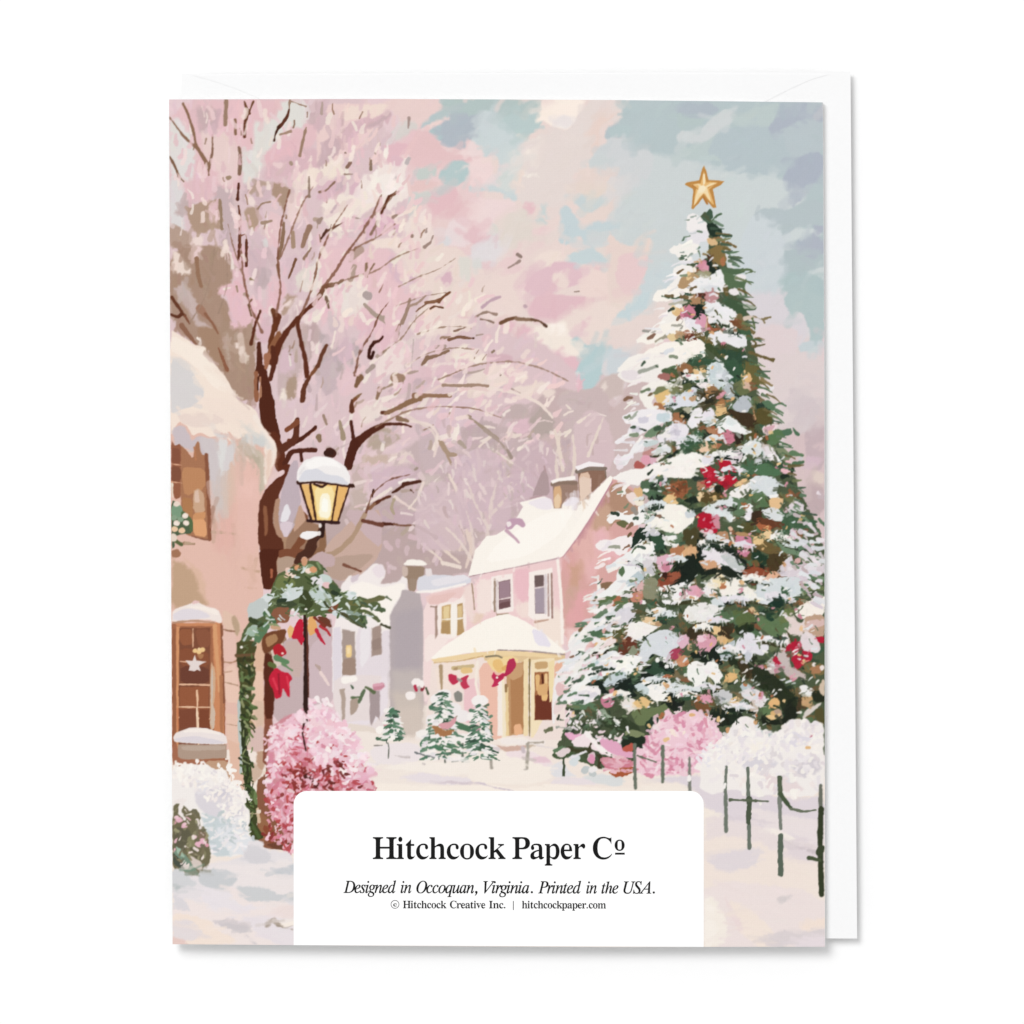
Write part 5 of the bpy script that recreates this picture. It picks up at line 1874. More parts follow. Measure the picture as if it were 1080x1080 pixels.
s f4f2f0 30 24 820 560 920 580
p 4a4426 960 460 1060 430 1090 480 1090 600 980 560
p b97850 860 600 960 560 980 620 960 760 900 740 870 660
p e3ae7c 940 650 1000 590 1080 590 1080 720 1040 690 1000 640 960 680
p 17231c 880 780 960 690 1040 640 1090 740 1090 800 1000 900 880 910
p e3b2c4 740 690 800 650 890 670 890 730 860 780 800 800 760 760
p cf8097 790 740 850 720 860 780 810 790
p 94452f 750 880 800 820 880 790 880 950 800 940
p a0523a 850 800 930 790 950 830 900 860 860 870
e 3a1a14 26 26 0 815 820
p f0f0f0 330 780 440 690 560 600 640 540 720 560 740 640 740 740 700 800 660 740 600 700 500 700 440 760
p f8f5f0 560 600 640 540 700 560 720 620 640 660 560 680
p dcd5da 640 660 740 640 740 760 680 800 640 740
e c9c6cc 50 40 0 700 790
p f6eeee 250 590 300 530 380 540 460 500 550 500 540 570 500 640 440 660 400 620 300 620
s a0a392 26 36 355 590 440 590
p f2f2f1 250 1010 330 930 420 870 440 780 480 720 560 720 620 760 640 850 580 900 500 950 420 1000 350 1030
p bccbd2 500 880 560 820 620 780 640 830 600 900 520 910
p d5cdd8 470 720 560 710 620 760 560 740 500 740
p 56724f 440 780 480 750 490 800 460 830
p ddb2b0 520 960 600 900 650 850 660 920 600 950
p c9826c 540 970 660 930 620 1040 540 1030
p 8c8c70 650 840 740 840 780 940 740 1010 640 1010
p 8a6a50 290 890 400 870 340 930 300 940
p f6f2ec 262 830 280 820 290 940 270 980
p 5a7248 240 1040 330 1000 420 990 540 1040 480 1090 360 1070 250 1050
s b26a4c 40 40 380 1070 440 1010
p f2eff0 790 980 880 920 960 880 1030 900 1000 1000 880 1060 800 1040
p e6a6bc 980 930 1090 900 1090 1010 1020 1000
s 3f5a40 30 40 970 920 960 1020
e f2efee 26 18 0 640 1040
@ 735 500 7.714
p c3132e 50 -60 140 -50 200 60 240 0 320 20 330 60 260 90 220 110 160 60 60 110
e eec6ca 26 20 30 190 35
p a80e28 200 60 260 60 240 100 210 90
p d12a46 90 -20 120 -10 110 50 80 40
s 7a1c1c 20 14 20 100 80 60
s f0c8cc 26 18 210 150 240 120
p b98060 0 50 60 50 60 120 0 130
p d9b29c 80 100 160 90 130 150 90 150
p 1f2418 140 90 210 100 210 160 160 170
p ecc28a 290 90 380 30 410 40 380 80 320 100
p f3eeec 260 150 360 90 430 60 430 130 360 190 300 190
p d9dfe3 420 60 480 10 620 20 660 90 640 170 580 180 540 170 460 140
e f2d3a4 34 40 0 30 180
p 5a4a28 50 150 180 150 200 200 100 240 30 240
p 5f7c5c 270 190 340 200 440 180 440 250 400 300 340 360 300 320 300 260
p 56754f 430 150 500 150 530 140 560 220 580 270 480 250
p f4f2f2 580 170 660 165 640 190 590 190
p ecc08c 590 200 690 190 700 240 660 280 590 270
p 6a7048 660 150 750 170 820 200 860 270 830 220 740 220
p dfd3da 730 280 780 220 860 240 870 300 760 300
p 3f6044 690 300 780 290 860 360 1000 380 900 430 780 470 700 520 640 490 700 440
p dfe4e6 40 290 120 220 220 230 280 170 290 380 250 390 230 330 150 350 60 300
p dcdfe2 520 290 620 270 690 310 690 370 630 380 550 340
e f3f1f3 36 36 0 425 275
e e9e4ec 34 26 0 410 350 440 320
p 3c2a1c 450 300 520 300 530 350 480 400 440 370
p 55502a 350 400 480 390 480 480 380 480
p c20f2e 10 330 110 320 120 380 160 450 150 480 70 450 10 450
e e9c4cc 30 22 0 60 460 100 470
p d58a9c 110 340 170 330 190 440 150 430
p 6a3a24 480 350 600 370 690 400 620 440 540 420 480 400
p b5643e 480 400 600 420 590 470 500 450
p 17241c 0 480 120 500 200 560 240 540 320 610 340 680 400 700 400 760 520 720 560 760 640 740 700 660 700 760 640 860 500 900 360 880 200 800 0 830
p bd8a66 150 480 240 460 260 520 230 570 160 550
e e8b9a0 20 20 0 270 440
s eadcd4 26 14 270 480 300 570
p d27f9a 310 500 370 490 440 510 450 590 400 670 340 650 310 580
p ebbccc 370 560 430 560 400 620 370 640
p 6f5a34 440 560 540 540 640 580 740 640 700 690 600 640 500 620
s b88c60 30 20 330 480 450 500
e eec78c 44 42 0 495 540
e f0cc98 40 36 0 575 490 620 510
e f4f2f2 24 20 0 678 488
p e3bccb 750 500 770 440 810 450 820 520 790 530
p d5dcde 690 560 760 530 820 570 810 600 720 590
p 6e8a6c 640 540 720 600 840 620 920 640 820 660 700 630
p 1f3a2a 440 600 520 640 600 700 540 740 460 700
p 4a3c22 600 640 740 660 680 760 600 800 560 740
p 6a5a34 440 710 480 690 510 740 470 750
p ebe3ea 30 590 80 575 160 620 240 640 320 680 390 750 360 800 260 760 160 740 60 700
p c6cbcb 180 650 250 650 330 700 390 770 340 790 260 740
p d8a078 20 700 160 710 160 780 100 790 40 760
p 1a241c 30 790 160 760 230 740 340 820 340 860 200 820
p 94452c 370 790 420 750 560 770 600 800 500 830 380 820
p 6b3a24 370 830 480 840 500 890 430 900
p e9b08c 560 850 590 800 640 790 660 830 620 860
p f5efe6 60 900 130 830 200 810 280 850 370 860 430 930 500 990 420 1040 320 990 260 980 200 990 180 930 100 930
p f6e2b8 120 840 200 810 240 860 200 930 150 920
p d6dde1 490 860 560 860 680 840 780 830 890 830 940 880 860 960 740 1010 640 1060 580 1080 480 1040
p dcd0d9 660 830 700 720 760 640 790 760 850 730 1030 720 1030 800 900 870 820 830
s 6e7c52 40 30 870 960 940 920 1020 930
s 5a7a5a 30 20 980 840 1030 870
p 3a5c40 680 910 740 950 760 1050 690 1040
p c6b4bc 600 990 640 990 640 1050 600 1040
p 17342a 560 1070 640 1020 690 980 690 1080
s 4a6a4a 40 20 900 640 960 690 1030 700
s 8a9478 24 20 840 680 940 740 1010 740
e d9a9a6 26 22 0 820 700 930 560
e b06a4c 18 16 0 900 760
s 6f8a68 30 20 820 520 900 540
p 3a5240 320 950 350 930 380 980 410 1030 350 1020
p d6dde0 110 1010 200 1000 230 1060 200 1100 110 1100
p efe8ea 40 920 150 940 160 1000 60 1000
e e6a0b0 30 44 0 10 950
p fbf3e8 820 1090 940 1020 1035 975 1035 1090
'''
run(A9)
A10 = '''
@ 575 640 7.2
! 1.2 1.2 1
p f0ebeb 70 560 100 480 160 420 200 340 170 300 200 200 300 160 350 100 440 30 520 -10 560 60 440 160 380 200 300 300 280 400 260 520 180 640 100 700 60 900 50 780
p e8bfc0 80 580 180 560 240 590 160 660 90 680
p ecd5d4 70 700 160 700 120 780 60 820
p ddd8e0 420 110 480 60 540 0 640 -10 690 50 620 110 560 180 480 190
p 4c6e50 370 120 420 110 420 180 440 220 380 250 320 260 290 270 290 220 210 220 260 190 340 180 400 170
p 4c6e50 450 60 520 40 520 100 470 100
p 5a5a34 450 210 520 170 610 160 600 210 520 230
p f5f0ec 600 200 640 120 720 100 800 140 860 150 780 200 700 250 640 220
p ecc89a 720 90 780 70 850 80 860 140 760 120
p dba870 800 20 850 0 890 40 860 80
s b8906a 34 30 850 130 870 140
p e6b87c 370 290 430 220 480 270 470 310 400 310
p c08a64 460 240 510 220 520 280 480 300
p 6a3424 570 270 640 220 700 270 640 310 600 370 550 360
p 8a9278 620 310 680 290 700 350 640 370
p 262a1e 330 350 400 300 500 320 480 360 400 370
p 7a8f7c 230 330 330 350 340 400 280 420 260 380
p d9dde3 720 310 780 220 860 180 940 170 1000 230 1060 210 1020 290 960 330 940 400 880 370 800 350 760 420 700 400
p e2b3c6 990 260 1080 200 1080 280 1030 310
p b03a58 940 340 1000 310 1050 340 990 400 960 380
p d0906a 990 410 1060 360 1090 430 1020 460
p f4f3f1 200 620 280 540 340 460 320 430 440 380 500 330 540 340 560 370 680 370 740 380 700 430 660 470 640 570 620 500 500 490 400 540 300 580 220 640
p fbf7f0 500 440 560 380 680 380 660 440 560 480
p b9ced3 340 420 400 400 430 430 400 465 350 450
s c9d8da 20 14 440 460 520 440
p cfdde0 330 540 420 520 440 540 360 560
p c9d5da 420 590 480 530 560 480 620 510 600 560 510 610 430 600
s 5a7a62 30 30 540 510 570 500
p 17241e 320 590 420 550 460 640 520 640 540 560 640 540 720 500 760 460 860 400 960 440 980 520 880 530 780 540 680 600 660 640 700 680 600 690 520 660 440 660
p 2d4a38 740 480 800 470 820 400 900 480 960 500 960 560 860 530
p 4d6a4c 640 500 720 490 720 540 660 560
p f6f2ee 690 600 780 540 860 525 940 550 960 600 1000 690 960 660 900 700 830 715 780 670 720 640
p cdd9dd 670 600 720 570 780 620 780 670 720 650
s ecebea 16 12 740 440 800 440
e f3f1ef 18 20 0 850 400 905 400 960 440 920 450
e e8e6e6 20 24 0 720 460
p f3ecee 120 690 220 640 300 600 420 620 410 680 380 710 260 730 160 730
p dcd6e0 220 660 360 640 400 670 300 700 240 700
s 5a7a5a 60 40 230 750 360 750 380 770
s 6b7a54 20 20 170 750 250 760
e cf7a94 54 48 0 470 715
p d0868f 480 600 520 600 510 680 490 660
p ece3dd 560 730 590 690 680 700 720 770 640 790 600 770
p ecc182 670 720 740 680 790 710 780 760 700 780
p 6a7a50 640 790 780 770 860 760 900 730 960 740 900 860 800 880 700 900
p 22382a 760 880 820 830 900 820 860 900 820 960 770 950
p 1a241c 900 700 960 640 1020 700 1060 720 1000 800 940 770
p 8b9678 1000 580 1060 570 1080 700 1040 680
p 9aab94 380 800 440 770 480 830 560 840 520 860 440 850
p 33402a 380 850 480 850 560 830 700 900 740 980 600 960 500 920 440 900
p 7f8a62 580 950 680 930 760 970 720 1010 640 1000
p 1a2a20 560 990 640 980 760 1020 740 1080 580 1080
'''
run(A10)
CUR[0] = 2
dabs([(586,752),(640,748),(668,775),(656,790),(610,780),(590,768)], 110, ['f3ecee','f6f1ee','e9dce2','4a6048','2f3d2c','56704f','f0d6dc'], (3,7), (1.6,3.6), 0, 1.3, .02, .95)
A11 = '''
@ 725 640 7.2
! 1.2 1.2 1
p eceae8 -20 20 60 -40 200 -20 280 10 200 40 180 90 120 110 40 110 -20 100
p 54704e 190 80 260 40 340 30 400 90 380 130 300 110 230 90
p 5a6c40 340 20 460 40 520 80 480 150 380 140 360 80
p 24321f 360 150 440 120 500 130 500 180 420 200 370 200
p 3c3020 0 160 120 110 170 190 340 100 350 180 300 220 200 200 60 230 0 240
p ecc48c 170 160 200 115 245 120 250 180 210 205 180 190
p e3b884 220 220 290 220 295 270 260 290 225 260
s d9b896 14 14 125 120 122 200
p df9db0 70 230 110 205 180 210 220 240 210 290 170 340 110 340 80 290
e f0c9d6 36 36 0 105 235
p 17241c 10 350 80 340 160 350 200 300 250 280 240 380 270 440 180 430 60 400
p c9a080 0 280 30 280 30 330 0 330
p b9c4c9 240 340 320 270 360 250 340 360 300 410 260 400
p e4e1e9 350 380 360 310 380 240 440 190 500 200 520 260 600 280 620 310 560 370 500 340 480 400 440 440 420 380 400 310
p b6c6cb 520 250 600 210 620 250 540 290
p c9ccd6 430 340 480 330 480 400 440 430
p 26301f 300 380 360 390 380 420 440 450 500 370 520 360 560 460 640 500 780 640 820 700 840 800 740 820 700 740 640 640 520 600 480 500 400 480 320 440
p 3d3320 380 400 460 440 500 480 480 540 400 500
p f5f3f0 0 440 60 410 120 430 160 415 230 430 240 480 270 520 240 550 220 600 200 560 150 500 130 560 110 620 90 580 70 640 40 650 50 580 0 540
p 7f8a62 270 480 360 440 410 500 380 560 300 470
p e8b878 280 520 330 495 380 510 370 560 300 570
p 8a8a68 160 600 160 520 200 600 240 600 280 560 300 600 240 620
p e39bb0 80 680 120 640 180 670 170 720 120 730
p c9c9cc 190 650 250 625 330 640 340 700 280 715 200 700
s 8f9698 20 20 210 680 280 700
p 7a5030 40 680 100 740 200 740 160 790 60 780
p e6c08a 310 710 380 670 400 700 360 760 320 750
e eec88f 36 30 0 280 785
p b9c5ca 400 590 480 580 490 640 420 640
p e6dde0 410 640 480 615 550 640 600 700 560 770 500 720 420 680
p c8b6a8 470 750 500 700 540 760 510 850 480 800
p aab6b2 370 750 440 720 480 760 440 800 380 800
e e6e8ea 26 18 0 520 582 235 862
e ecb878 42 40 0 660 730
e eec488 36 36 0 630 830
p bfa088 650 790 700 770 720 840 690 840
p 5f7a50 550 770 620 740 640 810 580 820
p 1d281e 160 820 240 760 320 830 400 790 420 840 360 880 240 910 200 870
p 1c241a 560 820 640 860 740 850 740 760 780 700 840 820 780 880 640 890 560 880
p c9a070 860 690 940 670 950 740 880 760
s 4a3a26 24 24 850 700 840 800
e eceaea 40 30 0 880 620 920 640
p d9cfc8 870 850 900 780 960 750 1020 720 1000 750 940 800
p 55704a 850 860 940 830 960 860 900 890
p 54502c 960 780 1030 760 1035 900 980 860
p 232b1c 940 640 1030 640 1035 720 960 720
p 5f7a52 540 60 620 100 760 60 800 130 720 200 660 230 580 180 520 110
p 1f4030 600 40 680 60 640 110 600 90
p e0b98a 460 10 500 0 550 60 520 60
p 6a7a48 690 20 800 10 800 100 700 120
p c6b4b2 700 470 740 430 800 470 900 510 890 550 800 550
p 4a6044 700 500 780 600 840 590 860 540 740 560 720 480
p c9bab8 600 470 620 400 680 340 760 360 780 440 700 490 640 510
p c01838 640 390 670 370 700 420 690 440 650 410
p f8efe6 810 40 850 0 1035 -90 1035 60 940 60 860 90
p c39f86 880 80 1035 50 1035 230 960 220 890 190
p dcb9b4 900 110 960 100 1035 90 1035 140 940 160 900 150
p e6d3d0 730 70 790 80 860 130 890 90 880 200 800 220 760 180 780 120
p e3d6da 860 220 900 190 980 230 1010 310 980 350 930 330 900 360 860 280
s e8d9dc 40 30 740 210 760 280
e f3ecec 26 30 0 745 245
p c01434 750 300 800 260 860 270 850 340 760 330
p c01434 790 370 870 360 860 450 830 470 800 430
p c01434 860 330 940 350 940 400 900 420 870 380
p c01434 960 230 1035 225 1035 270 1000 270
p f5ecec 790 350 840 280 850 290 830 350 800 365
p 7a6a40 880 430 960 420 1035 440 1035 520 900 500
p b07a54 930 460 1000 440 1010 500 940 510
e efe0dc 16 20 0 960 435 1020 460
p d6bfa8 1000 600 1035 540 1035 670 1010 650
; pink bush at the right of the fir
# 10
@ 575 740 6.75
! 1.2 2.2 1
p efccd8 700 250 760 240 790 150 850 100 850 60 890 70 900 100 980 80 1060 50 1100 90 1180 130 1260 240 1300 330 1180 460 1020 520 900 520 700 520 640 500 640 320 720 340
p d995ac 1000 260 1090 250 1180 300 1100 350 1020 310
p d48ba4 860 380 980 400 980 500 840 510 830 430
p d9859c 670 420 720 430 710 460 680 450
p d98fa6 700 510 780 510 760 540 720 530
p f7e6dc 880 210 950 180 1000 200 960 250 900 240
p e2a9c4 380 260 520 290 600 350 640 370 640 390 540 400 420 350
p cf7f92 380 400 540 390 640 430 600 480 480 500 420 460
p dca6b4 400 420 460 400 520 440 460 460
p a85838 440 500 520 475 640 460 600 520 480 530
p 1d2a20 530 290 600 260 700 250 720 290 680 310 560 340
p b8584c 550 330 600 300 640 310 620 350 560 350
p e9b0cc 140 220 280 240 260 280 180 270
p f3e3e6 180 280 300 220 380 300 420 360 520 390 600 410 480 400 380 350 300 320 220 320
s f6f0ee 26 16 290 220 370 320 460 370 560 400
# 13
p 5f7a5c 50 340 140 310 140 340 60 360
s 46583c 30 30 60 380 110 400 180 360
s 3d3f28 30 30 170 330 240 350 300 340
s 46583c 20 20 240 410 290 430 330 450
s 3d3a28 24 26 320 300 310 350 390 390 380 460
s 3e4a36 14 16 130 400 128 520
s 4a4f40 12 12 132 250 132 310
e e3d3d4 30 22 0 140 350 110 370
e d9dfe2 34 26 0 200 430 210 400
e d9c2c8 20 26 0 320 400 340 380
e e09ab8 26 30 0 330 410
e c3c9ca 26 22 0 340 510 290 470 270 490
e eeeaea 30 20 0 340 480
s e8e4ea 12 12 170 400 290 350
s a0a49c 12 16 80 180 180 190
s 6a6e54 30 26 0 200 40 190
'''
run(A11)
dabs([(679,777),(690,760),(705,750),(735,748),(752,757),(762,775),(768,790),(750,800),(730,815),(700,818),(676,815)], 260, ['f3d6e0','eec6d4','f6e2e6','e2a8bc','d78fa8','f0cbd7'], (3,9), (2,4.6), 0, 1.6, .02, .85, 1.2)
GROW[0] = 0.0
A13 = '''
# 11
; snowy bushes at right
! 2 3.5 1
@ 725 640 7.2
p f3eeec 220 1060 300 940 340 880 430 840 500 880 560 930 640 970 720 900 780 860 880 850 940 880 970 850 1030 890 1035 1440 560 1420 100 1400 100 1150
! 4 3 1
p ddd8e4 700 960 900 940 950 1000 860 1060 700 1040
p d9d4de 360 920 460 900 470 980 400 1020
p a3b3b8 560 930 650 950 640 990 600 1000
p d6d2dc 300 1150 560 1120 700 1200 500 1260
p cfc9d2 760 1180 980 1120 1030 1240 860 1300
p e6d6d8 560 1250 800 1300 900 1400 600 1400
p f8f1e8 420 1040 620 1020 600 1100 440 1120
'''
run(A13)
dabs([(760,775),(790,760),(820,772),(840,758),(868,765),(868,830),(800,850),(740,815)], 200, ['f6f1ec','efe9ec','e6e0e6','faf5ef','ddd5da','f0e6e3'], (3,9), (2.5,6), 0, 1.6, .01, .9, 1.2)
dabs([(738,790),(770,775),(760,800),(735,810)], 40, ['f6f1ee','ebe6ee','faf6f0'], (3,8), (2,4.6), 0, 1.6, .02, .9, 1.2)
dabs([(632,800),(668,795),(670,812),(640,818)], 40, ['dc9aac','cf7f92','e6b4c0','c5687c'], (3,7), (2,4), .2, .6, .02, .85, 1)
GROW[0] = 0.0
# boughs: snow shelves that droop outwards, with the dark gap under each
CUR[0] = 2
def shelf(x, y):
    cx = 742+(y-240)*.02; sd_ = 1 if x > cx else -1; far = min(1, abs(x-cx)/(18+(y-230)*.19))
    L = rnd.uniform(9, 17)*(.6+(y-230)/900); dr = (.15+.5*far)*L*.6
    dk = rnd.choice(['16241c', '22352a', '2c3826', '3a3a22', '33503a'])
    stroke(vary(dk, .01), [(x-sd_*L*.6, y+4), (x, y+5), (x+sd_*L, y+dr+5)], rnd.uniform(4, 6.5), 1.6, 1.6, 1.2)
    c = rnd.choice(['f4f1ee', 'efebee', 'f6f2ec', 'dfe4e7', 'e6e0e8'])
    stroke(vary(c, .01), [(x-sd_*L*.7, y+1), (x, y-1.5), (x+sd_*L, y+dr)], rnd.uniform(5, 7.5), 2.4, 1.8, 1.3)
    stroke(vary('d3dadd', .015), [(x-sd_*L*.3, y+1.5), (x+sd_*L*.7, y+dr*.8+1.5)], 2.2, 1, 1.2, 1.4, .8)
    for _ in range(3):
        t_ = rnd.uniform(-.5, .9); px_ = x+sd_*L*t_
        stroke(c, [(px_, y+dr*max(0, t_)), (px_+sd_*rnd.uniform(0, 1.5), y+dr*max(0, t_)+rnd.uniform(4, 7))], 2.2, .8, .8, 1)
scatter([(741,270),(758,300),(775,350),(785,420),(815,490),(835,560),(848,660),(850,740),(790,750),(690,735),(625,740),(640,680),(668,600),(690,520),(700,440),(715,360),(730,300)], 42, shelf)
dabs(FT0, 80, ['eec48c','df98ac','b56a44','e9b77a','c8778c','d8a070'], (2,4), (3,5), 0, 1.6, .03, .95, 1.0)
# fine needles, snow crumbs and lights over the whole fir
CUR[0] = 2
FT = [(741,250),(765,300),(785,345),(795,400),(815,450),(835,500),(855,560),(862,620),(862,745),(800,770),(700,745),(640,770),(600,760),(625,700),(650,640),(675,560),(690,480),(705,400),(718,330)]
rebrush(FT, 1500, (3,10), (1.2,3.4), .3, 1.2, .025, .8, 1.0, spread=4)
rebrush(FT, 2200, (2,6), (.8,2), .8, 1.5, .03, .75, .9, spread=3.5)
dabs(FT, 150, ['22352a','3c5a44','5a7456','4a4426','6f7f5c'], (2.5,7), (1,2.2), .6, .8, .03, .85, .8)
dabs(FT, 200, ['f6f2f0','e9e6ec','dde3e6'], (2,6), (1,2.6), 2.8, .7, .02, .9, .8)
dabs(FT, 70, ['efc487','d98fa2','b56a44','e9b77a'], (1.5,3), (1.6,3), 0, 1.6, .03, .9, .6)
# ragged tips on both sides
def tips(side, pts, pal, n):
    for _ in range(n):
        k = rnd.randrange(len(pts)-1); t = rnd.random()
        x = pts[k][0]*(1-t)+pts[k+1][0]*t; y = pts[k][1]*(1-t)+pts[k+1][1]*t
        x -= side*rnd.uniform(2, 10)
        L = rnd.uniform(6, 16); a = rnd.uniform(-.15, .7)
        stroke(vary(rnd.choice(pal), .03), [(x, y), (x+side*L*.6, y+L*.2*math.sin(a)*2), (x+side*L, y+L*math.sin(a))], rnd.uniform(2, 4), .8, .7, .8, .9)
tips(1, [(757,240),(775,275),(790,330),(800,380),(815,430),(830,470),(845,520),(860,560)], ['4f6b4c','3e5a46','6b5f38','57785a','6f7c52'], 60)
tips(-1, [(722,250),(705,300),(688,350),(670,390),(662,440),(655,490),(640,560),(625,620),(610,680),(600,730)], ['f4f0ee','e9e4ea','f8f3ee','e3dde2','f0e6e6'], 60)
dabs([(722,260),(700,310),(680,350),(665,400),(655,450),(650,500),(635,570),(615,640),(600,700),(590,740),(640,740),(680,640),(700,480),(715,380),(735,300)], 70, ['3e5645','5a6f54','2c3c30','6f5a3a','7d8c70','8a6450'], (3,8), (2,4.2), 2.8, .6, .02, .95, 1.4)
dabs([(722,260),(700,310),(680,350),(665,400),(655,450),(650,500),(635,570),(615,640),(600,700),(590,740),(640,740),(680,640),(700,480),(715,380),(735,300)], 60, ['f6f1ec','ece6ea','dfe3e6','f0e4e4'], (4,11), (2,4.6), 2.75, .5, .02, .95, 1.4)
CUR[0] = 2
dabs([(842,520),(868,520),(869,640),(852,640),(835,600)], 70, ['c3aeb2','d5c8cf','e6dde2','cdb9c0','6e8a6c','57785a'], (3,10), (2,5), .5, .6, .02, .95, 1.4)
dabs([(836,560),(868,560),(868,640),(850,640)], 30, ['d8ccd6','e9e0e6','dfe2e6'], (5,12), (3,6), .3, .5, .02, .95, 1.4)
CUR[0] = 2
TL = [(590,742),(592,700),(602,668),(630,628),(650,640),(650,680),(625,710),(612,745)]
dabs(TL, 110, ['f4f1ef','efe9ee','e2e6e9','f6f1ec','f4f1ef','5a7a5e','6d866a','3c5444','f0dcdc'], (5,13), (2,4.6), 2.75, .5, .02, .95, 1.4)
CUR[0] = 11
dabs([(742,800),(752,785),(778,768),(795,766),(806,780),(826,770),(845,756),(866,764),(868,780),(800,800)], 90, ['f8f4ef','f1eaec','faf6f1','e9e2e8'], (2,6), (2,4.4), 1.5, 1.2, .01, .95, 1.4)
dabs([(182,806),(200,802),(222,806),(245,808),(258,826),(266,846),(258,850),(240,825),(182,822)], 70, ['fbf7f2','f6efeb','fdf9f4'], (2,6), (1.6,3.6), 1.2, 1.2, .01, .95, 1.4)
CUR[0] = 10
dabs([(285,790),(292,768),(318,748),(345,752),(370,770),(388,800),(394,818),(380,800),(360,778),(330,765),(300,785)], 90, ['f3d3de','f7e3ea','ecc0cf','f4dbe2'], (3,9), (2.5,6), .5, 1.5, .02, .9, 1.8)
CUR[0] = 12
CUR[0] = 2
dabs([(722,228),(738,224),(742,250),(735,275),(715,272)], 16, ['6a8470','9aa9a0','4f6a55','cfd6da','c9cdd6'], (3,6), (1.2,2.4), 2.8, .6, .02, .95, 1.2)
CUR[0] = 0
for q in ((722, 226), (717, 240), (724, 246), (712, 256), (728, 222)): ell('cfd7d9', q[0], q[1], 2.6, 2.2, .4, 1.6, 1.2)
CUR[0] = 12
A12 = '''
# 3
; star
@ 715 100 6.75
! 1 .5 1
q c08a4a 182 498 196 530 218 602 330 612 300 640 246 668 272 800 250 804 178 730 106 812 94 806 106 680 104 668 44 634 60 622 150 606 168 530
q e6b878 182 540 200 620 230 616 280 622 232 660 220 670 256 780 240 776 180 700 110 790 120 690 128 660 90 636 160 628
p f6e3bd 176 560 190 560 192 630 176 640
p f3dcb0 106 800 130 690 150 640 100 640 150 630 180 655 240 620 280 630 220 650 205 660 235 760 215 740 185 690 140 740
p f7e8c8 150 650 180 640 200 660 180 690 140 700 130 740
p b47a3e 170 725 182 715 220 780 200 780 180 745
s b47a3e 7 7 100 640 140 668
s c28a4c 6 6 210 660 250 640 300 622
; fence
# 12
@ 640 780 3.857
! 1 1.0 1
s 6c7468 12 14 112 20 112 110 115 195
s 6a7466 14 14 226 25 226 90 226 170
s 7d8078 10 14 334 70 336 150 336 215
s 6f786e 14 16 485 110 480 200 484 370
s 6a746a 14 16 573 115 575 260 578 440
s 4a5646 22 20 578 240 574 335
s 7a8078 18 14 702 155 702 260 706 360
s 54604c 20 18 702 155 706 220
s 59665a 22 22 706 390 704 470 706 545
s 6a6e64 14 20 868 185 868 300
s 333c28 24 22 870 280 866 400 872 630
s 3a4430 30 30 870 440 864 460
s 46523a 18 14 820 480 866 490
s 6b6f60 8 8 122 64 200 90
s 5a6452 12 8 500 244 570 246 655 250
s 46563f 18 16 706 220 730 255 745 275
s 68705f 10 8 745 280 800 292 850 285
s f4efee 14 14 334 150 334 162
s f6f2f0 12 12 480 180 476 195
'''
run(A12)
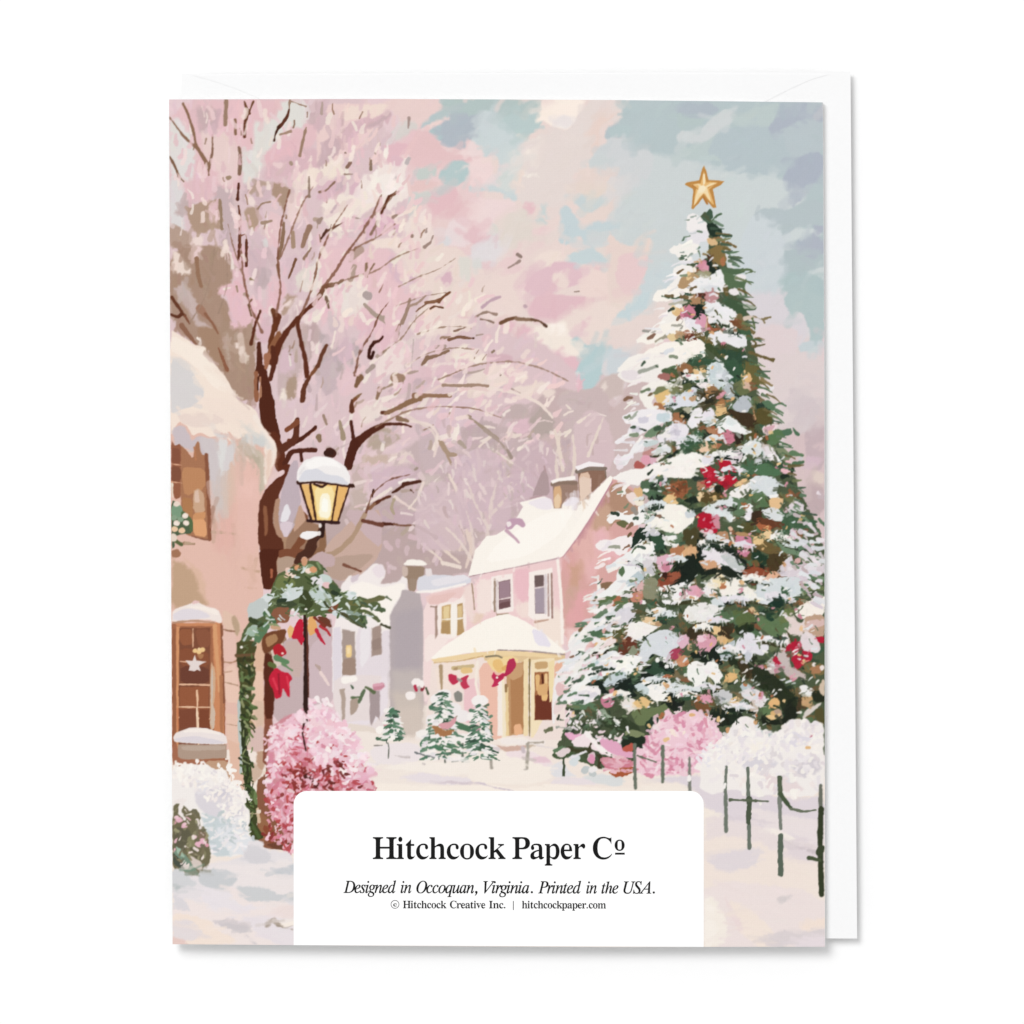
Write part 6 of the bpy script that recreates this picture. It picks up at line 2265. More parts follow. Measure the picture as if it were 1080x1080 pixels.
GLYPHS = '''bH523 26,-4 26,21 39,24 58,28 72,35 80,45 84,60 86,81 86,378 84,397 80,411 71,420 58,427 40,432 27,435 27,459 231,459 231,435 217,432 198,428 184,422 176,413 172,399 171,379 171,255 353,255 353,379 352,399 348,413 340,422 326,428 307,432 293,435 293,459 496,459 496,435 483,432 465,427 451,421 444,412 440,398 438,379 438,81 440,61 444,46 451,36 465,29 483,24 496,21 496,-4 293,-4 293,21 305,23 324,28 338,34 347,44 351,59 353,81 353,217 171,217 171,81 172,60 177,45 185,35 199,28 218,24 231,21 231,-4;bi198 99,358 87,362 74,373 65,390 61,412 65,434 74,452 87,464 103,467 114,464 127,452 137,434 140,412 137,390 127,373 114,362/29,-4 29,20 41,23 55,29 62,39 63,56 63,252 62,271 57,281 43,287 31,290 32,314 137,314 137,56 139,39 144,29 157,23 169,20 169,-4;bt228 122,-13 103,-11 87,-4 75,7 67,24 61,45 59,71 59,275 31,275 31,302 53,327 76,350 96,372 114,392 128,410 138,428 133,428 133,314 197,314 197,275 133,275 133,82 135,65 139,53 148,47 171,44 190,48 205,58 216,78 213,69 195,30 174,6 150,-9;bc293 155,-14 134,-12 113,-5 94,7 76,23 61,43 48,66 38,92 32,119 30,150 33,182 39,212 50,239 64,263 82,284 102,300 125,313 149,321 176,323 202,321 224,314 242,302 255,286 263,267 266,244 264,226 257,212 247,203 239,200 222,205 211,222 207,250 208,262 208,270 201,287 172,293 136,286 116,267 105,234 101,187 104,143 112,107 127,79 147,59 172,46 202,42 232,46 257,57 279,75 276,63 250,26 221,4 189,-10;bh381 29,-4 29,20 41,23 55,29 61,39 63,56 63,399 62,415 56,426 42,433 30,436 30,459 137,459 137,269 183,299 212,317 241,322 275,316 299,295 314,260 319,212 319,56 321,39 327,29 341,23 352,20 352,-4 213,-4 213,20 210,20 231,24 243,36 246,56 246,217 245,233 243,246 239,255 227,264 205,267 177,263 156,252 137,233 137,56 138,39 144,29 157,23 169,20 169,-4;bk359 28,-4 28,20 41,23 55,29 62,39 63,56 63,397 62,416 57,426 44,432 31,435 32,459 137,459 137,171 236,251 250,266 254,276 244,286 210,289 217,289 217,314 334,314 334,290 315,285 290,274 267,257 213,206 337,37 352,25 365,20 365,-4 222,-4 222,20 219,20 243,24 250,33 248,38 241,47 172,144 137,131 137,56 138,39 144,29 157,23 169,20 169,-4;bP418 26,-4 26,21 39,24 58,28 72,35 80,45 84,60 86,81 86,378 84,397 80,411 71,420 58,427 40,432 27,435 27,459 213,459 253,458 285,456 311,451 331,444 350,432 367,418 380,400 390,380 396,357 398,331 393,295 380,263 359,237 337,221 310,210 278,204 241,202 171,202 171,81 172,60 177,45 185,35 199,28 218,24 231,21 231,-4/171,234 202,234 235,236 261,244 281,256 294,273 301,298 303,329 301,360 295,385 285,403 269,416 246,424 217,427 194,425 179,420 173,412 171,398;ba344 256,-14 233,-9 218,7 211,32 162,7 129,-8 94,-13 78,-10 62,-4 49,8 39,24 33,42 31,64 36,93 49,118 71,139 94,154 123,168 160,181 210,194 210,241 208,257 204,270 196,279 184,286 168,290 147,292 119,289 99,282 94,273 96,270 104,259 110,245 112,230 109,212 101,198 90,190 79,187 65,190 54,200 47,216 44,236 46,253 50,268 58,281 69,293 83,303 99,311 118,318 139,321 161,322 202,319 233,311 255,296 269,274 279,245 282,211 282,63 282,49 284,42 290,39 307,38 318,40 311,45 320,25 299,3 276,-10/148,38 166,39 180,45 195,53 210,66 210,166 146,148 116,120 107,83 111,58 124,43;bp371 28,-143 28,-120 36,-118 48,-114 57,-108 61,-99 63,-86 63,-64 63,243 63,261 61,273 57,280 43,287 30,291 30,314 132,314 132,265 175,297 201,317 232,323 250,321 268,314 285,302 301,286 314,266 324,243 332,218 337,190 339,160 337,128 332,98 324,70 313,46 299,25 284,8 266,-4 247,-12 229,-14 202,-9 178,5 137,29 137,-58 137,-74 139,-87 141,-97 148,-107 160,-114 177,-117 186,-119 186,-143/193,32 220,36 238,45 250,61 257,85 262,116 264,155 262,192 258,222 252,246 241,261 224,271 196,274 172,269 153,256 137,233 137,70 150,49 169,37;be301 152,-14 132,-12 111,-5 92,7 74,23 60,43 47,67 38,94 32,124 30,157 32,188 38,217 48,242 61,266 76,285 94,301 114,313 135,320 156,322 189,318 216,305 240,283 257,253 268,217 272,174 272,162 106,162 112,113 128,76 156,54 197,46 231,51 257,65 278,89 276,75 249,33 220,7 188,-9/105,196 212,196 212,215 212,240 209,260 204,274 189,288 157,293 126,283 110,254 105,203;br287 29,-4 29,20 41,23 55,29 62,39 63,56 63,252 62,272 57,282 43,287 31,290 32,314 135,314 135,254 167,274 180,291 194,305 208,314 222,320 234,322 247,321 258,316 266,307 273,296 277,282 279,265 276,246 269,231 259,221 246,218 238,220 230,227 223,237 216,247 207,254 185,256 167,251 152,239 144,226 140,210 138,192 138,56 141,39 150,29 169,23 186,20 186,-4;bC468 255,-15 226,-13 197,-7 169,3 144,16 113,40 87,68 66,102 53,131 44,161 39,194 37,229 39,263 44,295 53,325 66,353 88,387 114,415 145,438 171,452 199,462 228,467 258,469 289,467 324,458 364,444 374,440 390,439 410,442 423,452 429,469 426,469 426,304 430,304 413,345 391,377 364,404 335,423 302,435 263,439 204,426 164,386 140,320 133,227 141,139 167,77 212,40 276,27 308,30 336,37 364,48 391,64 415,84 437,109 439,92 401,42 359,10 310,-9;bo336 169,-14 143,-12 119,-4 97,8 78,24 61,44 48,68 38,95 32,123 30,154 32,185 38,214 48,241 61,264 78,284 97,301 119,313 143,320 169,322 193,320 217,313 239,301 258,285 274,265 288,242 298,215 304,186 306,154 304,122 298,93 288,66 274,43 258,23 239,7 217,-5 194,-12/171,15 192,18 208,27 219,41 223,51 226,65 228,82 230,102 230,126 231,154 229,206 225,244 218,269 207,283 191,292 171,295 145,292 128,283 118,269 111,244 107,206 106,154 106,127 107,103 109,82 111,65 114,51 118,41 129,27 145,18;bn381 29,-4 29,20 41,23 55,29 61,39 63,56 63,253 62,270 56,281 42,287 30,290 30,314 137,314 137,270 183,299 212,317 241,322 275,316 299,295 314,260 319,212 319,56 321,39 327,29 341,23 352,20 352,-4 213,-4 213,20 210,20 231,24 243,36 246,56 246,217 245,233 243,246 239,255 227,264 205,267 177,263 156,252 137,233 137,56 138,39 144,29 157,23 169,20 169,-4;bv306 153,-14 48,246 40,265 32,278 20,286 8,290 8,314 153,314 153,290 153,290 126,286 118,274 119,269 174,124 246,254 251,266 252,271 247,281 230,288 214,290 214,314 294,314 294,291 281,285 268,276 259,262 250,241 150,-14;bm554 29,-4 29,20 41,23 55,29 61,39 63,56 63,253 62,270 56,281 42,287 30,290 30,314 135,314 135,267 182,298 209,316 239,322 271,316 295,296 311,264 357,296 387,316 416,322 449,316 472,295 487,260 493,212 493,56 494,39 500,29 513,23 525,20 525,-4 388,-4 388,20 400,23 413,29 419,40 421,56 421,217 420,233 418,246 414,255 402,264 380,267 352,264 332,253 313,234 313,56 315,40 321,29 334,23 345,20 345,-4 210,-4 210,20 222,23 235,29 241,40 243,56 243,217 242,233 240,246 236,255 224,264 202,267 173,263 153,252 135,233 135,56 137,40 142,30 155,23 166,20 166,-4;bI261 24,-4 24,21 37,25 55,29 70,36 79,45 85,58 86,76 86,387 85,404 80,416 72,424 57,429 38,433 24,435 24,459 233,459 233,435 221,433 202,429 187,424 178,416 173,404 172,387 172,77 173,60 177,47 185,37 200,30 213,26 227,24 235,21 235,-4;iD507 -38,-4 -34,17 -28,17 -10,19 5,23 16,29 24,39 32,54 39,74 123,386 127,406 129,418 126,431 117,439 103,445 78,447 82,469 263,469 306,466 345,458 380,445 410,427 435,405 455,377 470,346 479,311 482,272 479,235 472,200 459,167 442,135 421,105 395,78 366,55 333,35 296,18 266,8 234,1 201,-3 167,-4/170,26 206,29 239,36 268,48 295,64 319,83 340,106 357,132 372,160 383,190 391,222 396,254 398,287 396,322 389,353 377,378 361,400 333,421 297,434 254,439 236,438 223,435 215,430 208,421 202,407 196,386 116,88 111,71 109,58 108,50 112,39 122,32 130,30 141,28 154,27;ie287 88,-11 61,-8 37,2 18,18 4,40 -4,66 -7,98 -6,121 -1,144 6,167 16,190 29,212 44,233 60,253 79,271 99,287 131,305 163,317 195,320 215,319 231,314 244,307 253,296 259,282 261,265 255,236 238,210 210,186 182,170 148,157 108,146 64,138 62,129 60,117 59,99 66,60 86,37 120,29 150,36 183,54 223,84 233,74 212,44 189,24 166,8 142,-2 116,-9/67,162 104,170 139,184 166,202 185,224 197,247 201,270 195,288 179,294 167,292 153,286 139,277 124,264 111,247 98,228 86,206 75,182;is248 78,-12 60,-11 44,-9 31,-4 17,0 7,2 -1,0 -6,-8 -25,-8 -10,110 7,109 10,78 17,55 26,37 39,25 54,17 72,14 85,16 97,21 108,29 116,40 121,54 123,68 120,83 113,99 102,117 81,144 61,172 51,188 43,204 38,221 37,238 39,261 47,281 61,297 78,310 99,318 123,320 140,320 155,317 167,313 182,308 193,306 202,309 206,318 223,318 210,210 193,210 181,259 160,286 129,295 117,292 105,284 96,273 94,260 96,247 104,230 118,211 139,184 149,170 158,157 168,140 175,123 181,106 182,89 181,70 176,53 169,38 159,24 147,11 132,1 116,-6 98,-11;ii177 122,390 108,392 96,400 88,412 85,429 88,443 96,455 108,464 122,467 137,464 149,456 157,443 160,429 158,412 150,400 137,392/32,-12 12,-8 1,6 -3,28 -2,41 0,54 9,87 52,242 55,254 57,263 54,272 48,279 36,282 15,283 17,303 64,309 82,311 95,314 114,319 125,320 132,318 134,309 133,301 131,295 66,77 62,61 61,53 64,41 73,36 85,42 104,58 127,87 142,77 114,35 87,9 60,-7;ig286 63,-157 29,-155 1,-147 -23,-134 -41,-118 -51,-98 -55,-74 -49,-45 -32,-19 -5,6 34,21 17,30 6,42 3,58 7,72 19,87 56,118 29,138 12,163 7,194 9,217 16,238 26,258 41,276 58,292 78,305 101,315 125,320 152,322 169,321 187,317 207,311 225,304 238,301 246,300 292,300 292,262 246,262 250,252 251,236 249,213 242,191 232,171 217,153 200,138 181,126 159,117 135,111 110,110 96,110 84,112 69,98 63,88 69,79 85,69 113,58 146,47 173,35 196,22 213,6 223,-14 226,-39 224,-62 217,-83 206,-102 190,-118 171,-132 149,-143 123,-151 94,-156/112,133 124,135 137,140 149,149 159,161 169,175 177,192 183,210 187,229 188,249 186,264 182,276 176,285 163,295 147,298 135,296 123,291 111,282 99,270 90,256 81,239 75,221 71,202 69,183 74,155 89,139/76,-128 118,-124 148,-110 167,-89 173,-61 170,-47 161,-34 147,-23 130,-13 118,-8 105,-3 93,2 76,7 62,11 54,14 20,-10 0,-37 -6,-63 3,-99 30,-121;in364 223,-13 207,-10 195,-3 188,10 186,27 189,50 198,87 213,141 228,196 236,234 239,253 235,266 224,271 213,268 197,260 185,252 174,241 161,230 149,216 137,202 125,187 114,171 104,156 95,140 83,113 70,81 58,43 45,-4 -15,-4 50,222 55,239 58,253 59,262 57,271 51,276 40,280 23,281 15,281 17,301 37,303 52,305 67,307 85,310 99,314 119,319 132,320 136,317 136,306 96,180 115,213 140,241 163,265 186,284 214,304 240,315 264,319 287,315 301,301 305,279 305,265 303,251 300,236 296,221 257,87 250,63 248,50 252,41 258,37 272,44 289,62 309,94 325,86 301,40 275,11 250,-7;id355 62,-12 40,-10 22,-2 7,10 -3,27 -10,48 -12,73 -10,96 -5,120 3,145 13,170 26,195 41,220 59,243 77,263 97,282 113,294 129,304 144,311 160,316 176,319 192,320 217,318 235,310 240,296 270,417 272,427 272,435 271,442 266,447 257,450 243,451 230,451 233,471 263,474 286,478 305,483 325,489 340,491 346,489 348,481 347,473 345,467 243,80 239,59 237,46 241,38 249,34 262,40 280,56 304,84 319,75 300,44 281,24 265,8 249,-3 233,-10 216,-12 196,-8 184,5 180,26 182,49 188,78 199,110 181,73 158,42 135,18 112,1 88,-9/90,31 107,35 125,47 138,58 150,72 163,88 175,106 186,124 196,144 205,165 213,185 220,205 225,225 228,243 229,259 226,275 220,286 210,294 198,296 177,293 156,282 134,265 113,241 95,211 78,176 65,140 57,107 54,78 57,59 64,44 76,35;iO516 200,-14 164,-12 132,-5 103,7 78,23 57,44 41,68 28,96 21,127 18,162 20,193 26,224 35,254 48,284 64,313 82,340 102,366 125,390 149,412 176,431 203,447 231,461 260,471 289,477 319,479 355,476 386,469 415,457 439,440 460,420 476,395 488,367 495,336 497,302 496,277 492,251 485,225 476,200 465,174 452,150 437,126 420,103 402,82 383,62 363,44 342,29 309,10 274,-3 238,-11/201,14 223,16 245,22 266,32 286,46 306,63 325,83 342,105 358,129 372,155 385,183 395,212 404,242 410,272 414,302 415,331 413,367 404,397 390,420 371,437 348,447 320,451 297,448 274,441 250,430 227,414 206,395 185,372 166,345 148,316 133,284 123,260 115,235 109,210 104,186 101,161 100,137 103,101 112,70 127,46 147,28 172,18;ic298 100,-12 69,-9 44,2 23,20 8,44 -1,74 -4,108 -2,132 2,154 9,177 19,199 31,220 46,240 62,258 80,275 100,290 132,307 165,317 199,320 220,319 237,314 251,305 265,288 270,268 267,249 260,236 249,227 232,224 209,231 201,254 202,263 204,269 207,276 212,282 215,287 218,287 212,293 197,295 175,292 153,283 132,267 112,247 96,223 81,194 71,164 64,135 62,108 64,84 70,65 79,49 91,37 106,29 122,27 147,30 172,41 199,59 230,85 241,68 206,33 171,8 136,-7;io351 105,-12 73,-9 46,1 23,19 6,42 -4,69 -7,102 -5,128 1,154 11,180 24,205 40,229 59,250 80,270 102,287 126,301 151,312 176,318 202,320 235,317 263,307 286,290 303,267 313,239 317,207 315,183 310,160 302,136 291,113 278,91 262,71 245,51 226,34 205,19 173,2 140,-9/112,15 130,18 147,24 164,35 180,50 195,67 209,88 221,110 231,133 240,157 246,181 250,204 252,226 245,264 227,287 197,295 177,291 156,281 135,265 114,242 97,214 81,182 69,147 61,114 59,84 60,63 65,46 73,33 84,23 97,17;iq339 78,-154 80,-134 104,-133 118,-129 128,-124 136,-117 140,-109 145,-97 150,-81 201,103 183,69 158,40 133,18 108,3 83,-7 57,-10 36,-8 19,0 5,13 -5,31 -11,53 -13,78 -11,104 -6,130 3,155 14,181 28,205 44,229 62,250 81,269 102,285 133,304 164,316 195,320 224,315 245,301 251,278 260,313 318,313 213,-72 209,-86 206,-98 204,-111 207,-122 213,-128 226,-132 246,-134 256,-134 254,-154/91,33 107,37 125,45 145,60 165,81 186,110 206,147 223,185 233,219 236,247 233,267 226,282 214,291 198,294 184,292 169,287 153,277 138,265 123,250 109,232 96,213 84,193 75,172 64,140 57,110 55,82 56,67 59,55 65,46 76,37;iu364 45,-12 26,-9 12,1 4,17 1,37 2,52 5,69 8,83 11,99 16,117 47,229 51,248 53,264 51,274 45,279 33,282 10,283 12,303 59,310 76,312 89,315 109,319 119,320 128,319 131,314 130,303 128,294 73,106 65,73 63,61 62,55 67,41 80,36 91,39 106,46 122,58 139,74 157,94 174,117 192,144 208,173 224,205 238,239 249,274 258,313 317,313 258,91 253,72 250,57 249,48 253,40 259,36 273,42 291,58 313,87 327,77 302,36 276,9 250,-7 222,-12 201,-8 190,5 186,26 187,43 190,61 196,82 217,151 197,113 173,80 151,52 129,29 101,6 74,-8;ia342 50,-12 32,-10 18,-4 6,7 -3,23 -8,42 -10,64 -7,102 2,139 16,177 30,205 47,231 66,255 88,277 119,301 151,316 184,320 209,316 227,303 229,282 238,313 295,313 234,89 229,70 226,55 225,46 227,41 232,39 243,44 259,58 280,83 294,75 267,34 242,9 218,-7 196,-12 178,-9 168,3 165,22 167,43 175,75 188,115 168,77 144,45 121,20 99,2 75,-9/83,37 96,41 114,51 125,62 137,74 149,89 161,106 172,124 183,143 192,163 200,182 207,202 212,222 215,240 216,257 212,278 201,290 184,295 165,291 146,281 126,263 108,238 91,209 77,174 71,156 65,138 61,121 58,104 57,88 56,74 59,53 68,41;iV437 77,-14 93,395 92,413 89,426 83,436 74,442 61,446 44,447 35,447 37,469 229,469 226,449 218,449 199,447 186,443 177,436 171,426 167,409 165,386 152,98 382,377 400,402 411,420 415,431 412,438 405,443 391,446 368,447 370,469 519,469 515,447 511,447 499,445 487,440 475,431 461,418 446,402 429,382 97,-14;ir224 -16,-4 43,210 48,232 52,248 53,259 51,269 45,275 33,278 10,280 12,301 59,308 76,311 89,314 108,319 119,320 127,318 127,307 92,181 124,242 156,285 183,311 206,320 221,318 232,310 238,299 240,282 237,264 229,249 216,240 201,236 188,238 178,244 170,254 167,265 132,216 98,155 68,83 44,-4;iP403 -36,-4 -33,17 -27,17 -9,19 5,22 16,28 24,38 32,53 39,74 123,386 127,405 129,418 126,431 118,439 103,445 78,447 82,469 268,469 330,462 375,442 402,409 411,361 409,334 401,309 388,286 370,267 348,250 321,236 291,226 258,220 221,218 160,218 154,216 150,212 110,63 109,54 108,47 111,33 121,24 131,21 146,18 168,17 164,-4/192,246 234,250 268,261 295,278 314,301 326,330 329,364 327,388 320,407 309,422 292,432 271,438 244,441 228,439 218,434 209,423 202,404 163,262 162,254 163,251 166,248 175,247;it187 32,-12 13,-8 1,4 -2,25 -1,45 4,63 63,279 17,279 19,301 51,311 80,330 107,358 133,396 154,396 128,308 186,308 180,279 123,279 69,77 64,58 63,46 66,38 71,35 83,40 100,55 122,82 137,70 110,32 84,7 59,-7;ih357 211,-9 191,-4 178,13 173,41 174,52 177,67 181,84 186,104 193,127 202,153 225,222 229,237 231,246 227,257 213,261 180,252 152,227 124,185 103,144 85,100 69,52 55,0 -11,0 90,374 94,388 96,399 98,411 96,422 89,428 76,431 59,433 56,433 56,451 68,452 89,454 111,457 135,461 161,465 180,470 107,197 146,232 169,260 190,282 211,297 232,307 251,310 275,304 289,287 295,259 293,237 286,207 274,170 242,75 239,65 238,57 241,47 260,43 275,49 292,67 312,98 314,89 286,46 259,15 233,-3;iU491 200,-14 157,-10 120,1 89,20 67,46 53,76 49,112 50,132 54,155 61,182 116,389 120,408 122,419 119,432 110,440 101,444 86,447 65,448 68,469 270,469 268,448 258,448 239,446 224,441 213,433 203,420 195,403 188,380 138,192 129,156 124,129 122,110 125,86 133,65 147,49 165,37 188,29 216,27 240,28 262,33 283,41 301,52 316,66 329,82 341,104 354,138 367,182 413,356 419,378 422,397 423,411 421,429 413,440 404,444 391,447 370,448 372,469 535,469 533,448 521,448 499,445 483,434 470,418 466,409 461,395 457,383 453,370 450,356 398,162 386,122 372,88 356,59 338,36 317,17 293,3 265,-7 235,-12;iS369 153,-13 123,-11 91,-5 57,6 48,9 43,9 28,4 17,-12 0,-12 23,150 41,150 45,107 55,74 71,49 92,30 117,19 146,15 161,16 176,20 190,27 202,36 213,46 221,59 228,73 231,88 233,104 231,121 225,138 220,149 213,160 204,171 194,185 181,199 152,229 129,253 112,275 100,295 91,314 87,333 85,353 87,377 93,398 102,418 115,436 131,451 150,463 172,472 196,477 221,479 238,478 253,477 268,474 282,470 303,463 312,461 326,465 336,477 354,477 333,332 316,332 313,371 305,399 293,421 276,437 256,446 231,449 211,447 193,440 178,429 167,415 160,397 157,377 159,364 163,350 170,337 180,322 190,308 203,294 234,261 244,250 255,239 266,227 287,197 300,164 304,127 302,100 295,76 284,54 270,35 252,18 231,5 207,-5 181,-11;iA463 -88,-4 -85,17 -54,22 -28,35 -2,59 11,74 34,101 65,137 105,184 154,242 212,310 278,388 354,479 372,479 356,58 358,40 368,27 378,22 393,19 414,17 412,-4 218,-4 221,17 229,17 247,18 261,23 270,29 276,40 280,56 282,78 285,154 134,154 125,152 118,147 68,87 49,63 38,46 34,34 37,27 45,21 58,18 81,17 78,-4/145,187 286,187 295,364'''
ENV_ALB = (.88, .88, .882)
INK_GAIN = .885; INK_CONTRAST = 1.0; INK_SHIFT = (.003, 0.0, -.008)
AMB = .665; LSIZE = 2.2; LEN = 138.0; SGN = 1

# ======================================================================
# the place: table, envelope, card
# ======================================================================
import bpy, bmesh
from mathutils import Matrix
IMG[IDS == 1] += np.array([.006, 0, -.012], np.float32)
def blend(k, col, a): IMG[IDS == k] = IMG[IDS == k]*(1-a)+rgb(col)*a      # warm the printed snow inks
blend(9, 'f3e8e2', .28); blend(11, 'f1eae8', .2); blend(6, 'dcbca6', .13)
_f = IDS == 2; _l = IMG[_f].mean(1, keepdims=True); IMG[_f] = IMG[_f]*.87+_l*.13
K = 1.568e-4                       # metres per photo pixel
def W(x, y, z=0.0): return ((x-540)*K, (540-y)*K, z)
sc = bpy.context.scene; COL = sc.collection

def mat(name, col, rough=.6, spec=.2, bump=0.0, bscale=2500.0, tint=0.0):
    m = bpy.data.materials.new(name); m.use_nodes = True; nt = m.node_tree; b = nt.nodes['Principled BSDF']
    b.inputs['Roughness'].default_value = rough; b.inputs['Specular IOR Level'].default_value = spec
    b.inputs['Base Color'].default_value = (*col, 1)
    if bump or tint:
        tc = nt.nodes.new('ShaderNodeTexCoord'); n = nt.nodes.new('ShaderNodeTexNoise')
        n.inputs['Scale'].default_value = bscale; n.inputs['Detail'].default_value = 3
        nt.links.new(tc.outputs['Object'], n.inputs['Vector'])
        if bump:
            bp = nt.nodes.new('ShaderNodeBump'); bp.inputs['Strength'].default_value = bump; bp.inputs['Distance'].default_value = 2e-5
            nt.links.new(n.outputs['Fac'], bp.inputs['Height']); nt.links.new(bp.outputs['Normal'], b.inputs['Normal'])
        if tint:
            mx = nt.nodes.new('ShaderNodeMix'); mx.data_type = 'RGBA'
            mx.inputs[6].default_value = (*[c*(1-tint) for c in col], 1); mx.inputs[7].default_value = (*col, 1)
            nt.links.new(n.outputs['Fac'], mx.inputs[0]); nt.links.new(mx.outputs[2], b.inputs['Base Color'])
    return m

def link(name, me, m, parent=None):
    o = bpy.data.objects.new(name, me); COL.objects.link(o)
    if m: me.materials.append(m)
    if parent: o.parent = parent
    return o

def tag(o, label=None, cat=None, kind=None):
    if label: o['label'] = label
    if cat: o['category'] = cat
    if kind: o['kind'] = kind

def from_bm(name, bm, m, parent=None, smooth_=False):
    me = bpy.data.meshes.new(name); bm.normal_update(); bm.to_mesh(me); bm.free()
    if smooth_:
        for p in me.polygons: p.use_smooth = True
    return link(name, me, m, parent)

# ---- card outline, as measured: edges run very slightly askew
def lerp(t, *p):
    n = len(p)-1; i = np.clip((np.asarray(t)*n).astype(int), 0, n-1); f = np.asarray(t)*n-i; a = np.array(p)
    return a[i]*(1-f)+a[i+1]*f
def card_xy(u, v):
    xl = lerp(v, 178.3, 179.6, 180.9, 182.0); xr = lerp(v, 867.8, 869.4, 869.8, 870.0)
    yt = lerp(u, 104.9, 104.3, 105.4, 108.0); yb = lerp(u, 995.8, 997.6, 998.8, 998.5)
    return xl+(xr-xl)*u, yt+(yb-yt)*v

Z_ENV, Z_CARD = .0019, .0034

# ---- table top
white = mat('white_table_surface', (.93, .93, .93), .8, .1)
bm = bmesh.new()
vs = [bm.verts.new(p) for p in ((-1.2, -1.2, 0), (1.2, -1.2, 0), (1.2, 1.2, 0), (-1.2, 1.2, 0))]; bm.faces.new(vs)
t = from_bm('tabletop', bm, white); tag(t, kind='structure')

# ---- envelope
env_m = mat('white_envelope_paper', ENV_ALB, .75, .15, .25, 1800, .03)
EO = [(191, 77.2), (540, 75.4), (897.6, 74.6), (901.5, 520), (904.6, 990.6), (540, 990.2), (195.5, 988.5), (193, 520)]
def env_pt(u, v):
    xl = 191+4.5*v; xr = 897.6+7*v; yt = 77.2-2.6*u; yb = 988.6+2*u
    return xl+(xr-xl)*u, yt+(yb-yt)*v
env = bpy.data.objects.new('envelope', None); COL.objects.link(env)
env.location = W(548, 533, 0); tag(env, 'plain white paper envelope lying closed underneath the printed greeting card', 'envelope')
EL = env.location.copy()
def put(o):      # keep world-space mesh coordinates while parented to the empty
    o.matrix_parent_inverse = Matrix.Translation(-o.parent.location)
    return o
def sheet(fn, n, m_, ztop, zbot, name, material, parent):
    """closed thin solid over a (u, v) patch; ztop / zbot are functions"""
    bm = bmesh.new(); T = []; B = []
    for j in range(m_+1):
        for i in range(n+1):
            u, v = i/n, j/m_; x, y = fn(u, v)
            T.append(bm.verts.new(W(float(x), float(y), ztop(u, v)))); B.append(bm.verts.new(W(float(x), float(y), zbot(u, v))))
    I = lambda i, j: j*(n+1)+i
    for j in range(m_):
        for i in range(n):
            bm.faces.new([T[I(i, j+1)], T[I(i+1, j+1)], T[I(i+1, j)], T[I(i, j)]])
            bm.faces.new([B[I(i, j)], B[I(i+1, j)], B[I(i+1, j+1)], B[I(i, j+1)]])
    ring = [I(i, 0) for i in range(n+1)]+[I(n, j) for j in range(1, m_+1)]+[I(i, m_) for i in range(n-1, -1, -1)]+[I(0, j) for j in range(m_-1, 0, -1)]
    for a, b in zip(ring, ring[1:]+ring[:1]): bm.faces.new([T[a], T[b], B[b], B[a]])
    bmesh.ops.recalc_face_normals(bm, faces=bm.faces)
    return put(from_bm(name, bm, material, parent))
def edge_d(u, v): return min(u, 1-u, v, 1-v)
def bow(u, v):   # the pocket bulges in the middle, its edges lift off the table
    e = min(1, edge_d(u, v)/.22); return e*e*(3-2*e)
sheet(env_pt, 44, 56, lambda u, v: Z_ENV, lambda u, v: .00125-.00115*bow(u, v), 'pocket', env_m, env)
# flap: shallow point folded down from the top edge, just proud of the pocket
bm = bmesh.new()
FL = smooth([(203, 78.6), (222, 84), (248, 92.5), (276, 104.5), (400, 168), (500, 222), (546, 234), (592, 222), (700, 165), (812, 104), (836, 92), (856, 83), (874, 78)], 3, False)+[(700, 76.8), (540, 77.2), (380, 77.8)]
tv = [bm.verts.new(W(x, y, Z_ENV+.00007)) for x, y in FL]; bv = [bm.verts.new(W(x, y, Z_ENV-.0001)) for x, y in FL]
bm.faces.new(tv); bm.faces.new(bv[::-1])
for i in range(len(FL)): bm.faces.new([tv[i], tv[(i+1) % len(FL)], bv[(i+1) % len(FL)], bv[i]])
bmesh.ops.recalc_face_normals(bm, faces=bm.faces)
put(from_bm('flap', bm, env_m, env))

# ---- card
card = bpy.data.objects.new('greeting_card', None); COL.objects.link(card)
card.location = W(525, 551, Z_ENV+.0002)
tag(card, 'folded card, back side up, with a pink snowy village painting and white text panel', 'greeting card')
paper = mat('white_card_stock', (.92, .92, .91), .6, .2, .15, 1500)
cf = lambda u, v: card_xy(np.float64(u), np.float64(v))
sheet(cf, 24, 30, lambda u, v: Z_CARD-.00002, lambda u, v: Z_CARD-.00034, 'back_leaf', paper, card)
sheet(cf, 24, 30, lambda u, v: Z_ENV+.00055+.0003*(1-u)-.0002*(1-u)**2, lambda u, v: Z_ENV+.00024, 'front_leaf', paper, card)
# the fold along the right-hand edge joins the two leaves
bm = bmesh.new(); prev = None
for j in range(31):
    x, y = cf(1.0, j/30); row = []
    for k in range(9):
        a = -math.pi/2+math.pi*k/8
        zc = (Z_CARD-.00002+Z_ENV+.00024)/2; rz = (Z_CARD-.00002-Z_ENV-.00024)/2
        row.append(bm.verts.new(W(float(x)-.4+1.0*math.cos(a), float(y), zc+rz*math.sin(a))))
    if prev:
        for k in range(8): bm.faces.new([prev[k], row[k], row[k+1], prev[k+1]])
    prev = row
put(from_bm('spine', bm, paper, card, True))

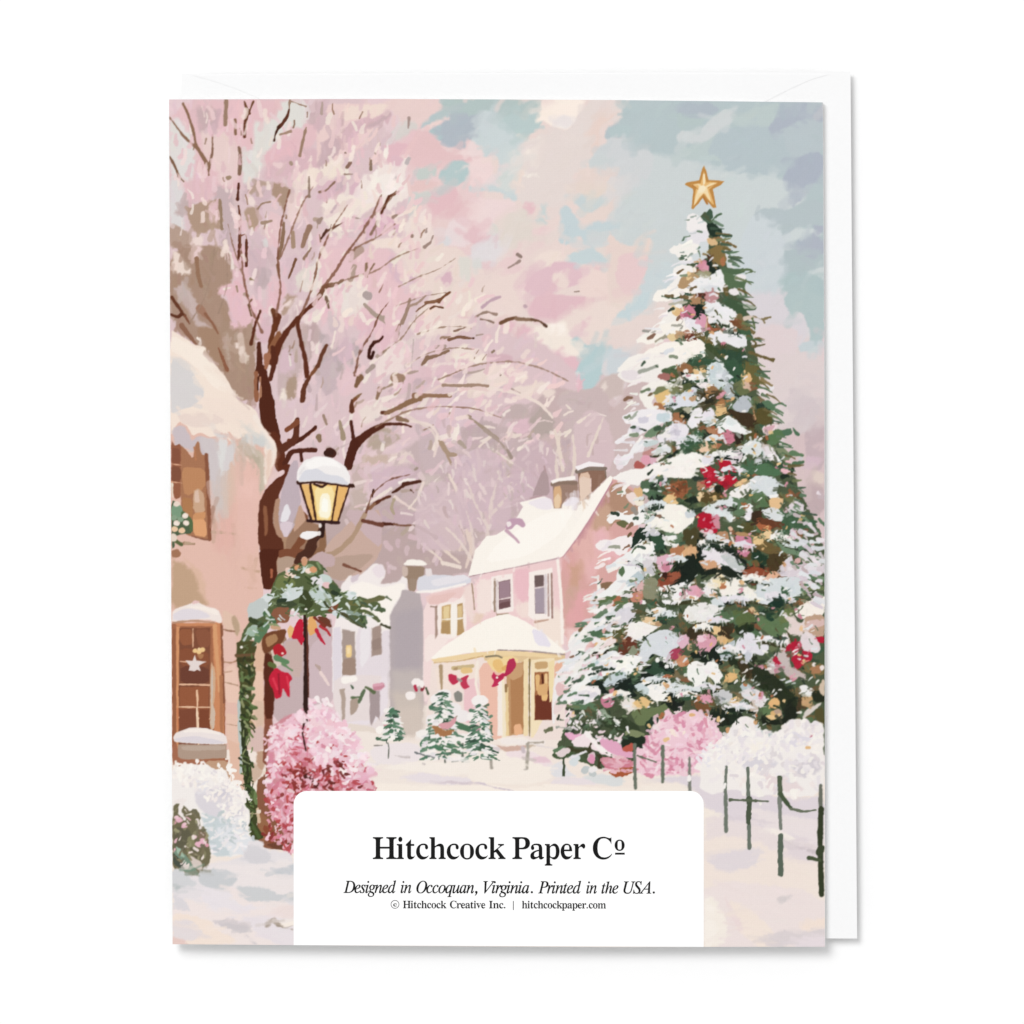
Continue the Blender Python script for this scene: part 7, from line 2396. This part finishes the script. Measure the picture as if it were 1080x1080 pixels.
# ---- the printed picture: fine colour mesh, one mesh for each painted thing
def picture_material():
    m = bpy.data.materials.new('printed_ink'); m.use_nodes = True; nt = m.node_tree; b = nt.nodes['Principled BSDF']
    b.inputs['Roughness'].default_value = .62; b.inputs['Specular IOR Level'].default_value = .08
    a = nt.nodes.new('ShaderNodeVertexColor'); a.layer_name = 'ink'
    nt.links.new(a.outputs['Color'], b.inputs['Base Color'])
    return m
ink = picture_material()
NU, NV = int(692*S), int(894*S)
u = np.linspace(0, 1, NU+1)[None, :]; v = np.linspace(0, 1, NV+1)[:, None]
xl = lerp(v, 178.3, 179.6, 180.9, 182.0); xr = lerp(v, 867.8, 869.4, 869.8, 870.0)
yt = lerp(u, 104.9, 104.3, 105.4, 108.0); yb = lerp(u, 995.8, 997.6, 998.8, 998.5)
GX = xl+(xr-xl)*u; GY = yt+(yb-yt)*v
rx = np.clip((GX-X0)*S-.5, 0, PW-1.01); ry = np.clip((GY-Y0)*S-.5, 0, PH-1.01)
xi = rx.astype(int); yi = ry.astype(int); fx = (rx-xi)[..., None]; fy = (ry-yi)[..., None]
C = (IMG[yi, xi]*(1-fx)+IMG[yi, xi+1]*fx)*(1-fy)+(IMG[yi+1, xi]*(1-fx)+IMG[yi+1, xi+1]*fx)*fy
weave = (np.sin(GX*2.9)*.004+np.sin(GY*2.6)*.003+rs.normal(0, .0045, GX.shape))[..., None]
C = np.clip(C+weave, 0, 1)
C = (C-.5)*INK_CONTRAST+.5+np.array(INK_SHIFT)
C = np.clip(C, 0, 1)
L = np.where(C <= .04045, C/12.92, ((C+.055)/1.055)**2.4)*INK_GAIN
co = np.empty(((NV+1)*(NU+1), 3), np.float32)
co[:, 0] = ((GX-540)*K).ravel(); co[:, 1] = ((540-GY)*K).ravel(); co[:, 2] = Z_CARD
colr = np.ones(((NV+1)*(NU+1), 4), np.float32); colr[:, :3] = L.reshape(-1, 3)
jj, ii = np.mgrid[0:NV, 0:NU]; a0 = (jj*(NU+1)+ii).ravel()
quads = np.stack([a0+NU+1, a0+NU+2, a0+1, a0], 1)
fid = IDS[np.clip(((GY[:-1, :-1]+GY[1:, 1:])/2-Y0)*S, 0, PH-1).astype(int), np.clip(((GX[:-1, :-1]+GX[1:, 1:])/2-X0)*S, 0, PW-1).astype(int)]
# clean single-cell speckle out of the painted outlines
ids = np.unique(fid); best = np.zeros(fid.shape, np.int32)-1; res = fid.copy()
for k in ids:
    mk = np.pad((fid == k).astype(np.int32), 3); c = mk.cumsum(0).cumsum(1); c = np.pad(c, ((1, 0), (1, 0)))
    h, w = fid.shape; cnt = c[7:7+h, 7:7+w]-c[0:h, 7:7+w]-c[7:7+h, 0:w]+c[0:h, 0:w]
    up = cnt > best; best[up] = cnt[up]; res[up] = k
fid = res.ravel()
def grid_mesh(name, faces, parent):
    used, inv = np.unique(faces, return_inverse=True)
    me = bpy.data.meshes.new(name); n = len(faces)
    me.vertices.add(len(used)); me.vertices.foreach_set('co', co[used].ravel())
    me.loops.add(n*4); me.loops.foreach_set('vertex_index', inv.reshape(-1).astype(np.int32))
    me.polygons.add(n); me.polygons.foreach_set('loop_start', np.arange(0, n*4, 4, dtype=np.int32))
    me.update(calc_edges=True)
    at = me.color_attributes.new('ink', 'FLOAT_COLOR', 'POINT'); at.data.foreach_set('color', colr[used].ravel())
    return link(name, me, ink, parent)
pic = put(grid_mesh('picture', quads[fid == 0], card))
PARTS = {1: ('bare_blossom_tree', None), 2: ('fir_tree', None), 3: ('tree_star', None), 4: ('street_lamp', None), 5: ('garland', None),
         6: ('cottage', 'painted peach cottage with snow on its roof'), 7: ('pink_house', None), 8: ('white_house', None), 9: ('snowy_ground', None),
         10: ('pink_bush', None), 11: ('snowy_bush', None), 12: ('fence', None), 13: ('small_fir', None)}
for k, (nm, lb) in PARTS.items():
    f = quads[fid == k]
    if len(f):
        o = grid_mesh(nm, f, pic)
        if lb: o['label'] = lb

# ---- white text panel with rounded upper corners
def rounded(x0, y0, x1, y1, r, n=10):
    P = [(x0, y1), (x0, y0+r)]
    P += [(x0+r-r*math.cos(a), y0+r-r*math.sin(a)) for a in [math.pi/2*i/n for i in range(1, n)]]
    P += [(x0+r, y0), (x1-r, y0)]
    P += [(x1-r+r*math.sin(a), y0+r-r*math.cos(a)) for a in [math.pi/2*i/n for i in range(1, n)]]
    P += [(x1, y0+r), (x1, y1)]
    return P
bm = bmesh.new()
PP = rounded(309.7, 834.2, 742.2, 0, 14); Q = []
for x, y in PP:
    if y == 0: y = float(lerp(np.array((x-182)/688), 995.8, 997.6, 998.8, 998.5))
    Q.append((x, y))
tv = [bm.verts.new(W(x, y, Z_CARD+.000012)) for x, y in Q]; f = bm.faces.new(tv)
f.normal_update()
if f.normal.z < 0: f.normal_flip()
panel = put(from_bm('text_panel', bm, mat('unprinted_white_card', (.94, .94, .94), .6, .15), card))

# ---- lettering, drawn from stored outlines (x,y in thousandths)
GL = {}
for g in GLYPHS.split(';'):
    st = g[0]; ch = g[1]; sp = g.index(' '); adv = int(g[2:sp])
    GL[st+ch] = (adv/1000, [[tuple(float(q)/1000 for q in p.split(',')) for p in l.split(' ')] for l in g[sp+1:].split('/')])
def ring(cx, cy, r, n=20, s=1): return [(cx+r*math.cos(2*math.pi*i/n), cy-s*r*math.sin(2*math.pi*i/n)) for i in range(n)]
GL['b.'] = (.17, [ring(.085, .036, .04)])
GL['i.'] = (.2, [ring(.1, .04, .042)])
GL['i,'] = (.2, [[(.08, .085), (.13, .082), (.15, .045), (.138, -.005), (.1, -.06), (.05, -.1), (.035, -.085), (.07, -.045), (.085, -.008), (.055, .004), (.045, .035), (.055, .07)]])
GL['b|'] = (.15, [[(.065, -.11), (.085, -.11), (.085, .46), (.065, .46)]])
def fat(S_, e, ey=None):
    # spread outlines a little for ink gain (outer contours grow, counters shrink)
    if not isinstance(S_[0], tuple): return [fat(g, e, ey) for g in S_]
    for l in [S_]:
        n = len(l); q = []
        for i in range(n):
            ax, ay = l[i-1]; bx, by = l[(i+1) % n]; dx, dy = bx-ax, by-ay; m = math.hypot(dx, dy) or 1
            q.append((l[i][0]+SGN*dy/m*e, l[i][1]-SGN*dx/m*(ey if ey is not None else e)))
    return q
def word(st, text, xa, xb, base, size, slope=0.0, track=.9):
    """outlines of a word stretched to fill xa..xb (photo px)"""
    x = 0; S_ = []
    for ch in text:
        adv, sp = GL[st+ch]
        S_.append([[(x+p[0], p[1]) for p in l] for l in sp])
        x += adv*track
    lo = min(p[0] for g in S_ for l in g for p in l); hi = max(p[0] for g in S_ for l in g for p in l)
    k = (xb-xa)/(hi-lo)
    return [[[(xa+(p[0]-lo)*k, base+slope*(xa+(p[0]-lo)*k-525)-p[1]*size) for p in l] for l in g] for g in S_]
black = mat('black_printing_ink', (.006, .006, .006), .6, .1)
def lettering(name, glyphs):
    V = []; F = []
    for gi, g in enumerate(glyphs):        # one glyph at a time, so that touching letters fill cleanly
        cu = bpy.data.curves.new(name, 'CURVE'); cu.dimensions = '2D'; cu.fill_mode = 'BOTH'
        for l in g:
            q = [l[0]]
            for p in l[1:]:
                if abs(p[0]-q[-1][0])+abs(p[1]-q[-1][1]) > .02: q.append(p)
            if abs(q[0][0]-q[-1][0])+abs(q[0][1]-q[-1][1]) < .02: q.pop()
            s = cu.splines.new('POLY'); s.points.add(len(q)-1); s.use_cyclic_u = True
            for i, (x, y) in enumerate(q): s.points[i].co = ((x-540), (540-y), 0, 1)
        ob = bpy.data.objects.new(name, cu); COL.objects.link(ob); bpy.context.view_layer.update()
        me = ob.to_mesh(); n0 = len(V); z = Z_CARD+.00002+(gi % 3)*.0000012
        V += [(v_.co.x*K, v_.co.y*K, z) for v_ in me.vertices]
        F += [[n0+i for i in p.vertices] for p in me.polygons]
        ob.to_mesh_clear(); bpy.data.objects.remove(ob); bpy.data.curves.remove(cu)
    me = bpy.data.meshes.new(name); me.from_pydata(V, [], F)
    return link(name, me, black, panel)
title = word('b', 'Hitchcock', 393.2, 533.2, 905.8, 49.8)+word('b', 'Paper', 540.4, 617.2, 905.8, 49.8)+word('b', 'C', 625.3, 645.4, 905.8, 49.6)
title += fat(word('b', 'o', 648.4, 658.6, 896.8, 34.5), .12, .12)+[[[(648.7, 899.4), (658.9, 899.4), (658.9, 901.3), (648.7, 901.3)]]]
lettering('company_name', fat(title, .1, .1))
tl = []
for w_, a, b in (('Designed', 362.3, 417.6), ('in', 422.6, 433.8), ('Occoquan,', 439.2, 503.6), ('Virginia.', 509.8, 562.0), ('Printed', 567.6, 612.8), ('in', 618.4, 629.4), ('the', 634.4, 652.2), ('USA.', 657.6, 690.6)):
    tl += word('i', w_, a, b, 942.0, 27.0, .0022)
lettering('tagline', fat(tl, .15, .08))
sm = []
for w_, a, b in (('Hitchcock', 425.0, 470.8), ('Creative', 474.6, 511.8), ('Inc.', 515.8, 533.0), ('|', 540.9, 541.9), ('hitchcockpaper.com', 550.6, 639.0)):
    sm += word('b', w_, a, b, 957.9, 16.8, .0012)
sm += [[ring(416.6, 953.8, 4.4, 28, -1), ring(416.6, 953.8, 4.0, 28)]]+word('b', 'c', 414.8, 418.6, 955.9, 9.5)
lettering('copyright_line', fat(sm, .12, .12))

# ---- light: one soft lamp high at the upper left, pale room all round
wd = bpy.data.worlds.new('World'); sc.world = wd; wd.use_nodes = True
bg = wd.node_tree.nodes['Background']; bg.inputs[0].default_value = (1, 1, 1, 1); bg.inputs[1].default_value = AMB
la = bpy.data.lights.new('softbox', 'AREA'); la.shape = 'SQUARE'; la.size = LSIZE; la.energy = LEN
lo = bpy.data.objects.new('softbox', la); COL.objects.link(lo)
from mathutils import Vector
d = Vector((-.40, .52, 1.0)).normalized(); lo.location = d*5.0
lo.rotation_euler = d.to_track_quat('Z', 'Y').to_euler()

cam = bpy.data.cameras.new('camera'); cam.sensor_width = 36; D = .9
cam.lens = 36*D/(1080*K); cam.clip_start = .01; cam.clip_end = 20
cobj = bpy.data.objects.new('camera', cam); COL.objects.link(cobj); cobj.location = (0, 0, Z_CARD+D); sc.camera = cobj
sc.view_settings.view_transform = 'Standard'; sc.view_settings.look = 'None'; sc.view_settings.exposure = 0; sc.view_settings.gamma = 1
sc.view_settings.use_curve_mapping = False
sc.cycles.use_denoising = True
